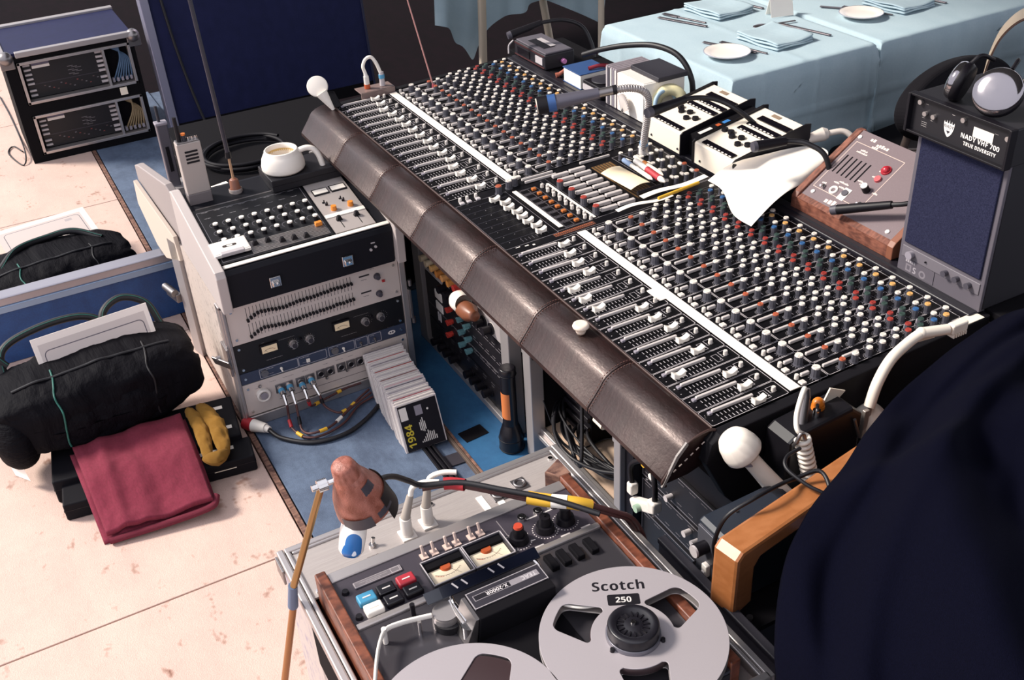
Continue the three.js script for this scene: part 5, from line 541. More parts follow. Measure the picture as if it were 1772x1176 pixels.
{ // white sheet draped over the console
  const L = [[0.559, 0.758, -0.753], [0.549, 0.757, -0.682], [0.49, 0.764, -0.568], [0.488, 0.764, -0.498]], R = [[0.638, 0.81, -0.711], [0.821, 0.80, -0.716], [0.842, 0.80, -0.643], [0.715, 0.775, -0.575]];
  const lc = curve(L), rc = curve(R), p = solo('paper_sheet', sheet(40, 30, (u, v) => { const a = lc.getPoint(v), b = rc.getPoint(v), s = u; const taper = 1 - 0.0 * v; const q = a.clone().lerp(b, s); return [q.x, q.y + 0.012 * Math.sin(s * Math.PI) * (0.4 + v) + 0.004 * Math.sin(v * 5 + s * 3), q.z]; }, 0.0012), M.paper, 'large blank white paper sheet draped over the rear knobs of the console', 'paper');
}
solo('paper_card', sheet(12, 8, (u, v) => [0.372 + 0.062 * u + 0.004 * v, 0.752 + 0.006 * Math.sin(u * 3) + 0.004 * v, -0.952 + 0.132 * v - 0.008 * u], 0.0015), mat('#efdcbc', 0.85), 'cream folded card lying on the knobs in the middle of the console', 'paper');
{ const pen = (n, a, b, r, m, cap, label, cat = 'pen') => { const t = thing(n, label, cat, [a[0], a[1] - r, a[2]]); part(t, 'barrel', rod(a, b, r, r * 0.95, 14), m); const A = V(...a), B = V(...b), d = B.clone().sub(A).normalize(); part(t, 'tip', rod(b, B.clone().addScaledVector(d, 0.012).toArray(), r * 0.9, r * 0.25), m); if (cap) part(t, 'cap', rod(A.clone().lerp(B, cap[1]).toArray(), A.clone().lerp(B, cap[2]).toArray(), r * 1.12, r * 1.12), cap[0]); };
  pen('pen', [0.448, 0.765, -0.962], [0.442, 0.765, -0.835], 0.0058, M.white, [mat('#8fa4c4', 0.5), 0, 0.3], 'white pen with a pale blue cap lying beside the cream card'); pen('marker', [0.466, 0.768, -0.935], [0.455, 0.768, -0.80], 0.0075, M.white, [mat('#a8323a', 0.5), 0.45, 0.9], 'white marker with a red sleeve lying beside the cream card', 'marker'); pen('marker', [0.478, 0.768, -0.955], [0.474, 0.768, -0.835], 0.0062, M.cream, [mat('#c87c3c', 0.5), 0.35, 0.5], 'cream marker with an orange band lying behind the red-sleeved marker', 'marker'); pen('pen', [0.462, 0.765, -0.995], [0.474, 0.765, -0.94], 0.004, M.black, null, 'short black pen behind the markers on the console');
  solo('paper_strip', sheet(20, 4, (u, v) => [0.372 + 0.2 * u, 0.757 + 0.003 * Math.sin(u * 7), -0.778 + 0.018 * v - 0.008 * u], 0.001), M.paper, 'long white paper strip lying across the console nearest the cream card', 'paper'); solo('paper_strip', sheet(20, 4, (u, v) => [0.288 + 0.16 * u, 0.752 + 0.004 * Math.sin(u * 6), -0.756 + 0.014 * v], 0.001), M.paper, 'shorter white paper strip ending in a point near the red knobs', 'paper'); solo('pencil', rod([0.398, 0.76, -0.735], [0.525, 0.764, -0.745], 0.0042, 0.0042, 6), M.yellow, 'yellow pencil lying beside the white paper strips on the console', 'pencil'); solo('black_pen', rod([0.375, 0.758, -0.79], [0.445, 0.76, -0.79], 0.005), M.black, 'black pen under the end of the long white paper strip', 'pen'); }
{ // gooseneck lamp
  const t = thing('gooseneck_lamp', 'gooseneck console lamp with a silver flexible neck and a dark torch head', 'lamp', [0.548, PY(0.548, 0.004), -1.02]);
  const b = [[0.548, 0.745, -1.02], [0.537, 0.80, -0.998], [0.528, 0.86, -0.975], [0.516, 0.915, -0.955], [0.495, 0.945, -0.948], [0.462, 0.957, -0.955], [0.425, 0.957, -0.968]]; const cv = curve(b); part(t, 'neck', new THREE.TubeGeometry(cv, 80, 0.0085, 12), M.aluDull); const gs = []; for (let i = 0; i < 46; i++) { const u = i / 45, q = cv.getPointAt(u), d = cv.getTangentAt(u); const g = new THREE.TorusGeometry(0.0088, 0.0014, 6, 16); g.applyQuaternion(new THREE.Quaternion().setFromUnitVectors(V(0, 0, 1), d)).translate(q.x, q.y, q.z); gs.push(g); } part(t, 'neck_coil', gs, M.alu); part(t, 'base', [cy(0.011, 0.012, 0.03, 0.548, 0.75, -1.02, 20)], M.offwhite); part(t, 'base_ring', rod([0.5465, 0.765, -1.015], [0.544, 0.777, -1.01], 0.0115), mat('#4a86b8', 0.5));
  const E = cv.getPointAt(1), H = V(0.245, 0.927, -1.055), at = (u) => E.clone().lerp(H, u).toArray(); part(t, 'sleeve', rod(at(0), at(0.2), 0.0115), M.steel); part(t, 'torch_body', [rod(at(0.2), at(0.72), 0.0135, 0.0185, 24), rod(at(0.72), at(0.8), 0.0185, 0.021, 24)], mat('#5e5b66', 0.4, 0.3)); part(t, 'torch_band', rod(at(0.74), at(0.84), 0.0212, 0.0215, 24), mat('#2d5288', 0.5)); part(t, 'torch_head', rod(at(0.84), at(0.97), 0.022, 0.0235, 24), M.black); part(t, 'lens', rod(at(0.97), at(0.985), 0.019, 0.019, 24), mat('#d9cdbf', 0.15)); part(t, 'collar', rod(at(-0.02), at(0.03), 0.012), M.black);
}
{ // cassette recorder, books, discs at the far end
  const t = thing('cassette_recorder', 'black portable cassette recorder with a cassette window at the far end of the console rear', 'cassette recorder', [0.705, Y, -1.83]); part(t, 'body', bb(0.655, Y + 0.001, -1.935, 0.765, 0.793, -1.73, 0.005), mat('#1b181f', 0.45)); part(t, 'lid', bb(0.66, 0.791, -1.93, 0.758, 0.797, -1.735, 0.002), mat('#5d5860', 0.4)); part(t, 'window', bb(0.68, 0.797, -1.885, 0.722, 0.7985, -1.78, 0.0005), M.blackGloss); part(t, 'cassette_label', bb(0.71, 0.7985, -1.88, 0.728, 0.7995, -1.785), M.lightgrey); part(t, 'trim', [bb(0.653, 0.786, -1.93, 0.656, 0.789, -1.735), bb(0.653, 0.748, -1.93, 0.656, 0.751, -1.735)], mat('#4a2224', 0.5)); part(t, 'meter', bb(0.6525, 0.755, -1.91, 0.656, 0.778, -1.83), M.blackGloss); part(t, 'key_panel', bb(0.6525, 0.757, -1.79, 0.656, 0.78, -1.745), M.lightgrey); part(t, 'side_knob', cy(0.008, 0.008, 0.012, 0.72, 0.765, -1.722, 16, 'z'), mat('#c77fb4', 0.5)); part(t, 'strap', tb([[0.655, 0.79, -1.94], [0.645, 0.77, -1.955], [0.64, 0.745, -1.95]], 0.003, 20, 6), M.lightgrey);
  wandMic([[0.606, 0.838, -1.86], [0.66, 0.852, -1.85], [0.71, 0.862, -1.84], [0.78, 0.862, -1.82], [0.83, 0.84, -1.79], [0.85, 0.79, -1.765], [0.852, 0.7425, -1.75]], 0.006, 'black gooseneck microphone arching over the cassette recorder', 0.3);
  const bk = thing('book', 'thick paperback with a blue cover lying beside the cassette recorder', 'book', [0.71, Y, -1.56]); part(bk, 'cover', [bb(0.655, 0.787, -1.62, 0.762, 0.79, -1.515, 0.001), bb(0.655, Y + 0.001, -1.62, 0.762, 0.745, -1.515, 0.001), bb(0.759, 0.745, -1.62, 0.762, 0.787, -1.515)], mat('#2d4c7c', 0.4)); part(bk, 'pages', bb(0.658, 0.745, -1.617, 0.759, 0.787, -1.518), M.paper);
  solo('red_strap', tb([[0.70, 0.795, -1.54], [0.745, 0.80, -1.525], [0.79, 0.78, -1.50], [0.81, 0.744, -1.45]], 0.006, 30, 8), mat('#8a2230', 0.6), 'crumpled red strap lying over the end of the blue paperback', 'strap');
  solo('red_plug', [rod([0.665, 0.75, -1.66], [0.69, 0.765, -1.655], 0.006, 0.004), rod([0.655, 0.748, -1.663], [0.665, 0.75, -1.66], 0.008, 0.0065)], mat('#a8604e', 0.5), 'small reddish plug lying between the recorder and the blue paperback', 'plug');
  const m = thing('meter_box', 'small black box with a grey strip meter behind the console', 'box', [0.7, Y, -1.455]); part(m, 'body', bb(0.658, Y + 0.001, -1.505, 0.745, 0.78, -1.405, 0.004), M.black); part(m, 'strip', bb(0.655, 0.752, -1.5, 0.659, 0.77, -1.425), M.lightgrey); part(m, 'pad', lt([[0, 0], [0.035, 0], [0.036, 0.006], [0, 0.007]], 28).translate(0.7, 0.78, -1.455), M.graphite);
  for (let i = 0; i < 5; i++) { const q = thing('disc_case', ['clear disc case standing at the far end of the row behind the console', 'second clear disc case of the row behind the console', 'third clear disc case of the row behind the console', 'fourth clear disc case of the row behind the console', 'fifth clear disc case, touching the white box behind the console'][i], 'disc case', [0.72, Y, -1.373 + i * 0.0115], 'clear disc cases behind the console'); part(q, 'case', bb(0.66, Y + 0.001, -1.378 + i * 0.0115, 0.785, Y + 0.118, -1.3685 + i * 0.0115, 0.0012), mat('#8f868c', 0.2)); part(q, 'spine', bb(0.6588, Y + 0.004, -1.3765 + i * 0.0115, 0.6605, Y + 0.114, -1.37 + i * 0.0115), [M.lightgrey, M.darkgrey, M.offwhite, M.grey, M.white][i]); }
  const wb = thing('white_box', 'blank white box standing behind the silver gooseneck', 'box', [0.73, Y, -1.25]); part(wb, 'carton', bb(0.66, Y + 0.001, -1.318, 0.80, Y + 0.112, -1.185, 0.002), M.paper); part(wb, 'lid_flap', bb(0.664, Y + 0.112, -1.314, 0.8, Y + 0.1135, -1.19), M.offwhite); const fan = sheet(24, 6, (u, v) => { const a = -0.6 + u * 1.9; return [0.642 - 0.004 * Math.cos(u * 75), Y + 0.012 + Math.cos(a) * 0.06 * v * 0.9 + 0.002, -1.262 + Math.sin(a) * 0.035 * v]; }, 0.0008); solo('paper_fan', fan, mat('#d9d0cc', 0.8), 'pleated grey paper fan leaning on the white box by the gooseneck', 'paper');
  solo('dark_book', bb(0.70, Y + 0.1145, -1.31, 0.80, Y + 0.128, -1.17, 0.002), mat('#2a2830', 0.5), 'dark flat case lying on top of the white box', 'case');
  const tr = thing('tape_roll', 'cream and pale blue roll of tape standing beside the cream processor unit', 'tape roll', [0.74, Y, -1.2]); part(tr, 'roll', lt([[0.024, -0.022], [0.05, -0.022], [0.052, 0], [0.05, 0.022], [0.024, 0.022], [0.024, -0.022]], 36).applyMatrix4(new THREE.Matrix4().makeRotationFromEuler(new THREE.Euler(1.35, 0, 0.55))).translate(0.735, Y + 0.052, -1.165), mat('#e6dcae', 0.6)); part(tr, 'side_ring', new THREE.TorusGeometry(0.034, 0.006, 8, 30).applyMatrix4(new THREE.Matrix4().makeRotationFromEuler(new THREE.Euler(1.35 + Math.PI / 2, 0, 0.55))).translate(0.716, Y + 0.057, -1.158), mat('#9fb9cc', 0.5));
  solo('black_hose', tb([[0.70, 0.83, -1.57], [0.73, 0.86, -1.50], [0.765, 0.885, -1.42], [0.80, 0.90, -1.33], [0.825, 0.885, -1.25], [0.835, 0.83, -1.20], [0.835, 0.745, -1.19]], 0.0085, 60, 10), M.cable, 'thick black cable arching over the disc cases towards the tape roll', 'cable');
}
{ // bracket with plugs and the whip aerial at the far end
  const t = thing('plug_bracket', 'clear plastic bracket holding two plugs joined by a white loop at the console far end', 'bracket', [0.15, 0.735, -1.94]); part(t, 'bracket', [bb(0.09, 0.735, -1.965, 0.205, 0.739, -1.905, 0.001), bb(0.09, 0.705, -1.91, 0.205, 0.739, -1.906, 0.001)], mat('#7d6a66', 0.25)); part(t, 'plug', [cy(0.0085, 0.009, 0.038, 0.125, 0.76, -1.94, 18), rod([0.125, 0.778, -1.94], [0.124, 0.792, -1.942], 0.007, 0.005)], M.offwhite); part(t, 'plug', [cy(0.0075, 0.009, 0.044, 0.175, 0.762, -1.935, 18)], M.lightgrey); part(t, 'plug_ring', cy(0.0095, 0.0095, 0.012, 0.175, 0.77, -1.935, 18), mat('#4f93b8', 0.5)); part(t, 'plug_base', cy(0.0095, 0.0095, 0.014, 0.125, 0.747, -1.94, 18), mat('#b5522c', 0.5)); part(t, 'loop', tb([[0.124, 0.79, -1.942], [0.121, 0.81, -1.945], [0.132, 0.829, -1.947], [0.15, 0.834, -1.945], [0.163, 0.815, -1.94], [0.174, 0.78, -1.936]], 0.0055, 40, 8), M.white);
  const a = thing('whip_aerial', 'thin pink whip aerial standing on the far edge of the console', 'aerial', [0.318, 0.724, -1.86]); part(a, 'whip', rod([0.318, 0.725, -1.86], [0.226, 1.29, -1.93], 0.0026, 0.0018, 8), mat('#c08a84', 0.4)); part(a, 'base', cy(0.0055, 0.0065, 0.012, 0.318, 0.729, -1.86, 14), mat('#a04a58', 0.5));
  const p = thing('paddle', 'white round bat-shaped paddle with a black back standing at the far armrest end', 'paddle', [0.0, 0.71, -1.9]); const c0 = V(-0.041, 0.786, -1.925), d = rt(lt([[0, -0.006], [0.03, -0.0055], [0.0325, 0], [0.03, 0.0055], [0, 0.006]], 36), 0.95, 0.35, 0.3); part(p, 'blade', d.translate(c0.x, c0.y, c0.z), M.white); part(p, 'handle', rod([-0.035, 0.768, -1.912], [-0.012, 0.716, -1.888], 0.019, 0.005), M.white); part(p, 'black_rest', sheet(6, 4, (u, v) => [-0.012 + 0.034 * u - 0.012 * v, 0.716 + 0.055 * v * (1 - 0.2 * u), -1.905 - 0.02 * v], 0.006), M.black);
}
solo('small_cup', lt([[0, 0], [0.009, 0.001], [0.0105, 0.006], [0.012, 0.012], [0.0165, 0.015], [0.0175, 0.0185], [0.0155, 0.023], [0.011, 0.0245], [0.009, 0.023], [0, 0.0235]], 28).translate(-0.036, 0.7155, -0.385), mat('#e3d2c2', 0.5), 'small cream button-shaped cup standing on the leather armrest', 'cup');
// ---------- left side and far background ----------
// closed lofted body: f(u, a) -> point, poles at u = 0 and 1
function loft(nu, na, f) { const P = [], I = [], U = []; for (let i = 0; i <= nu; i++) for (let j = 0; j <= na; j++) { P.push(...f(i / nu, (j / na) * Math.PI * 2)); U.push(i / nu, j / na); } for (let i = 0; i < nu; i++) for (let j = 0; j < na; j++) { const a = i * (na + 1) + j, b = a + na + 1; I.push(a, a + 1, b, a + 1, b + 1, b); } let g = new THREE.BufferGeometry(); g.setAttribute('position', new THREE.Float32BufferAttribute(P, 3)); g.setAttribute('uv', new THREE.Float32BufferAttribute(U, 2)); g.setIndex(I); g.deleteAttribute('normal'); const uv = g.attributes.uv.clone(); g.computeVertexNormals(); return g; }
const nz = (x, y, z) => noise.noise(x, y, z);
const caseBlue = new THREE.MeshPhysicalMaterial({ map: tuck(ntex(256, (u, v) => mix('#161a3c', '#1e2248', 0.5 + tn(u, v, 3) * 0.7 + (rnd() - 0.5) * 0.5 + (rnd() > 0.9992 ? 2 : 0)), true), 1.5), roughness: 0.6, specularIntensity: 0.4 });
const lidBlue = new THREE.MeshPhysicalMaterial({ map: tuck(ntex(256, (u, v) => mix('#16396b', '#1f4c85', 0.5 + tn(u, v, 3, 4) * 0.7 + (rnd() - 0.5) * 0.5 + (rnd() > 0.9992 ? 3 : 0)), true), 1.5), roughness: 0.5 });
{ // amplifier case
  const t = thing('amplifier_case', 'black flight case with a dark blue top holding two wired amplifiers', 'flight case', [-0.54, 0, -4.16]);
  part(t, 'shell', [bb(-0.825, 0, -3.925, -0.265, 0.03, -4.4), bb(-0.825, 0.03, -3.925, -0.778, 0.49, -4.4), bb(-0.282, 0.03, -3.925, -0.265, 0.49, -4.4), bb(-0.778, 0.22, -3.925, -0.282, 0.268, -4.4), bb(-0.778, 0.466, -3.925, -0.282, 0.49, -4.4), bb(-0.778, 0.03, -4.38, -0.282, 0.466, -4.4)], mat('#09080c', 0.8, 0, { specularIntensity: 0.3 })); part(t, 'lid_top', uvm(bb(-0.825, 0.49, -3.93, -0.265, 0.505, -4.4)), caseBlue);
  part(t, 'edge_trim', bb(-0.77, 0.488, -3.905, -0.262, 0.512, -3.935, 0.003), M.aluDull); part(t, 'edge_trim', bb(-0.83, 0.5, -3.95, -0.808, 0.512, -4.4, 0.003), M.aluDull); part(t, 'edge_trim', bb(-0.83, 0.5, -4.38, -0.26, 0.515, -4.42, 0.003), M.aluDull); for (const x of [-0.81, -0.262]) part(t, 'ball_corner', [mv(new THREE.SphereGeometry(0.03, 18, 12), x, 0.49, -3.925), bb(x - 0.03, 0.44, -3.918, x + 0.03, 0.5, -3.928, 0.004)], M.steel);
  const amp = (y0, y1, label, c) => { const a = thing('amplifier', label, 'amplifier', [-0.53, y0, -4.1]); part(a, 'backplate', bb(-0.77, y0 + 0.002, -3.965, -0.288, y1 - 0.002, -4.2), M.blackMatte); part(a, 'frame', [bb(-0.774, y1 - 0.012, -3.918, -0.286, y1, -3.96, 0.001), bb(-0.774, y0, -3.918, -0.286, y0 + 0.012, -3.96, 0.001), bb(-0.774, y0, -3.918, -0.762, y1, -3.96, 0.001), bb(-0.298, y0, -3.918, -0.286, y1, -3.96, 0.001)], M.alu); part(a, 'divider', bb(-0.412, y0 + 0.01, -3.92, -0.402, y1 - 0.01, -3.962), M.alu);
    put(a, 'circuit_panel', bx(0.34, y1 - y0 - 0.03, 0.004), pnl(0.34, y1 - y0 - 0.03, (g, w, h) => { g.fillStyle = '#0e0c12'; g.fillRect(0, 0, w, h); g.fillStyle = '#3f3b44'; g.fillRect(30, h * 0.62, w - 80, 4); for (let i = 0; i < 14; i++) { g.fillStyle = ['#5b4a4a', '#6a666c', '#7a3a38'][i % 3]; g.fillRect(120 + i * 32, h * (0.7 + (i % 4) * 0.05), 14, 8); } for (let i = 0; i < 8; i++) { g.fillStyle = '#6d686c'; g.fillRect(330 + (i % 3) * 30, h * (0.3 + i * 0.035), 46, 5); } }, 0.5, 0, 1800), -0.583, (y0 + y1) / 2, -3.962);
    for (let i = 0; i < 7; i++) { const y = y0 + 0.025 + i * 0.021 + (i > 1 ? 0.01 : 0); part(a, 'terminal', bb(-0.752, y, -3.95, -0.722, y + 0.008, -3.962, 0.001), M.lightgrey); part(a, 'terminal', bb(-0.44, y, -3.95, -0.412, y + 0.01, -3.962, 0.001), M.lightgrey); } part(a, 'sticker', bb(-0.715, y1 - 0.045, -3.955, -0.64, y1 - 0.033, -3.961), M.offwhite); part(a, 'sticker', bb(-0.715, y1 - 0.032, -3.956, -0.64, y1 - 0.018, -3.961), mat('#5a5568', 0.6)); part(a, 'wiring', Array.from({ length: 7 }, (_, i) => tb([[-0.335 - i * 0.006, y1 - 0.014, -3.95], [-0.34 + i * 0.006, y1 - 0.07, -3.94 - i * 0.002], [-0.375 + i * 0.012, y0 + 0.05, -3.94], [-0.39 + i * 0.014, y0 + 0.02, -3.955]], 0.004, 24, 6)), c); part(a, 'connector', Array.from({ length: 5 }, (_, i) => bx(0.012, 0.02, 0.02, -0.388 + i * 0.02, y0 + 0.028, -3.95, 0.002)), M.grey); };
  amp(0.272, 0.463, 'upper one of two black amplifiers with silver frames in the blue-topped flight case', mat('#46607c', 0.5)); amp(0.035, 0.218, 'lower one of two black amplifiers with silver frames in the blue-topped flight case', mat('#8a7658', 0.5)); part(t, 'label', bb(-0.376, 0.232, -3.918, -0.344, 0.266, -3.924), M.cream);
}
solo('thin_cable', tb([[-0.858, 0.004, -5.0], [-0.846, 0.004, -4.67], [-0.842, 0.004, -4.3], [-0.848, 0.02, -4.02], [-0.87, 0.004, -3.93], [-0.9, 0.004, -4.02], [-0.915, 0.004, -4.14], [-0.885, 0.006, -4.2], [-0.855, 0.008, -4.1]], 0.0035, 90, 6), M.cable, 'thin black cable with a loop lying on the plywood beside the amplifier case', 'cable');
{ // leaning blue case lid
  const t = thing('leaning_board', 'large dark blue board with a silver edge leaning upright behind the racks', 'board', [0.33, 0, -3.93]), g = new THREE.Group(); const lean = -0.1;
  const P = (n, geo, m) => part(t, n, geo.applyMatrix4(new THREE.Matrix4().makeTranslation(0, 0, -3.87).multiply(new THREE.Matrix4().makeRotationX(lean)).multiply(new THREE.Matrix4().makeTranslation(0, 0, 3.87))), m);
  P('panel', uvm(bb(-0.165, 0.0, -3.87, 0.85, 1.3, -3.93)), caseBlue); P('base_band', bb(-0.165, 0, -3.862, 0.85, 0.055, -3.872), M.blackMatte); P('edge_trim', bb(-0.2, 0, -3.855, -0.16, 1.3, -3.935, 0.004), mat('#8f8da0', 0.4, 0.5)); P('edge_trim', bb(0.84, 0, -3.86, 0.852, 1.3, -3.935, 0.003), mat('#1d1f3c', 0.5)); t.children[2].rotation.z = 0.0; }
solo('hanging_cable', tb([[-0.14, 1.25, -3.98], [-0.12, 0.9, -3.945], [-0.095, 0.45, -3.89], [-0.06, 0.15, -3.84], [-0.03, 0.01, -3.78], [0.02, 0.006, -3.6]], 0.007, 60, 6), M.cable, 'thin black cable hanging down the large leaning blue board', 'cable');
{ const t = thing('case_trolley', 'black floor case behind the small mixer carrying a coil of cable', 'case', [-0.1, 0, -2.32]); part(t, 'shell', bb(-0.40, 0.0, -2.75, 0.22, 0.46, -1.94, 0.006), M.blackMatte); part(t, 'lid_line', bb(-0.402, 0.4, -2.752, 0.222, 0.405, -1.938), M.black); part(t, 'handle', tb([[-0.02, 0.465, -2.2], [-0.01, 0.475, -2.17], [0.03, 0.475, -2.1], [0.04, 0.465, -2.07]], 0.005, 20, 8), M.alu);
  const c = []; for (let i = 0; i < 60; i++) { const a = i * 0.42; c.push([-0.22 + Math.cos(a) * (0.14 + 0.008 * Math.sin(a * 1.3)), 0.47 + i * 0.0004, -2.3 + Math.sin(a) * (0.13 + 0.01 * Math.cos(a * 0.7))]); } solo('cable_coil', tb(c, 0.007, 300, 6), mat('#121016', 0.6, 0, { specularIntensity: 0.4 }), 'coil of black cable lying on the black case behind the small mixer', 'cable'); }
{ const t = thing('metal_post', 'grey upright slotted metal post standing behind the small mixer', 'post', [-0.455, 0, -2.4]); part(t, 'tube', bb(-0.475, 0, -2.415, -0.437, 0.61, -2.385, 0.005), mat('#6b6770', 0.4, 0.4)); part(t, 'slot', bb(-0.462, 0.44, -2.384, -0.45, 0.53, -2.3825, 0.002), M.black); part(t, 'top_cap', bb(-0.477, 0.605, -2.417, -0.435, 0.615, -2.383, 0.003), M.grey); part(t, 'peg', cy(0.005, 0.005, 0.06, -0.46, 0.64, -2.4, 10), M.graphite); part(t, 'bracket', bb(-0.53, 0.36, -2.45, -0.42, 0.385, -2.36, 0.002), M.aluDull); }
{ const t = thing('case_flap', 'grey rounded side flap with a scuffed cream lower board standing behind the small mixer', 'case flap', [-0.541, 0, -1.87], null, 0.225);
  const P = (n, g, m) => part(t, n, g, m, null, true); P('flap', exx([[0.0, 0.40], [0.0, 0.565], [-0.006, 0.585], [-0.03, 0.604], [-0.22, 0.612], [-0.24, 0.605], [-0.24, 0.555]].map(([z, y]) => [z, y]), -0.012, 0.012, 0.003), mat('#9d9391', 0.55)); P('lower_board', exx([[-0.01, 0.36], [-0.02, 0.44], [-0.235, 0.56], [-0.245, 0.48], [-0.17, 0.36], [-0.12, 0.33]], -0.03, -0.016, 0.002), mat('#cbbcae', 0.75)); P('leg', bb(-0.03, 0, -0.08, 0.0, 0.42, -0.02, 0.003), M.aluDull); P('hinge', [bx(0.02, 0.03, 0.08, -0.035, 0.2, -0.12, 0.003), cy(0.012, 0.012, 0.07, -0.045, 0.22, -0.12, 12, 'z')], M.steel); }
{ const t = thing('two_way_radio', 'grey hand-held radio with four speaker slots and a stubby aerial standing behind the small mixer', 'radio', [-0.49, 0.588, -1.755]);
  part(t, 'body', bb(-0.525, 0.622, -1.775, -0.458, 0.775, -1.738, 0.003), mat('#a59b96', 0.45)); part(t, 'battery', bb(-0.5255, 0.588, -1.7755, -0.4575, 0.6225, -1.7375, 0.003), mat('#6f6768', 0.45)); for (let i = 0; i < 4; i++) part(t, 'speaker_slot', bb(-0.507, 0.715 + i * 0.0105, -1.7385, -0.471, 0.7205 + i * 0.0105, -1.7365), M.black); part(t, 'top_plate', bb(-0.523, 0.775, -1.773, -0.46, 0.779, -1.74, 0.002), M.steel); part(t, 'aerial', cy(0.0055, 0.0065, 0.07, -0.512, 0.814, -1.755, 12), M.black); part(t, 'channel_knob', mg(cy(0.006, 0.007, 0.016, -0.498, 0.787, -1.755, 14)), M.graphite); part(t, 'channel_band', cy(0.0064, 0.0064, 0.005, -0.498, 0.797, -1.755, 14), M.orange); for (const x of [-0.486, -0.475, -0.465]) part(t, 'top_button', cy(0.005, 0.0055, 0.008, x, 0.783, -1.757, 12), M.chrome); }
{ const t = thing('aerial_mast', 'tall thin dark aerial mast on a brown base behind the small mixer', 'aerial', [-0.385, 0.585, -1.76]); part(t, 'mast', rod([-0.385, 0.71, -1.76], [-0.41, 1.7, -1.80], 0.0065, 0.005, 12), mat('#2c2a35', 0.35)); part(t, 'ferrule', cy(0.008, 0.009, 0.018, -0.385, 0.705, -1.76, 14), M.black); part(t, 'tan_rod', rod([-0.385, 0.628, -1.758], [-0.385, 0.705, -1.76], 0.004, 0.0035), mat('#b08a6c', 0.4)); part(t, 'base', lt([[0, 0], [0.018, 0], [0.018, 0.014], [0.0145, 0.018], [0.013, 0.042], [0.008, 0.046], [0, 0.046]], 24).translate(-0.385, 0.586, -1.757), mat('#8a5a48', 0.4)); part(t, 'clear_ring', lt([[0.0185, 0], [0.02, 0.002], [0.02, 0.014], [0.0185, 0.016]], 24).translate(-0.385, 0.586, -1.757), mat('#a89c98', 0.1, 0.2)); }
{ solo('note_paper', [rt(bx(0.05, 0.001, 0.07), 0.1, 0.2, 0).translate(-0.41, 0.592, -1.795)], M.paper, 'white slip of paper under the aerial mast base', 'paper'); const t = thing('mug', 'wide-based white mug with a stained yellow inside, behind the small mixer', 'mug', [-0.235, 0.628, -1.745]);
  part(t, 'body', lt([[0.001, 0.004], [0.03, 0.005], [0.04, 0.02], [0.041, 0.052], [0.0425, 0.0625], [0.047, 0.064], [0.0495, 0.061], [0.051, 0.053], [0.054, 0.05], [0.06, 0.038], [0.064, 0.02], [0.064, 0.008], [0.06, 0.001], [0, 0]], 44), M.white, null, true); part(t, 'tea', cy(0.0403, 0.0403, 0.002, 0, 0.026, 0, 40), mat('#a8823c', 0.3), 'yellow-brown tea', true); part(t, 'inner_stain', lt([[0.0396, 0.027], [0.0406, 0.027], [0.0408, 0.05], [0.0402, 0.05]], 40), mat('#d6b878', 0.5), null, true); part(t, 'handle', (() => { const g = tb([[0.045, 0.05, 0.012], [0.07, 0.056, 0.018], [0.09, 0.05, 0.024], [0.102, 0.03, 0.03], [0.108, 0.0, 0.036], [0.11, -0.03, 0.04]], 0.0085, 40, 10); return g; })(), M.white, null, true); }
{ const t = thing('black_box', 'plain black box carrying the white mug behind the small mixer', 'box', [-0.16, 0.588, -1.745]); part(t, 'body', bb(-0.295, 0.589, -1.815, -0.02, 0.627, -1.68, 0.003), mat('#131118', 0.55)); part(t, 'seam', bb(-0.2955, 0.608, -1.8155, -0.0195, 0.6095, -1.6795), M.black); }
{ // blue divider
  const t = thing('divider_board', 'low blue board with a silver top edge standing across the plywood floor', 'board', [-1.05, 0, -2.215]); part(t, 'board', uvm(bb(-1.75, 0.002, -2.235, -0.44, 0.215, -2.2)), lidBlue); part(t, 'top_edge', [bb(-1.75, 0.205, -2.255, -0.438, 0.238, -2.197, 0.006)], mat('#a5a2aa', 0.3, 0.7)); part(t, 'edge_lip', bb(-1.75, 0.185, -2.199, -0.438, 0.208, -2.192, 0.002), mat('#8aa0bd', 0.4, 0.5)); part(t, 'end_bracket', [bb(-0.57, 0.235, -2.3, -0.49, 0.262, -2.21, 0.003), cy(0.014, 0.014, 0.06, -0.55, 0.262, -2.25, 14, 'x')], M.steel); }
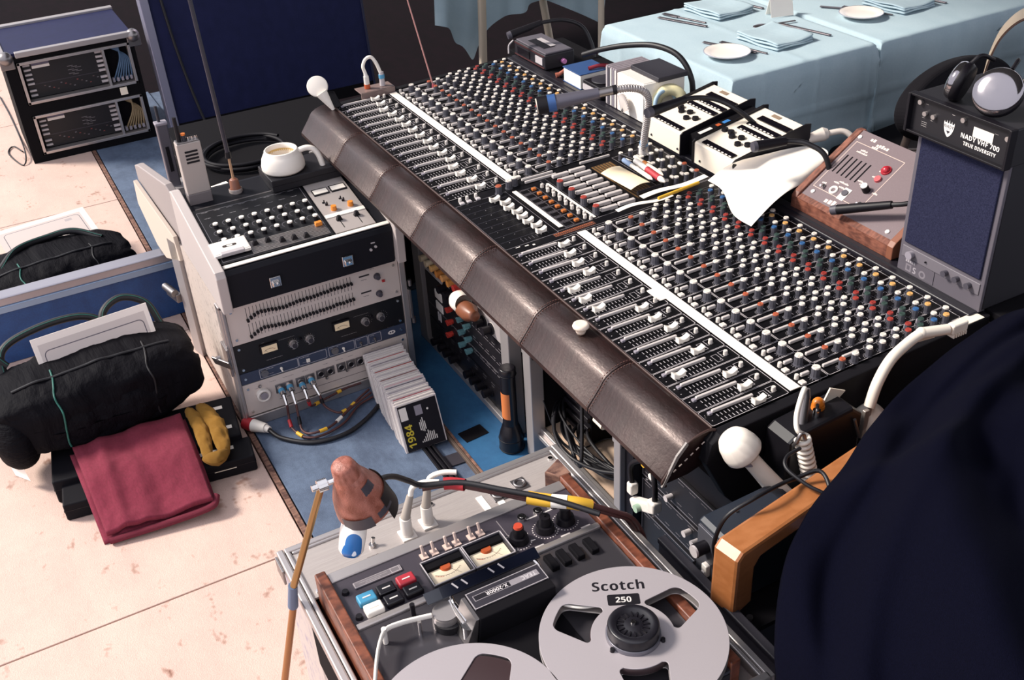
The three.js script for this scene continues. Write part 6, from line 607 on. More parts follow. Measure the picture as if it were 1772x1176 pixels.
// holdalls
const bagTex = tuck(ntex(256, (u, v, x, y) => mix('#050409', '#0b0a11', 0.5 + 0.2 * Math.sin(x * 1.57) * Math.cos(y * 1.57) + (rnd() - 0.5) * 0.5), true), 9), bagM = new THREE.MeshPhysicalMaterial({ map: bagTex, roughness: 0.75, bumpMap: rep(cloud, 3), bumpScale: 0.004, specularIntensity: 0.22 }), strapM = mat('#0e0d14', 0.6), teal = mat('#1a5a50', 0.55);
function holdall(name, label, [X, Y0, Z], turn, L, Rz, Ry, sd) {
  const t = thing(name, label, 'bag', [X, Y0, Z], null, turn), F = (u, a) => { const e = Math.pow(Math.sin(Math.max(0.0001, Math.min(0.9999, u)) * Math.PI), 0.17), c = Math.cos(a), s = Math.sin(a); const k = 1 + 0.07 * nz(u * 6 + sd, c * 1.4, s * 1.4) + 0.05 * nz(u * 14, c * 3 + sd, s * 3) + 0.02 * nz(u * 40, a * 3, sd); return [(u - 0.5) * L + 0.015 * nz(sd, s * 2, c * 2), Math.max(0, Ry + Ry * e * k * Math.sign(s) * Math.pow(Math.abs(s), s < 0 ? 0.4 : 0.62)), Rz * e * k * Math.sign(c) * Math.pow(Math.abs(c), 0.62)]; };
  part(t, 'body', loft(70, 56, F), bagM, null, true); const on = (u, a, k = 1.015) => { const q = F(u, a); return [q[0], Ry + (q[1] - Ry) * k, q[2] * k]; };
  for (const u of [0.3, 0.74]) part(t, 'piping', tb(Array.from({ length: 12 }, (_, i) => on(u - 0.02 + 0.003 * i, -0.35 + i * 0.17)), 0.0028, 50, 6), u < 0.5 ? teal : strapM, u < 0.5 ? 'teal piping' : null, true);
  part(t, 'zip', tb(Array.from({ length: 14 }, (_, i) => on(0.12 + i * 0.058, 1.35, 1.02)), 0.004, 60, 6), strapM, null, true); part(t, 'pocket', loft(40, 30, (u, a) => { const e = Math.pow(Math.sin(Math.max(0.001, Math.min(0.999, u)) * Math.PI), 0.3), q = F(0.16 + u * 0.66, 0.38); return [q[0], Ry * 0.82 + Ry * 0.62 * e * Math.sin(a) * (1 + 0.06 * nz(u * 9, a, sd)), q[2] * 0.86 + (0.035 + 0.008 * nz(u * 11, a * 2, sd + 3)) * e * Math.cos(a)]; }), bagM, null, true);
  return { t, on, F };
}
{ const { t } = holdall('holdall', 'black holdall with teal piping and a manual sticking out, on the black cases', [-0.915, 0.078, -1.605], 0.06, 0.57, 0.15, 0.11, 2);
  const strap = (pts, r = 0.011) => { const g = tb(pts, r, 60, 8); part(t, 'handle', g, strapM, null, true); part(t, 'handle_stripe', tb(pts.map(([x, y, z]) => [x + 0.002, y + r * 0.8, z + r * 0.6]), 0.0014, 60, 5), teal, 'teal stripe', true); };
  strap([[-0.22, 0.16, -0.08], [-0.2, 0.235, -0.13], [-0.1, 0.26, -0.15], [0.02, 0.255, -0.155], [0.075, 0.225, -0.13], [0.02, 0.195, -0.1], [-0.08, 0.19, -0.1], [-0.17, 0.185, -0.09]]); strap([[0.06, 0.2, -0.1], [0.09, 0.255, -0.14], [0.15, 0.27, -0.16], [0.21, 0.24, -0.14], [0.23, 0.18, -0.1]]); strap([[-0.27, 0.1, -0.06], [-0.285, 0.2, -0.1], [-0.24, 0.245, -0.12], [-0.2, 0.2, -0.1]], 0.009); part(t, 'hanging_tag', sheet(4, 8, (u, v) => [-0.30 + 0.03 * u + 0.02 * v, 0.06 - 0.13 * v + 0.03, 0.02 + 0.05 * u + 0.05 * v], 0.002), M.paper, 'white paper tag', true); part(t, 'end_flap', loft(30, 24, (u, a) => { const e = Math.pow(Math.sin(Math.max(0.001, Math.min(0.999, u)) * Math.PI), 0.35); return [-0.245 + 0.065 * e * Math.cos(a) * (1 + 0.2 * nz(u * 5, a, 4)), -0.03 + u * 0.2, 0.03 + 0.11 * e * Math.sin(a)]; }), bagM, null, true);
  const m = thing('manual', 'pale manual with a dark border tucked into the holdall on the black cases', 'manual', [-0.88, 0.275, -1.635], null, 0.09); const mt = ctex(640, 340, (g, w, h) => { g.fillStyle = '#c9bdb8'; g.fillRect(0, 0, w, h); g.fillStyle = '#e9ded6'; g.fillRect(0, 0, w, 40); g.fillRect(0, 0, 26, h); g.fillRect(w - 26, 0, 26, h); g.fillRect(40, 160, w - 80, 180); g.strokeStyle = '#57505a'; g.lineWidth = 5; g.beginPath(); g.moveTo(46, 220); g.lineTo(46, 110); g.quadraticCurveTo(50, 84, 76, 82); g.lineTo(w - 76, 82); g.quadraticCurveTo(w - 48, 84, w - 46, 110); g.lineTo(w - 46, 220); g.stroke(); for (let i = 0; i < 60; i++) { g.fillStyle = 'rgba(90,80,90,0.25)'; g.fillRect(60 + i * 9, 190 + (i % 7) * 8, 3, 60); } }); part(m, 'cover', rt(bx(0.325, 0.17, 0.008), -0.42, 0, 0).translate(0, 0.005, 0.0), new THREE.MeshPhysicalMaterial({ map: mt, roughness: 0.6 }), null, true); part(m, 'pages', rt(bx(0.318, 0.164, 0.012, 0, -0.002, -0.010), -0.42, 0, 0).translate(0, 0.005, 0), M.paper, null, true); }
{ const { t } = holdall('holdall', 'black holdall with teal piping lying beyond the low blue board', [-0.92, 0.0, -2.56], 0.1, 0.56, 0.17, 0.095, 7); part(t, 'handle', tb([[-0.16, 0.17, 0.0], [-0.08, 0.19, -0.08], [0.03, 0.19, -0.11], [0.12, 0.195, -0.09], [0.2, 0.17, -0.02]], 0.012, 60, 8), strapM, null, true); part(t, 'handle_stripe', tb([[-0.155, 0.18, 0.01], [-0.08, 0.202, -0.07], [0.03, 0.202, -0.1], [0.12, 0.207, -0.08], [0.2, 0.182, -0.01]], 0.0016, 50, 5), teal, 'teal stripe', true);
  const m = thing('manual', 'pale manual with printed border lying on the plywood behind the far holdall', 'manual', [-0.885, 0.09, -2.80], null, 0.12); const mt = ctex(760, 640, (g, w, h) => { g.fillStyle = '#c2b5b0'; g.fillRect(0, 0, w, h); g.fillStyle = '#dfd2c9'; g.fillRect(0, 0, w, 60); g.fillRect(w - 50, 0, 50, h); g.strokeStyle = '#57505a'; g.lineWidth = 5; g.beginPath(); g.roundRect(50, 90, w - 120, h - 60, 40); g.stroke(); txt(g, 'YAMAHA', 150, 560, 52, '#55486a', 'bold', 'left', -Math.PI / 2); g.fillStyle = '#6a6070'; g.fillRect(185, 330, 5, 190); g.fillStyle = '#aaa0a0'; g.fillRect(560, 120, 60, 40); }); part(m, 'cover', rt(bx(0.33, 0.006, 0.27, 0, 0.012, 0, 0), 0.14, 0, 0).translate(0, 0.03, 0), new THREE.MeshPhysicalMaterial({ map: mt, roughness: 0.6 }), null, true); part(m, 'pages', rt(bx(0.325, 0.012, 0.265, 0, 0.003, 0), 0.14, 0, 0).translate(0, 0.03, 0), M.paper, null, true); }
// black cases, towel, yellow fleece
{ const cs = (x0, z0, w, d, h, y0, label, labs) => { const t = thing('black_case', label, 'case', [x0, y0, z0], null, -0.127); part(t, 'shell', bx(w, h, d, 0, h / 2, 0, 0.006), mat('#0c0b11', 0.7, 0, { specularIntensity: 0.35 }), null, true); part(t, 'lid_seam', bx(w + 0.001, 0.002, d + 0.001, 0, h * 0.6, 0), M.black, null, true); for (const [lx, lz, lw] of labs) part(t, 'label', bx(lw, 0.001, 0.015, lx, h + 0.0008, lz), M.white, 'white label', true); return t; };
  cs(-0.84, -1.445, 0.51, 0.20, 0.075, 0, 'black flat case under the holdall with two white labels on its top', [[0.2, -0.05, 0.045], [0.21, 0.055, 0.05]]); const f = cs(-0.838, -1.305, 0.51, 0.095, 0.055, 0, 'black flat case in front of the other, with one long white label', [[0.155, -0.012, 0.1]]); part(f, 'trim_line', bx(0.06, 0.002, 0.001, 0.17, 0.03, 0.0485), M.cream, null, true); }
{ const redT = tuck(ntex(256, (u, v, x, y) => mix('#651a2b', '#80283e', 0.5 + tn(u, v, 3) * 0.5 + (rnd() - 0.5) * 0.55), true), 3), rm = new THREE.MeshPhysicalMaterial({ map: redT, roughness: 0.95, bumpMap: rep(weave, 5), bumpScale: 0.0012, sheen: 0.2, sheenColor: new THREE.Color('#a04a5c'), sheenRoughness: 0.6 });
  const t = thing('towel', 'folded crimson towel draped over the front of the black cases', 'towel', [-0.88, 0, -1.28]); const S = (u, v) => { const a = [-1.03 + 0.30 * u, 0.108, -1.47 + 0.0 * u], b = [-1.015 + 0.275 * u, 0.012, -1.145 + 0.035 * u]; const e = THREE.MathUtils.smoothstep(v, 0.45, 1); const y = 0.112 - 0.006 * u - e * (0.07 - 0.025 * u); return [a[0] + (b[0] - a[0]) * v, y + 0.006 * nz(u * 3, v * 4, 1) + 0.009 * Math.exp(-((u - 0.24 + 0.05 * v) ** 2) * 260) + 0.006 * Math.exp(-((u - 0.62 + 0.25 * v) ** 2) * 90) - 0.005 * Math.exp(-((u - 0.45 - 0.15 * v) ** 2) * 120) + 0.002 * nz(u * 12, v * 12, 4), a[2] + (b[2] - a[2]) * v]; };
  part(t, 'top_fold', sheet(50, 50, (u, v, s) => { const q = S(u, v); const r = Math.min(1, Math.min(u, 1 - u, v, 1 - v) * 14); return [q[0], q[1] - (s ? 0.018 : 0.006 * (1 - r)), q[2], 1]; }), rm); part(t, 'under_fold', sheet(40, 40, (u, v, s) => { const q = S(u, Math.min(1, v * 0.97)); const r = Math.min(1, Math.min(u, 1 - u, v, 1 - v) * 14); return [q[0] - 0.012 + 0.02 * u, Math.max(0.001, q[1] - 0.022 - (s ? 0.016 : 0.004 * (1 - r)) - 0.01 * v), q[2] + 0.01 - 0.012 * u * v, 1]; }), rm); part(t, 'hem_roll', tb([[-1.012, 0.012, -1.138], [-0.95, 0.016, -1.128], [-0.88, 0.02, -1.118], [-0.80, 0.026, -1.108], [-0.745, 0.035, -1.104], [-0.728, 0.042, -1.13]], 0.0095, 60, 10), rm); }
{ const yt = tuck(ntex(256, () => mix('#8a5e1c', '#c08a34', rnd()), true), 6), ym = new THREE.MeshPhysicalMaterial({ map: yt, roughness: 1, bumpMap: rep(grain, 4), bumpScale: 0.003, sheen: 0.8, sheenColor: new THREE.Color('#d8a848'), sheenRoughness: 0.5 }); const t = thing('fleece', 'rolled mustard yellow fleece lying beside the crimson towel', 'cloth', [-0.69, 0.075, -1.36]); const roll = (x0, x1, r, y) => loft(50, 24, (u, a) => { const e = Math.pow(Math.sin(Math.max(0.001, Math.min(0.999, u)) * Math.PI), 0.28), k = 1 + 0.16 * nz(u * 10, a * 1.5, x0 * 50) + 0.08 * nz(u * 40, a * 6, 2); return [x0 + (x1 - x0) * u + 0.012 * Math.sin(u * 3.1) + r * e * k * Math.cos(a), y + 0.01 + r * e * k * 0.9 * (1 + Math.sin(a)), -1.49 + 0.27 * u]; }); part(t, 'outer_roll', roll(-0.672, -0.668, 0.024, 0.07), ym); part(t, 'inner_roll', roll(-0.706, -0.715, 0.02, 0.072), ym); part(t, 'end_fold', loft(24, 20, (u, a) => { const e = Math.sqrt(Math.sin(Math.max(0.001, Math.min(0.999, u)) * Math.PI)), k = 1 + 0.15 * nz(u * 6, a, 9); return [-0.73 + 0.075 * u, 0.095 + 0.021 * e * k * Math.sin(a), -1.228 + 0.02 * e * k * Math.cos(a) + 0.015 * Math.sin(u * 3.1)]; }), ym); }
// disc cases in a row on the floor
{ const inl = ['#c9c2bc', '#e6ddd4', '#8e3640', '#d8cfc6', '#efe6dc', '#9a9298', '#e9e0d6', '#5b5560', '#d3a9a9', '#efe8de', '#e0d8d0', '#7c4a44', '#ece3d9', '#c0b8b6', '#e8dfd5', '#a8443c', '#efe6dc', '#d9d0c8', '#8a8288', '#e6ddd3', '#b5605a', '#ece4da', '#cfc6c0', '#d8d0c9', '#6d6670'], ord = ['', 'second', 'third', 'fourth', 'fifth', 'sixth', 'seventh', 'eighth', 'ninth', 'tenth', 'eleventh', 'twelfth', 'thirteenth', 'fourteenth', 'fifteenth', 'sixteenth', 'seventeenth', 'eighteenth', 'nineteenth', 'twentieth', 'twenty-first', 'twenty-second', 'twenty-third', 'twenty-fourth', 'last'];
  const front = ctex(800, 900, (g, w, h) => { g.fillStyle = '#16141b'; g.fillRect(0, 0, w, h); g.fillStyle = '#e4dcd4'; g.fillRect(20, 40, 150, 250); txt(g, '1984', 205, 850, 215, '#c9b43c', 'bold', 'left', -Math.PI / 2); g.fillStyle = '#8d8790'; g.fillRect(330, 70, 150, 190); g.fillStyle = '#d8d2cc'; g.beginPath(); g.arc(590, 190, 22, 0, 7); g.fill(); for (let i = 0; i < 4; i++) g.fillRect(355 + i * 34, 400 - (i % 3) * 40, 20, 160 + (i % 3) * 60); for (let i = 0; i < 9; i++) g.fillRect(330 + i * 38, 780 - [10, 40, 80, 130, 190, 160, 140, 150, 60][i], 20, 20 + [10, 40, 80, 130, 190, 160, 140, 150, 60][i]); });
  const cg = bx(0.125, 0.142, 0.0098, 0, 0.071, 0, 0.001, 1), ig = bx(0.116, 0.137, 0.0064, -0.003, 0.0705, 0), lean = -0.4, clear = mat('#cfc6c4', 0.15, 0, {});
  for (let i = 0; i < 25; i++) { const t = thing('disc_case', i ? `clear disc case in the leaning row on the floor, ${ord[i]} from the front` + (i === 24 ? ' and against the rack' : '') : 'front disc case of the leaning row, black cover with yellow 1984 lettering', 'disc case', [-0.144 + i * 0.0009 + rr(-0.003, 0.003), 0, -1.068 - i * 0.0121], 'disc cases in a leaning row on the floor'); if (i === 24) t.userData.label = 'rearmost disc case of the leaning row on the floor, nearest the rack'; t.rotation.set(lean + rr(-0.02, 0.02), rr(-0.02, 0.02) - 0.06, 0); const a = new THREE.Mesh(cg, clear); a.name = numbered('case'); a.castShadow = a.receiveShadow = true; t.add(a); const b = new THREE.Mesh(bx(0.114, 0.0035, 0.0066, 0.0, 0.1415, 0, 0.0005), mat(inl[i], 0.5)); b.name = numbered('top_edge'); t.add(b); const s = new THREE.Mesh(bx(0.0015, 0.13, 0.007, -0.0625, 0.07, 0), mat(i % 3 ? '#e0d8d2' : '#bdb4b2', 0.4)); s.name = numbered('spine'); t.add(s); if (!i) { const f = new THREE.Mesh(bx(0.115, 0.136, 0.0012, 0.001, 0.069, 0.0052), new THREE.MeshPhysicalMaterial({ map: front, roughness: 0.3 })); f.name = 'cover'; t.add(f); } } }
// ---------- tables with pale blue cloths ----------
const clothTex = tuck(ntex(256, (u, v) => mix('#a0b6c1', '#b4c7cf', 0.5 + tn(u, v, 2) * 0.4 + (rnd() - 0.5) * 0.3), true), 1.2), clothM = new THREE.MeshPhysicalMaterial({ map: clothTex, roughness: 0.9, bumpMap: rep(weave, 10), bumpScale: 0.0004, sheen: 0.3, sheenColor: new THREE.Color('#bcd4da') });
function tableWithCloth(x0, x1, z0, z1, label, clab, drop, sd, ph = 0) {
  const t = thing('trestle_table', label, 'table', [(x0 + x1) / 2, 0, (z0 + z1) / 2]); part(t, 'table_top', bb(x0 + 0.006, 0.705, z0 + 0.006, x1 - 0.006, 0.735, z1 - 0.006, 0.004), mat('#a58a70', 0.6)); for (const x of [x0 + 0.1, x1 - 0.1]) for (const z of [z0 + 0.08, z1 - 0.08]) part(t, 'leg', bb(x - 0.02, -0.04, z - 0.02, x + 0.02, 0.705, z + 0.02, 0.003), mat('#cdbba6', 0.6));
  const W2 = x1 - x0, D = z1 - z0, n = 90, m = 70, r = 0.01; // flat over the top, folds hanging over every side
  const pos = (s, lo, hi, d) => { const len = hi - lo, q = s * (len + 2 * d) - d; return q; };
  const f = (u, v) => { const a = pos(u, x0, x1, drop), b = pos(v, z0, z1, drop); let ox = a < 0 ? a : a > W2 ? a - W2 : 0, oz = b < 0 ? b : b > D ? b - D : 0; let x = x0 + Math.min(W2, Math.max(0, a)), z = z0 + Math.min(D, Math.max(0, b)); const h = Math.hypot(ox, oz), corner = Math.min(Math.abs(ox), Math.abs(oz)); const dx = Math.sign(ox), dz = Math.sign(oz); let y = 0.7405; const k = Math.min(1, h / 0.04); let out = 0.012 * k; const hang = Math.max(Math.abs(ox), Math.abs(oz)); y -= Math.max(0, hang - 0.004) * 0.985; const fold = (0.010 * Math.sin(a * 13 + sd) + 0.008 * Math.sin(b * 15 + sd * 2) + 0.004 * nz(a * 8, b * 8, sd)) * Math.min(1, (hang / 0.3) ** 1.5); const crease = 0.005 * Math.exp(-((((ox ? b : a) + 2.2) % 0.22 - 0.11) ** 2) * 22000) * Math.min(1, hang / 0.05) + 0.006 * Math.exp(-((hang - 0.17) ** 2) * 16000); out += fold * (hang > 0 ? 1 : 0) + 0.09 * corner + crease; if (dx || dz) { const nrm = Math.hypot(Math.abs(ox) > 0 ? dx : 0, Math.abs(oz) > 0 ? dz : 0) || 1; const wx = Math.abs(ox) / (Math.abs(ox) + Math.abs(oz) + 1e-6), wz = 1 - wx; x += dx * out * (wx + 0.3 * (dx && dz ? 1 : 0)) + dx * 0.004; z += dz * out * (wz + 0.3 * (dx && dz ? 1 : 0)) + dz * 0.004; } else y += 0.0025 * Math.exp(-((x - x0 - W2 * 0.5) ** 2) * 5000) + 0.0012 * nz(x * 7, z * 7, sd); return [x, Math.max(0.01, y), z]; };
  const g = sheet(n * 2, m * 2, f, 0.002); const u2 = g.attributes.uv; for (let i = 0; i < u2.count; i++) u2.setXY(i, u2.getX(i) * (W2 + 2 * drop), u2.getY(i) * (D + 2 * drop)); const c = solo('tablecloth', g, clothM, clab, 'tablecloth'); return t;
}
tableWithCloth(1.085, 1.655, -2.03, -1.32, 'cloth-covered dining table nearest the cream processor units', 'pale blue creased tablecloth nearest the cream processor units', 0.52, 1);
tableWithCloth(1.695, 3.1, -2.03, -1.32, 'cloth-covered dining table behind the black chairs', 'pale blue creased tablecloth behind the black chairs', 0.52, 4);
{ const t = thing('trestle_table', 'far dining table with cream legs beyond the console, its top out of view', 'table', [1.75, -0.04, -4.1]); part(t, 'table_top', bb(1.23, 0.70, -4.66, 2.25, 0.73, -3.8), mat('#a58a70', 0.6)); for (const [a, b] of [[[1.40, 0.70, -3.66], [1.465, -0.04, -3.86]], [[1.80, 0.70, -3.9], [2.01, -0.04, -4.08]], [[2.08, 0.70, -3.64], [2.02, -0.04, -3.56]]]) part(t, 'leg', rod(a, b, 0.022, 0.022, 4), mat('#d6c4ae', 0.55));
  const hem = (x) => 0.27 - 0.22 * Math.exp(-((x - 1.45) ** 2) / 0.006) - 0.08 * Math.exp(-((x - 1.34) ** 2) / 0.002) - 0.03 * Math.sin((x - 1.23) * 5) - Math.max(0, x - 1.88) * 0.62; const g = sheet(80, 30, (u, v) => { const x = 1.21 + 1.06 * u, y = 0.735 + (hem(x) - 0.735) * v; return [x, y, -3.80 - 0.1 * v - 0.05 * v * Math.sin(x * 14) * 1 + 0.02 * v * Math.sin(x * 41)]; }, 0.003); solo('tablecloth', [g, sheet(20, 20, (u, v) => [1.21 + 1.06 * u, 0.7365, -3.79 - v * 0.9], 0.003)], clothM, 'pale blue tablecloth with uneven drooping hem on the far table', 'tablecloth'); }
// place settings
const china = mat('#efe6de', 0.25), napM = new THREE.MeshPhysicalMaterial({ map: clothTex, roughness: 0.9 });
const plate = (x, z, label) => { const t = thing('side_plate', label, 'plate', [x, 0.742, z]); part(t, 'dish', lt([[0, 0.003], [0.045, 0.003], [0.058, 0.009], [0.075, 0.014], [0.0765, 0.0155], [0.074, 0.0165], [0.056, 0.012], [0.044, 0.0062], [0, 0.006]], 40), china, null, true); part(t, 'rim_band', lt([[0.0745, 0.0168], [0.0768, 0.0158], [0.0768, 0.0162], [0.0745, 0.0172]], 40), mat('#8f96a8', 0.4), 'grey-blue rim', true); };
plate(1.204, -1.505, 'white side plate at the near corner of the first blue table'); plate(1.825, -1.555, 'white side plate on the second blue table beside its folded napkin');
const napkin = (x, z, turn, label) => { const t = thing('napkin', label, 'napkin', [x, 0.742, z], null, turn); for (let i = 0; i < 3; i++) part(t, 'fold', sheet(20, 16, (u, v) => [(u - 0.5) * 0.165 + i * 0.004, 0.006 + i * 0.007 + 0.003 * Math.sin(u * 5 + i) + 0.002 * Math.sin(v * 8 + i), (v - 0.5) * 0.185 + 0.006 * Math.sin(u * 3) - i * 0.004], 0.005), napM, null, true); };
napkin(1.425, -1.535, 0.1, 'folded blue napkin in the middle of the near place setting'); napkin(1.48, -1.91, 0.1, 'folded blue napkin at the far place setting of the first table'); napkin(2.02, -1.575, 0.1, 'folded blue napkin on the second blue table');
const cutG = { f: [bx(0.009, 0.003, 0.12, 0, 0.003, 0.04, 0.0012), bx(0.02, 0.003, 0.03, 0, 0.0035, -0.035, 0.001), ...[-0.0075, -0.0025, 0.0025, 0.0075].map((x) => bx(0.0028, 0.0025, 0.04, x, 0.004, -0.068))], k: [bx(0.013, 0.004, 0.085, 0, 0.003, 0.06, 0.0015), bx(0.016, 0.002, 0.12, 0, 0.003, -0.042, 0.0008)], s: [bx(0.008, 0.003, 0.11, 0, 0.003, 0.045, 0.001), mv(new THREE.SphereGeometry(0.02, 14, 10).scale(0.95, 0.22, 1.5), 0, 0.004, -0.035)] };
const cut = (n, kind, x, z, turn, label) => { const o = solo(n, cutG[kind].map((g) => g.clone()), mat('#6e666a', 0.3, 0.8), label, n); o.position.set(x, 0.743, z); o.rotation.y = turn; };
cut('fork', 'f', 1.292, -1.53, 0.25, 'fork lying between the near side plate and the napkin'); cut('knife', 'k', 1.258, -1.56, 0.35, 'knife lying on the edge of the near side plate'); cut('knife', 'k', 1.575, -1.555, 0.22, 'knife to the right of the near napkin'); cut('spoon', 's', 1.53, -1.66, 1.4, 'spoon lying above the near napkin'); cut('fork', 'f', 1.33, -1.91, 0.3, 'fork to the left of the far napkin'); cut('knife', 'k', 1.30, -1.88, 0.35, 'knife beside the fork left of the far napkin'); cut('knife', 'k', 1.60, -1.93, 0.2, 'knife to the right of the far napkin'); cut('fork', 'f', 1.885, -1.585, 0.35, 'fork on the second table between plate and napkin'); cut('knife', 'k', 1.85, -1.64, 0.6, 'knife lying above the plate on the second table'); cut('knife', 'k', 2.14, -1.585, 0.2, 'knife at the right of the napkin on the second table');
{ const t = thing('place_card', 'small cream tent card standing between the place settings', 'card', [1.62, 0.742, -1.74], null, -0.25); part(t, 'front', rt(bx(0.085, 0.062, 0.0012), -0.35, 0, 0).translate(0, 0.03, 0.012), M.paper, null, true); part(t, 'back', rt(bx(0.085, 0.062, 0.0012), 0.35, 0, 0).translate(0, 0.03, -0.012), M.paper, null, true); }
// black chairs at the table
const seatM = new THREE.MeshPhysicalMaterial({ color: '#121015', roughness: 0.9, bumpMap: rep(weave, 4), bumpScale: 0.0006, specularIntensity: 0.3 }), tubeM = mat('#6a5d58', 0.35, 0.7);
const chair = (x, z, turn, label) => { const t = thing('dining_chair', label, 'chair', [x, -0.04, z], null, turn); const P = (n, g, m) => part(t, n, g, m, null, true); const slab = new THREE.Shape(); slab.absellipse(0, 0, 0.24, 0.105, 0, Math.PI * 2); P('backrest', rt(mv(new THREE.ExtrudeGeometry(slab, { depth: 0.03, bevelEnabled: true, bevelSize: 0.015, bevelThickness: 0.018, bevelSegments: 4, curveSegments: 40 }), 0, 0, -0.015), -0.25, 0, 0).translate(0, 0.69, 0.22), seatM); P('seat', bx(0.44, 0.06, 0.29, 0, 0.47, 0.07, 0.028, 4), seatM); for (const s of [-1, 1]) { P('leg', tb([[s * 0.2, 0, 0.22], [s * 0.205, 0.3, 0.19], [s * 0.21, 0.5, 0.2], [s * 0.19, 0.7, 0.225]], 0.0125, 30, 10), tubeM); P('leg', tb([[s * 0.2, 0, -0.07], [s * 0.205, 0.36, -0.06], [s * 0.21, 0.48, -0.02], [s * 0.215, 0.50, 0.06], [s * 0.205, 0.45, 0.19]], 0.0135, 30, 10), tubeM); } P('back_rail', tb([[-0.19, 0.56, 0.205], [-0.1, 0.545, 0.215], [0.1, 0.545, 0.215], [0.19, 0.56, 0.205]], 0.0125, 24, 10), tubeM); };
chair(1.66, -1.2, 0.1, 'black upholstered chair with a tubular frame just behind the loudspeaker'); chair(2.32, -1.2, -0.1, 'black upholstered chair further right, behind the headphones');
// ---------- right foreground ----------
{ const t = thing('equipment_box', 'open black box with a grey rim standing between the tape recorder and the chair', 'box', [0.1, 0, 0.25]); part(t, 'side_panel', bb(-0.15, 0.0, 0.06, -0.138, 0.56, 0.62), mat('#4a474e', 0.45)); part(t, 'side_panel', bb(-0.138, 0.0, 0.06, 0.4, 0.46, 0.072), M.black); part(t, 'shelf', bb(-0.138, 0.46, 0.06, 0.4, 0.47, 0.245), M.blackMatte); part(t, 'rim', bb(-0.152, 0.555, 0.056, -0.134, 0.567, 0.624, 0.003), M.graphite); part(t, 'rivet', cy(0.006, 0.006, 0.004, -0.07, 0.472, 0.22, 10), M.steel); part(t, 'rivet', cy(0.007, 0.007, 0.005, -0.06, 0.362, 0.4, 10), M.steel); part(t, 'side_panel', bb(0.39, 0.0, 0.072, 0.4, 0.46, 0.245), M.black); part(t, 'bottom', bb(-0.138, 0, 0.072, 0.39, 0.01, 0.245), M.black); part(t, 'tray', bb(-0.138, 0.35, 0.245, -0.03, 0.36, 0.62), M.blackMatte); }
{ const t = thing('control_unit', 'small dark blue-black metal unit with a silver knob beside the wooden arm', 'control unit', [-0.03, 0.47, 0.13]); const K = (g) => g; part(t, 'body', exz([[-0.1, 0.472], [-0.1, 0.625], [-0.092, 0.63], [0.04, 0.635], [0.07, 0.625], [0.07, 0.472]], 0.105, 0.18, 0.004), mat('#1f2530', 0.45)); part(t, 'front_panel', bb(-0.1055, 0.49, 0.11, -0.1, 0.62, 0.175, 0.001), mat('#5a5a62', 0.4, 0.4)); part(t, 'knob', mg(cy(0.0115, 0.0125, 0.024, -0.117, 0.588, 0.135, 20, 'x')), M.black); part(t, 'knob_cap', cy(0.0112, 0.0112, 0.004, -0.131, 0.588, 0.135, 20, 'x'), M.lightgrey); part(t, 'switch', [bx(0.012, 0.026, 0.014, -0.108, 0.54, 0.142, 0.002), bx(0.014, 0.01, 0.008, -0.11, 0.535, 0.142, 0.002)], M.offwhite); part(t, 'screw', cy(0.003, 0.003, 0.003, -0.04, 0.6335, 0.13, 10), M.steel); part(t, 'stand', bb(-0.1, 0.47, 0.11, 0.07, 0.474, 0.175), M.black); }
{ // talk handset
  const t = thing('handset', 'white handset leaning against the near end of the console above the wooden arm', 'handset', [0.03, 0.56, 0.09]), m = mat('#ece2d6', 0.35); const A = V(0.013, 0.705, 0.064), B = V(0.088, 0.588, 0.112), d = B.clone().sub(A).normalize(), q = new THREE.Quaternion().setFromUnitVectors(V(0, 1, 0), d), L = A.distanceTo(B);
  const ear = toCreasedNormals(lt([[0, 0], [0.014, 0.001], [0.024, 0.006], [0.031, 0.018], [0.0355, 0.036], [0.036, 0.048], [0.0335, 0.052], [0.018, 0.055], [0, 0.055]], 36), 0.9).applyQuaternion(q).translate(A.x - d.x * 0.035, A.y - d.y * 0.035, A.z - d.z * 0.035); part(t, 'earpiece', ear, m); const gr = loft(30, 24, (u, a) => { const w = 0.0195 + 0.010 * u * u + 0.006 * Math.exp(-u * 8), h = 0.011 + 0.006 * u; return [Math.cos(a) * w, u * (L + 0.03), Math.sin(a) * h]; }).applyQuaternion(q).translate(A.x, A.y, A.z); part(t, 'grip', gr, m); part(t, 'label_window', bx(0.016, 0.018, 0.003, 0, 0.03, 0.0125, 0.001).applyQuaternion(q).translate(A.x, A.y, A.z), M.grey); part(t, 'mouthpiece', lt([[0, 0.02], [0.022, 0.018], [0.03, 0.01], [0.031, 0], [0.026, -0.016], [0, -0.02]], 32).applyQuaternion(new THREE.Quaternion().setFromUnitVectors(V(0, 1, 0), V(0.1, 0.6, 0.75).normalize())).translate(B.x + 0.01, B.y - 0.022, B.z + 0.012), m); part(t, 'mouth_grille', cy(0.018, 0.018, 0.002, 0, 0, 0, 24).applyQuaternion(new THREE.Quaternion().setFromUnitVectors(V(0, 1, 0), V(0.1, 0.6, 0.75).normalize())).translate(B.x + 0.013, B.y - 0.0095, B.z + 0.027), mat('#b5aca6', 0.7)); }
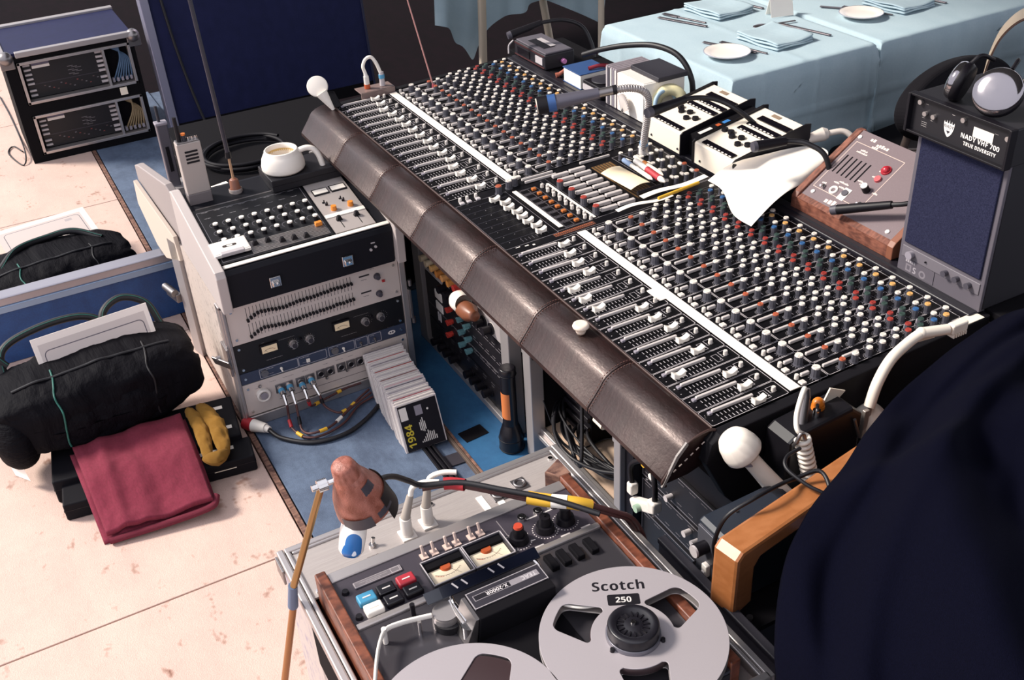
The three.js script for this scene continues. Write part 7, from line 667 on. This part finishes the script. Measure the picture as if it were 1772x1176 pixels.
{ // black base unit with coiled cord
  const t = thing('intercom_base', 'black intercom base with an orange lamp and small cream sign beside the console end', 'intercom base', [0.22, 0.46, 0.1]); part(t, 'body', exz([[0.09, 0.475], [0.095, 0.70], [0.11, 0.71], [0.24, 0.722], [0.265, 0.70], [0.265, 0.475]], 0.036, 0.1, 0.006), mat('#0e0c12', 0.45)); part(t, 'cradle', tb([[0.10, 0.70, 0.105], [0.098, 0.712, 0.112], [0.112, 0.722, 0.114], [0.14, 0.60, 0.125], [0.155, 0.56, 0.125]], 0.004, 40, 8), M.steel); part(t, 'rod', rod([0.24, 0.70, 0.105], [0.255, 0.655, 0.108], 0.003), M.steel); part(t, 'lamp', mg(new THREE.SphereGeometry(0.0115, 20, 14).translate(0.192, 0.727, 0.06), cy(0.012, 0.013, 0.01, 0.192, 0.719, 0.06, 20)), mat('#cf7420', 0.35), 'orange lamp'); part(t, 'sign', exz([[0.205, 0.718], [0.22, 0.748], [0.258, 0.728], [0.245, 0.718]], 0.055, 0.058), M.cream); part(t, 'toggle', [cy(0.007, 0.007, 0.014, 0.175, 0.722, 0.075, 14), rod([0.175, 0.728, 0.075], [0.17, 0.745, 0.08], 0.003)], M.chrome); part(t, 'plug', [rod([0.142, 0.70, 0.075], [0.161, 0.75, 0.058], 0.0105, 0.0085), rod([0.161, 0.75, 0.058], [0.165, 0.766, 0.053], 0.009, 0.007)], M.steel);
  const c = thing('coiled_cable', 'white coiled handset cable hanging from the plug on the intercom base', 'cable', [0.13, 0.56, 0.11]); const P = []; for (let i = 0; i <= 260; i++) { const u = i / 260, a = u * Math.PI * 2 * 13; P.push([0.115 + 0.035 * u + Math.cos(a) * 0.0115, 0.712 - 0.145 * u, 0.108 + Math.sin(a) * 0.0115 + 0.012 * u]); } part(c, 'coil', tb(P, 0.0045, 700, 7), mat('#efe6da', 0.4)); part(c, 'lead', tb([[0.126, 0.712, 0.108], [0.11, 0.726, 0.1], [0.118, 0.744, 0.085], [0.138, 0.764, 0.07], [0.156, 0.771, 0.058], [0.164, 0.762, 0.053]], 0.0048, 50, 8), mat('#efe6da', 0.4)); }
{ // headset hooked on the console end
  const t = thing('boom_headset', 'cream headset arm with a toothed pad hooked over the console near rear corner', 'headset', [0.4, 0.62, 0.06]), m = mat('#e8ddd0', 0.4); const bar = curve([[0.318, 0.672, 0.065], [0.338, 0.715, 0.058], [0.375, 0.748, 0.048], [0.425, 0.764, 0.04], [0.455, 0.774, 0.04]]); part(t, 'arm', new THREE.TubeGeometry(bar, 40, 0.0105, 12).scale(1, 1, 1), m); part(t, 'arm_joint', mv(new THREE.SphereGeometry(0.0115, 16, 12), 0.455, 0.774, 0.04), m); part(t, 'arm', rod([0.455, 0.774, 0.04], [0.508, 0.772, 0.055], 0.011, 0.0105), m); part(t, 'toothed_pad', [bx(0.04, 0.022, 0.018, 0.53, 0.772, 0.058, 0.004), ...Array.from({ length: 6 }, (_, i) => bx(0.003, 0.007, 0.016, 0.514 + i * 0.0062, 0.759, 0.06))], m); part(t, 'card', exz([[0.43, 0.752], [0.5, 0.744], [0.545, 0.757], [0.48, 0.768]], 0.03, 0.034), M.cream);
  part(t, 'slider', [bx(0.012, 0.065, 0.009, 0.306, 0.640, 0.07, 0.002), bx(0.009, 0.065, 0.007, 0.318, 0.637, 0.066, 0.002)], mat('#9b918b', 0.3, 0.4)); part(t, 'ear_cup', rt(lt([[0, 0], [0.03, 0.002], [0.034, 0.01], [0.032, 0.03], [0.024, 0.04], [0, 0.042]], 28), 0.6, 0.2, -0.5).translate(0.33, 0.615, 0.05), m); part(t, 'mic_boom', [rod([0.272, 0.598, 0.095], [0.325, 0.60, 0.085], 0.0125, 0.013), mv(new THREE.SphereGeometry(0.0125, 18, 12), 0.272, 0.598, 0.095)], m); part(t, 'boom_wire', tb([[0.322, 0.645, 0.085], [0.345, 0.64, 0.09], [0.348, 0.62, 0.094]], 0.002, 20, 6), M.black); part(t, 'boom_band', new THREE.TorusGeometry(0.0132, 0.0016, 8, 24).rotateY(Math.PI / 2).translate(0.285, 0.5985, 0.0925), M.black); part(t, 'hanger', rod([0.295, 0.60, 0.08], [0.29, 0.55, 0.09], 0.004), M.steel); }
{ // armchair
  const t = thing('armchair', 'armchair with a thick orange-brown wooden arm and black cushion under the dark coat', 'chair', [0.25, 0, 0.5]); const wm = new THREE.MeshPhysicalMaterial({ map: tuck(woodTex('#9a5f36', '#a86c42'), 2.5), roughness: 0.4, clearcoat: 0.3, clearcoatRoughness: 0.3 }); const prof = [[-0.155, 0.562], [-0.142, 0.555], [-0.108, 0.562], [-0.108, 0.640], [-0.095, 0.655], [0.62, 0.655], [0.62, 0.69], [-0.14, 0.69], [-0.153, 0.678]];
  part(t, 'wooden_arm', uvm(rt(mv(exz(prof, -0.026, 0.026, 0.006), 0, 0, 0), 0, 0.17, 0).translate(0.0, 0.0, 0.212)), wm); part(t, 'cushion', bx(0.5, 0.13, 0.44, 0.19, 0.56, 0.47, 0.035, 4), new THREE.MeshPhysicalMaterial({ color: '#16141a', roughness: 0.38, bumpMap: rep(cloud, 3), bumpScale: 0.002 })); part(t, 'seat_frame', bb(-0.02, 0.40, 0.26, 0.46, 0.5, 0.70, 0.01), M.blackMatte); part(t, 'chair_back', bx(0.5, 0.55, 0.06, 0.3, 0.66, 0.62, 0.02), M.blackMatte); for (const [x, z] of [[0.0, 0.28], [0.44, 0.28], [0.0, 0.68], [0.44, 0.68]]) part(t, 'leg', bb(x - 0.02, 0, z - 0.02, x + 0.02, 0.41, z + 0.02), M.blackMatte); }
solo('black_lead', tb([[-0.105, 0.57, 0.165], [-0.118, 0.63, 0.17], [-0.105, 0.69, 0.18], [-0.06, 0.715, 0.19], [0.0, 0.715, 0.185], [0.04, 0.705, 0.178], [0.08, 0.712, 0.19], [0.075, 0.70, 0.222], [0.05, 0.68, 0.248], [0.035, 0.63, 0.26], [0.03, 0.6, 0.285], [0.035, 0.56, 0.30]], 0.0038, 100, 8), M.cable, 'thin black lead looped over the wooden chair arm', 'cable');
solo('black_lead', tb([[0.09, 0.715, 0.13], [0.05, 0.722, 0.142], [0.035, 0.716, 0.16], [0.045, 0.705, 0.2], [0.07, 0.69, 0.235], [0.10, 0.64, 0.25], [0.13, 0.61, 0.27]], 0.0034, 60, 8), M.cable, 'second black lead crossing the wooden arm towards the coat', 'cable');
solo('photo_card', rt(bx(0.08, 0.002, 0.06), 0.5, 0.3, 0.1).translate(0.062, 0.642, 0.256), new THREE.MeshPhysicalMaterial({ roughness: 0.3, map: ctex(256, 180, (g, w, h) => { g.fillStyle = '#a9a4c4'; g.fillRect(0, 0, w, h); g.fillStyle = '#6d6590'; g.beginPath(); g.ellipse(90, 80, 40, 60, 0.4, 0, 7); g.fill(); g.fillStyle = '#e6dcdc'; g.beginPath(); g.ellipse(150, 120, 50, 30, 0.6, 0, 7); g.fill(); }) }), 'glossy lilac card lying on the cushion beside the wooden arm', 'card');
{ // dark garment hung over the chair
  const navy = tuck(ntex(256, (u, v, x, y) => mix('#030309', '#090a1a', 0.5 + 0.25 * Math.sin(x * 1.57 + y * 1.57) + (rnd() - 0.5) * 0.6), true), 6), nm = new THREE.MeshPhysicalMaterial({ map: navy, roughness: 0.95, specularIntensity: 0.08, sheen: 0.03, sheenColor: new THREE.Color('#30345a'), bumpMap: rep(weave, 14), bumpScale: 0.0006 });
  const E0 = curve([[-0.33, 0.55, 0.66], [-0.31, 0.76, 0.545], [-0.283, 0.83, 0.495], [-0.225, 0.872, 0.44], [-0.165, 0.885, 0.405], [-0.10, 0.897, 0.378], [-0.045, 0.902, 0.356], [0.03, 0.912, 0.32], [0.11, 0.914, 0.288], [0.204, 0.913, 0.261], [0.321, 0.908, 0.229], [0.45, 0.92, 0.222], [0.6, 0.9, 0.25]]);
  const E1 = curve([[-0.30, 0.75, 0.98], [-0.22, 0.93, 0.82], [-0.15, 0.98, 0.74], [-0.08, 1.01, 0.68], [-0.02, 1.02, 0.64], [0.03, 1.02, 0.60], [0.08, 1.015, 0.56], [0.15, 1.01, 0.53], [0.22, 1.0, 0.5], [0.30, 0.99, 0.48], [0.4, 0.97, 0.46], [0.52, 0.95, 0.46], [0.66, 0.9, 0.5]]);
  const G = (u, v) => { const a = E0.getPoint(v), b = E1.getPoint(v), q = a.clone().lerp(b, u); const f = 0.03 * Math.sin(u * 9 + v * 7) * u + 0.02 * Math.sin(v * 15 + u * 6 + 1.5 * nz(u * 3, v * 3, 1)) * Math.min(1, u * 3) + 0.018 * nz(u * 4, v * 6, 3) * Math.min(1, u * 5) + 0.035 * Math.sin(u * Math.PI) + 0.022 * Math.exp(-((u - 0.35 - 0.25 * v) ** 2) * 120) - 0.02 * Math.exp(-((u - 0.22 - 0.1 * v) ** 2) * 200) + 0.016 * Math.exp(-((v - 0.35 - 0.3 * u) ** 2) * 260) - 0.014 * Math.exp(-((v - 0.62 - 0.2 * u) ** 2) * 300); return [q.x - 0.25 * f, q.y + f, q.z + 0.35 * f]; };
  const t = thing('coat', 'large dark navy coat draped over the chair back in the right foreground', 'coat', [0.15, 0.4, 0.6]); part(t, 'cloth', sheet(60, 70, (u, v, s) => { const q = G(u, v); if (!s) return q; const c = [0.3, 0.5, 0.75], r = Math.min(1, Math.min(u, 1 - u, v, 1 - v) * 8), k = 0.02 + 0.12 * r; return [q[0] + (c[0] - q[0]) * k, q[1] - 0.02 - 0.1 * r, q[2] + (c[2] - q[2]) * k * 0.8, 1]; }), nm);
  part(t, 'hanging_fold', sheet(40, 40, (u, v, s) => { const q = E0.getPoint(u), f = 0.02 * Math.sin(u * 22) * v + 0.012 * nz(u * 9, v * 4, 8) * v; return [q.x + 0.03 + 0.05 * v + f + (s ? 0.02 : 0), q.y - 0.006 - 0.42 * v * (0.6 + 0.4 * u), q.z + 0.05 + 0.04 * v + f + (s ? 0.02 : 0), 1]; }), nm); }
renderer.render(scene, camera);
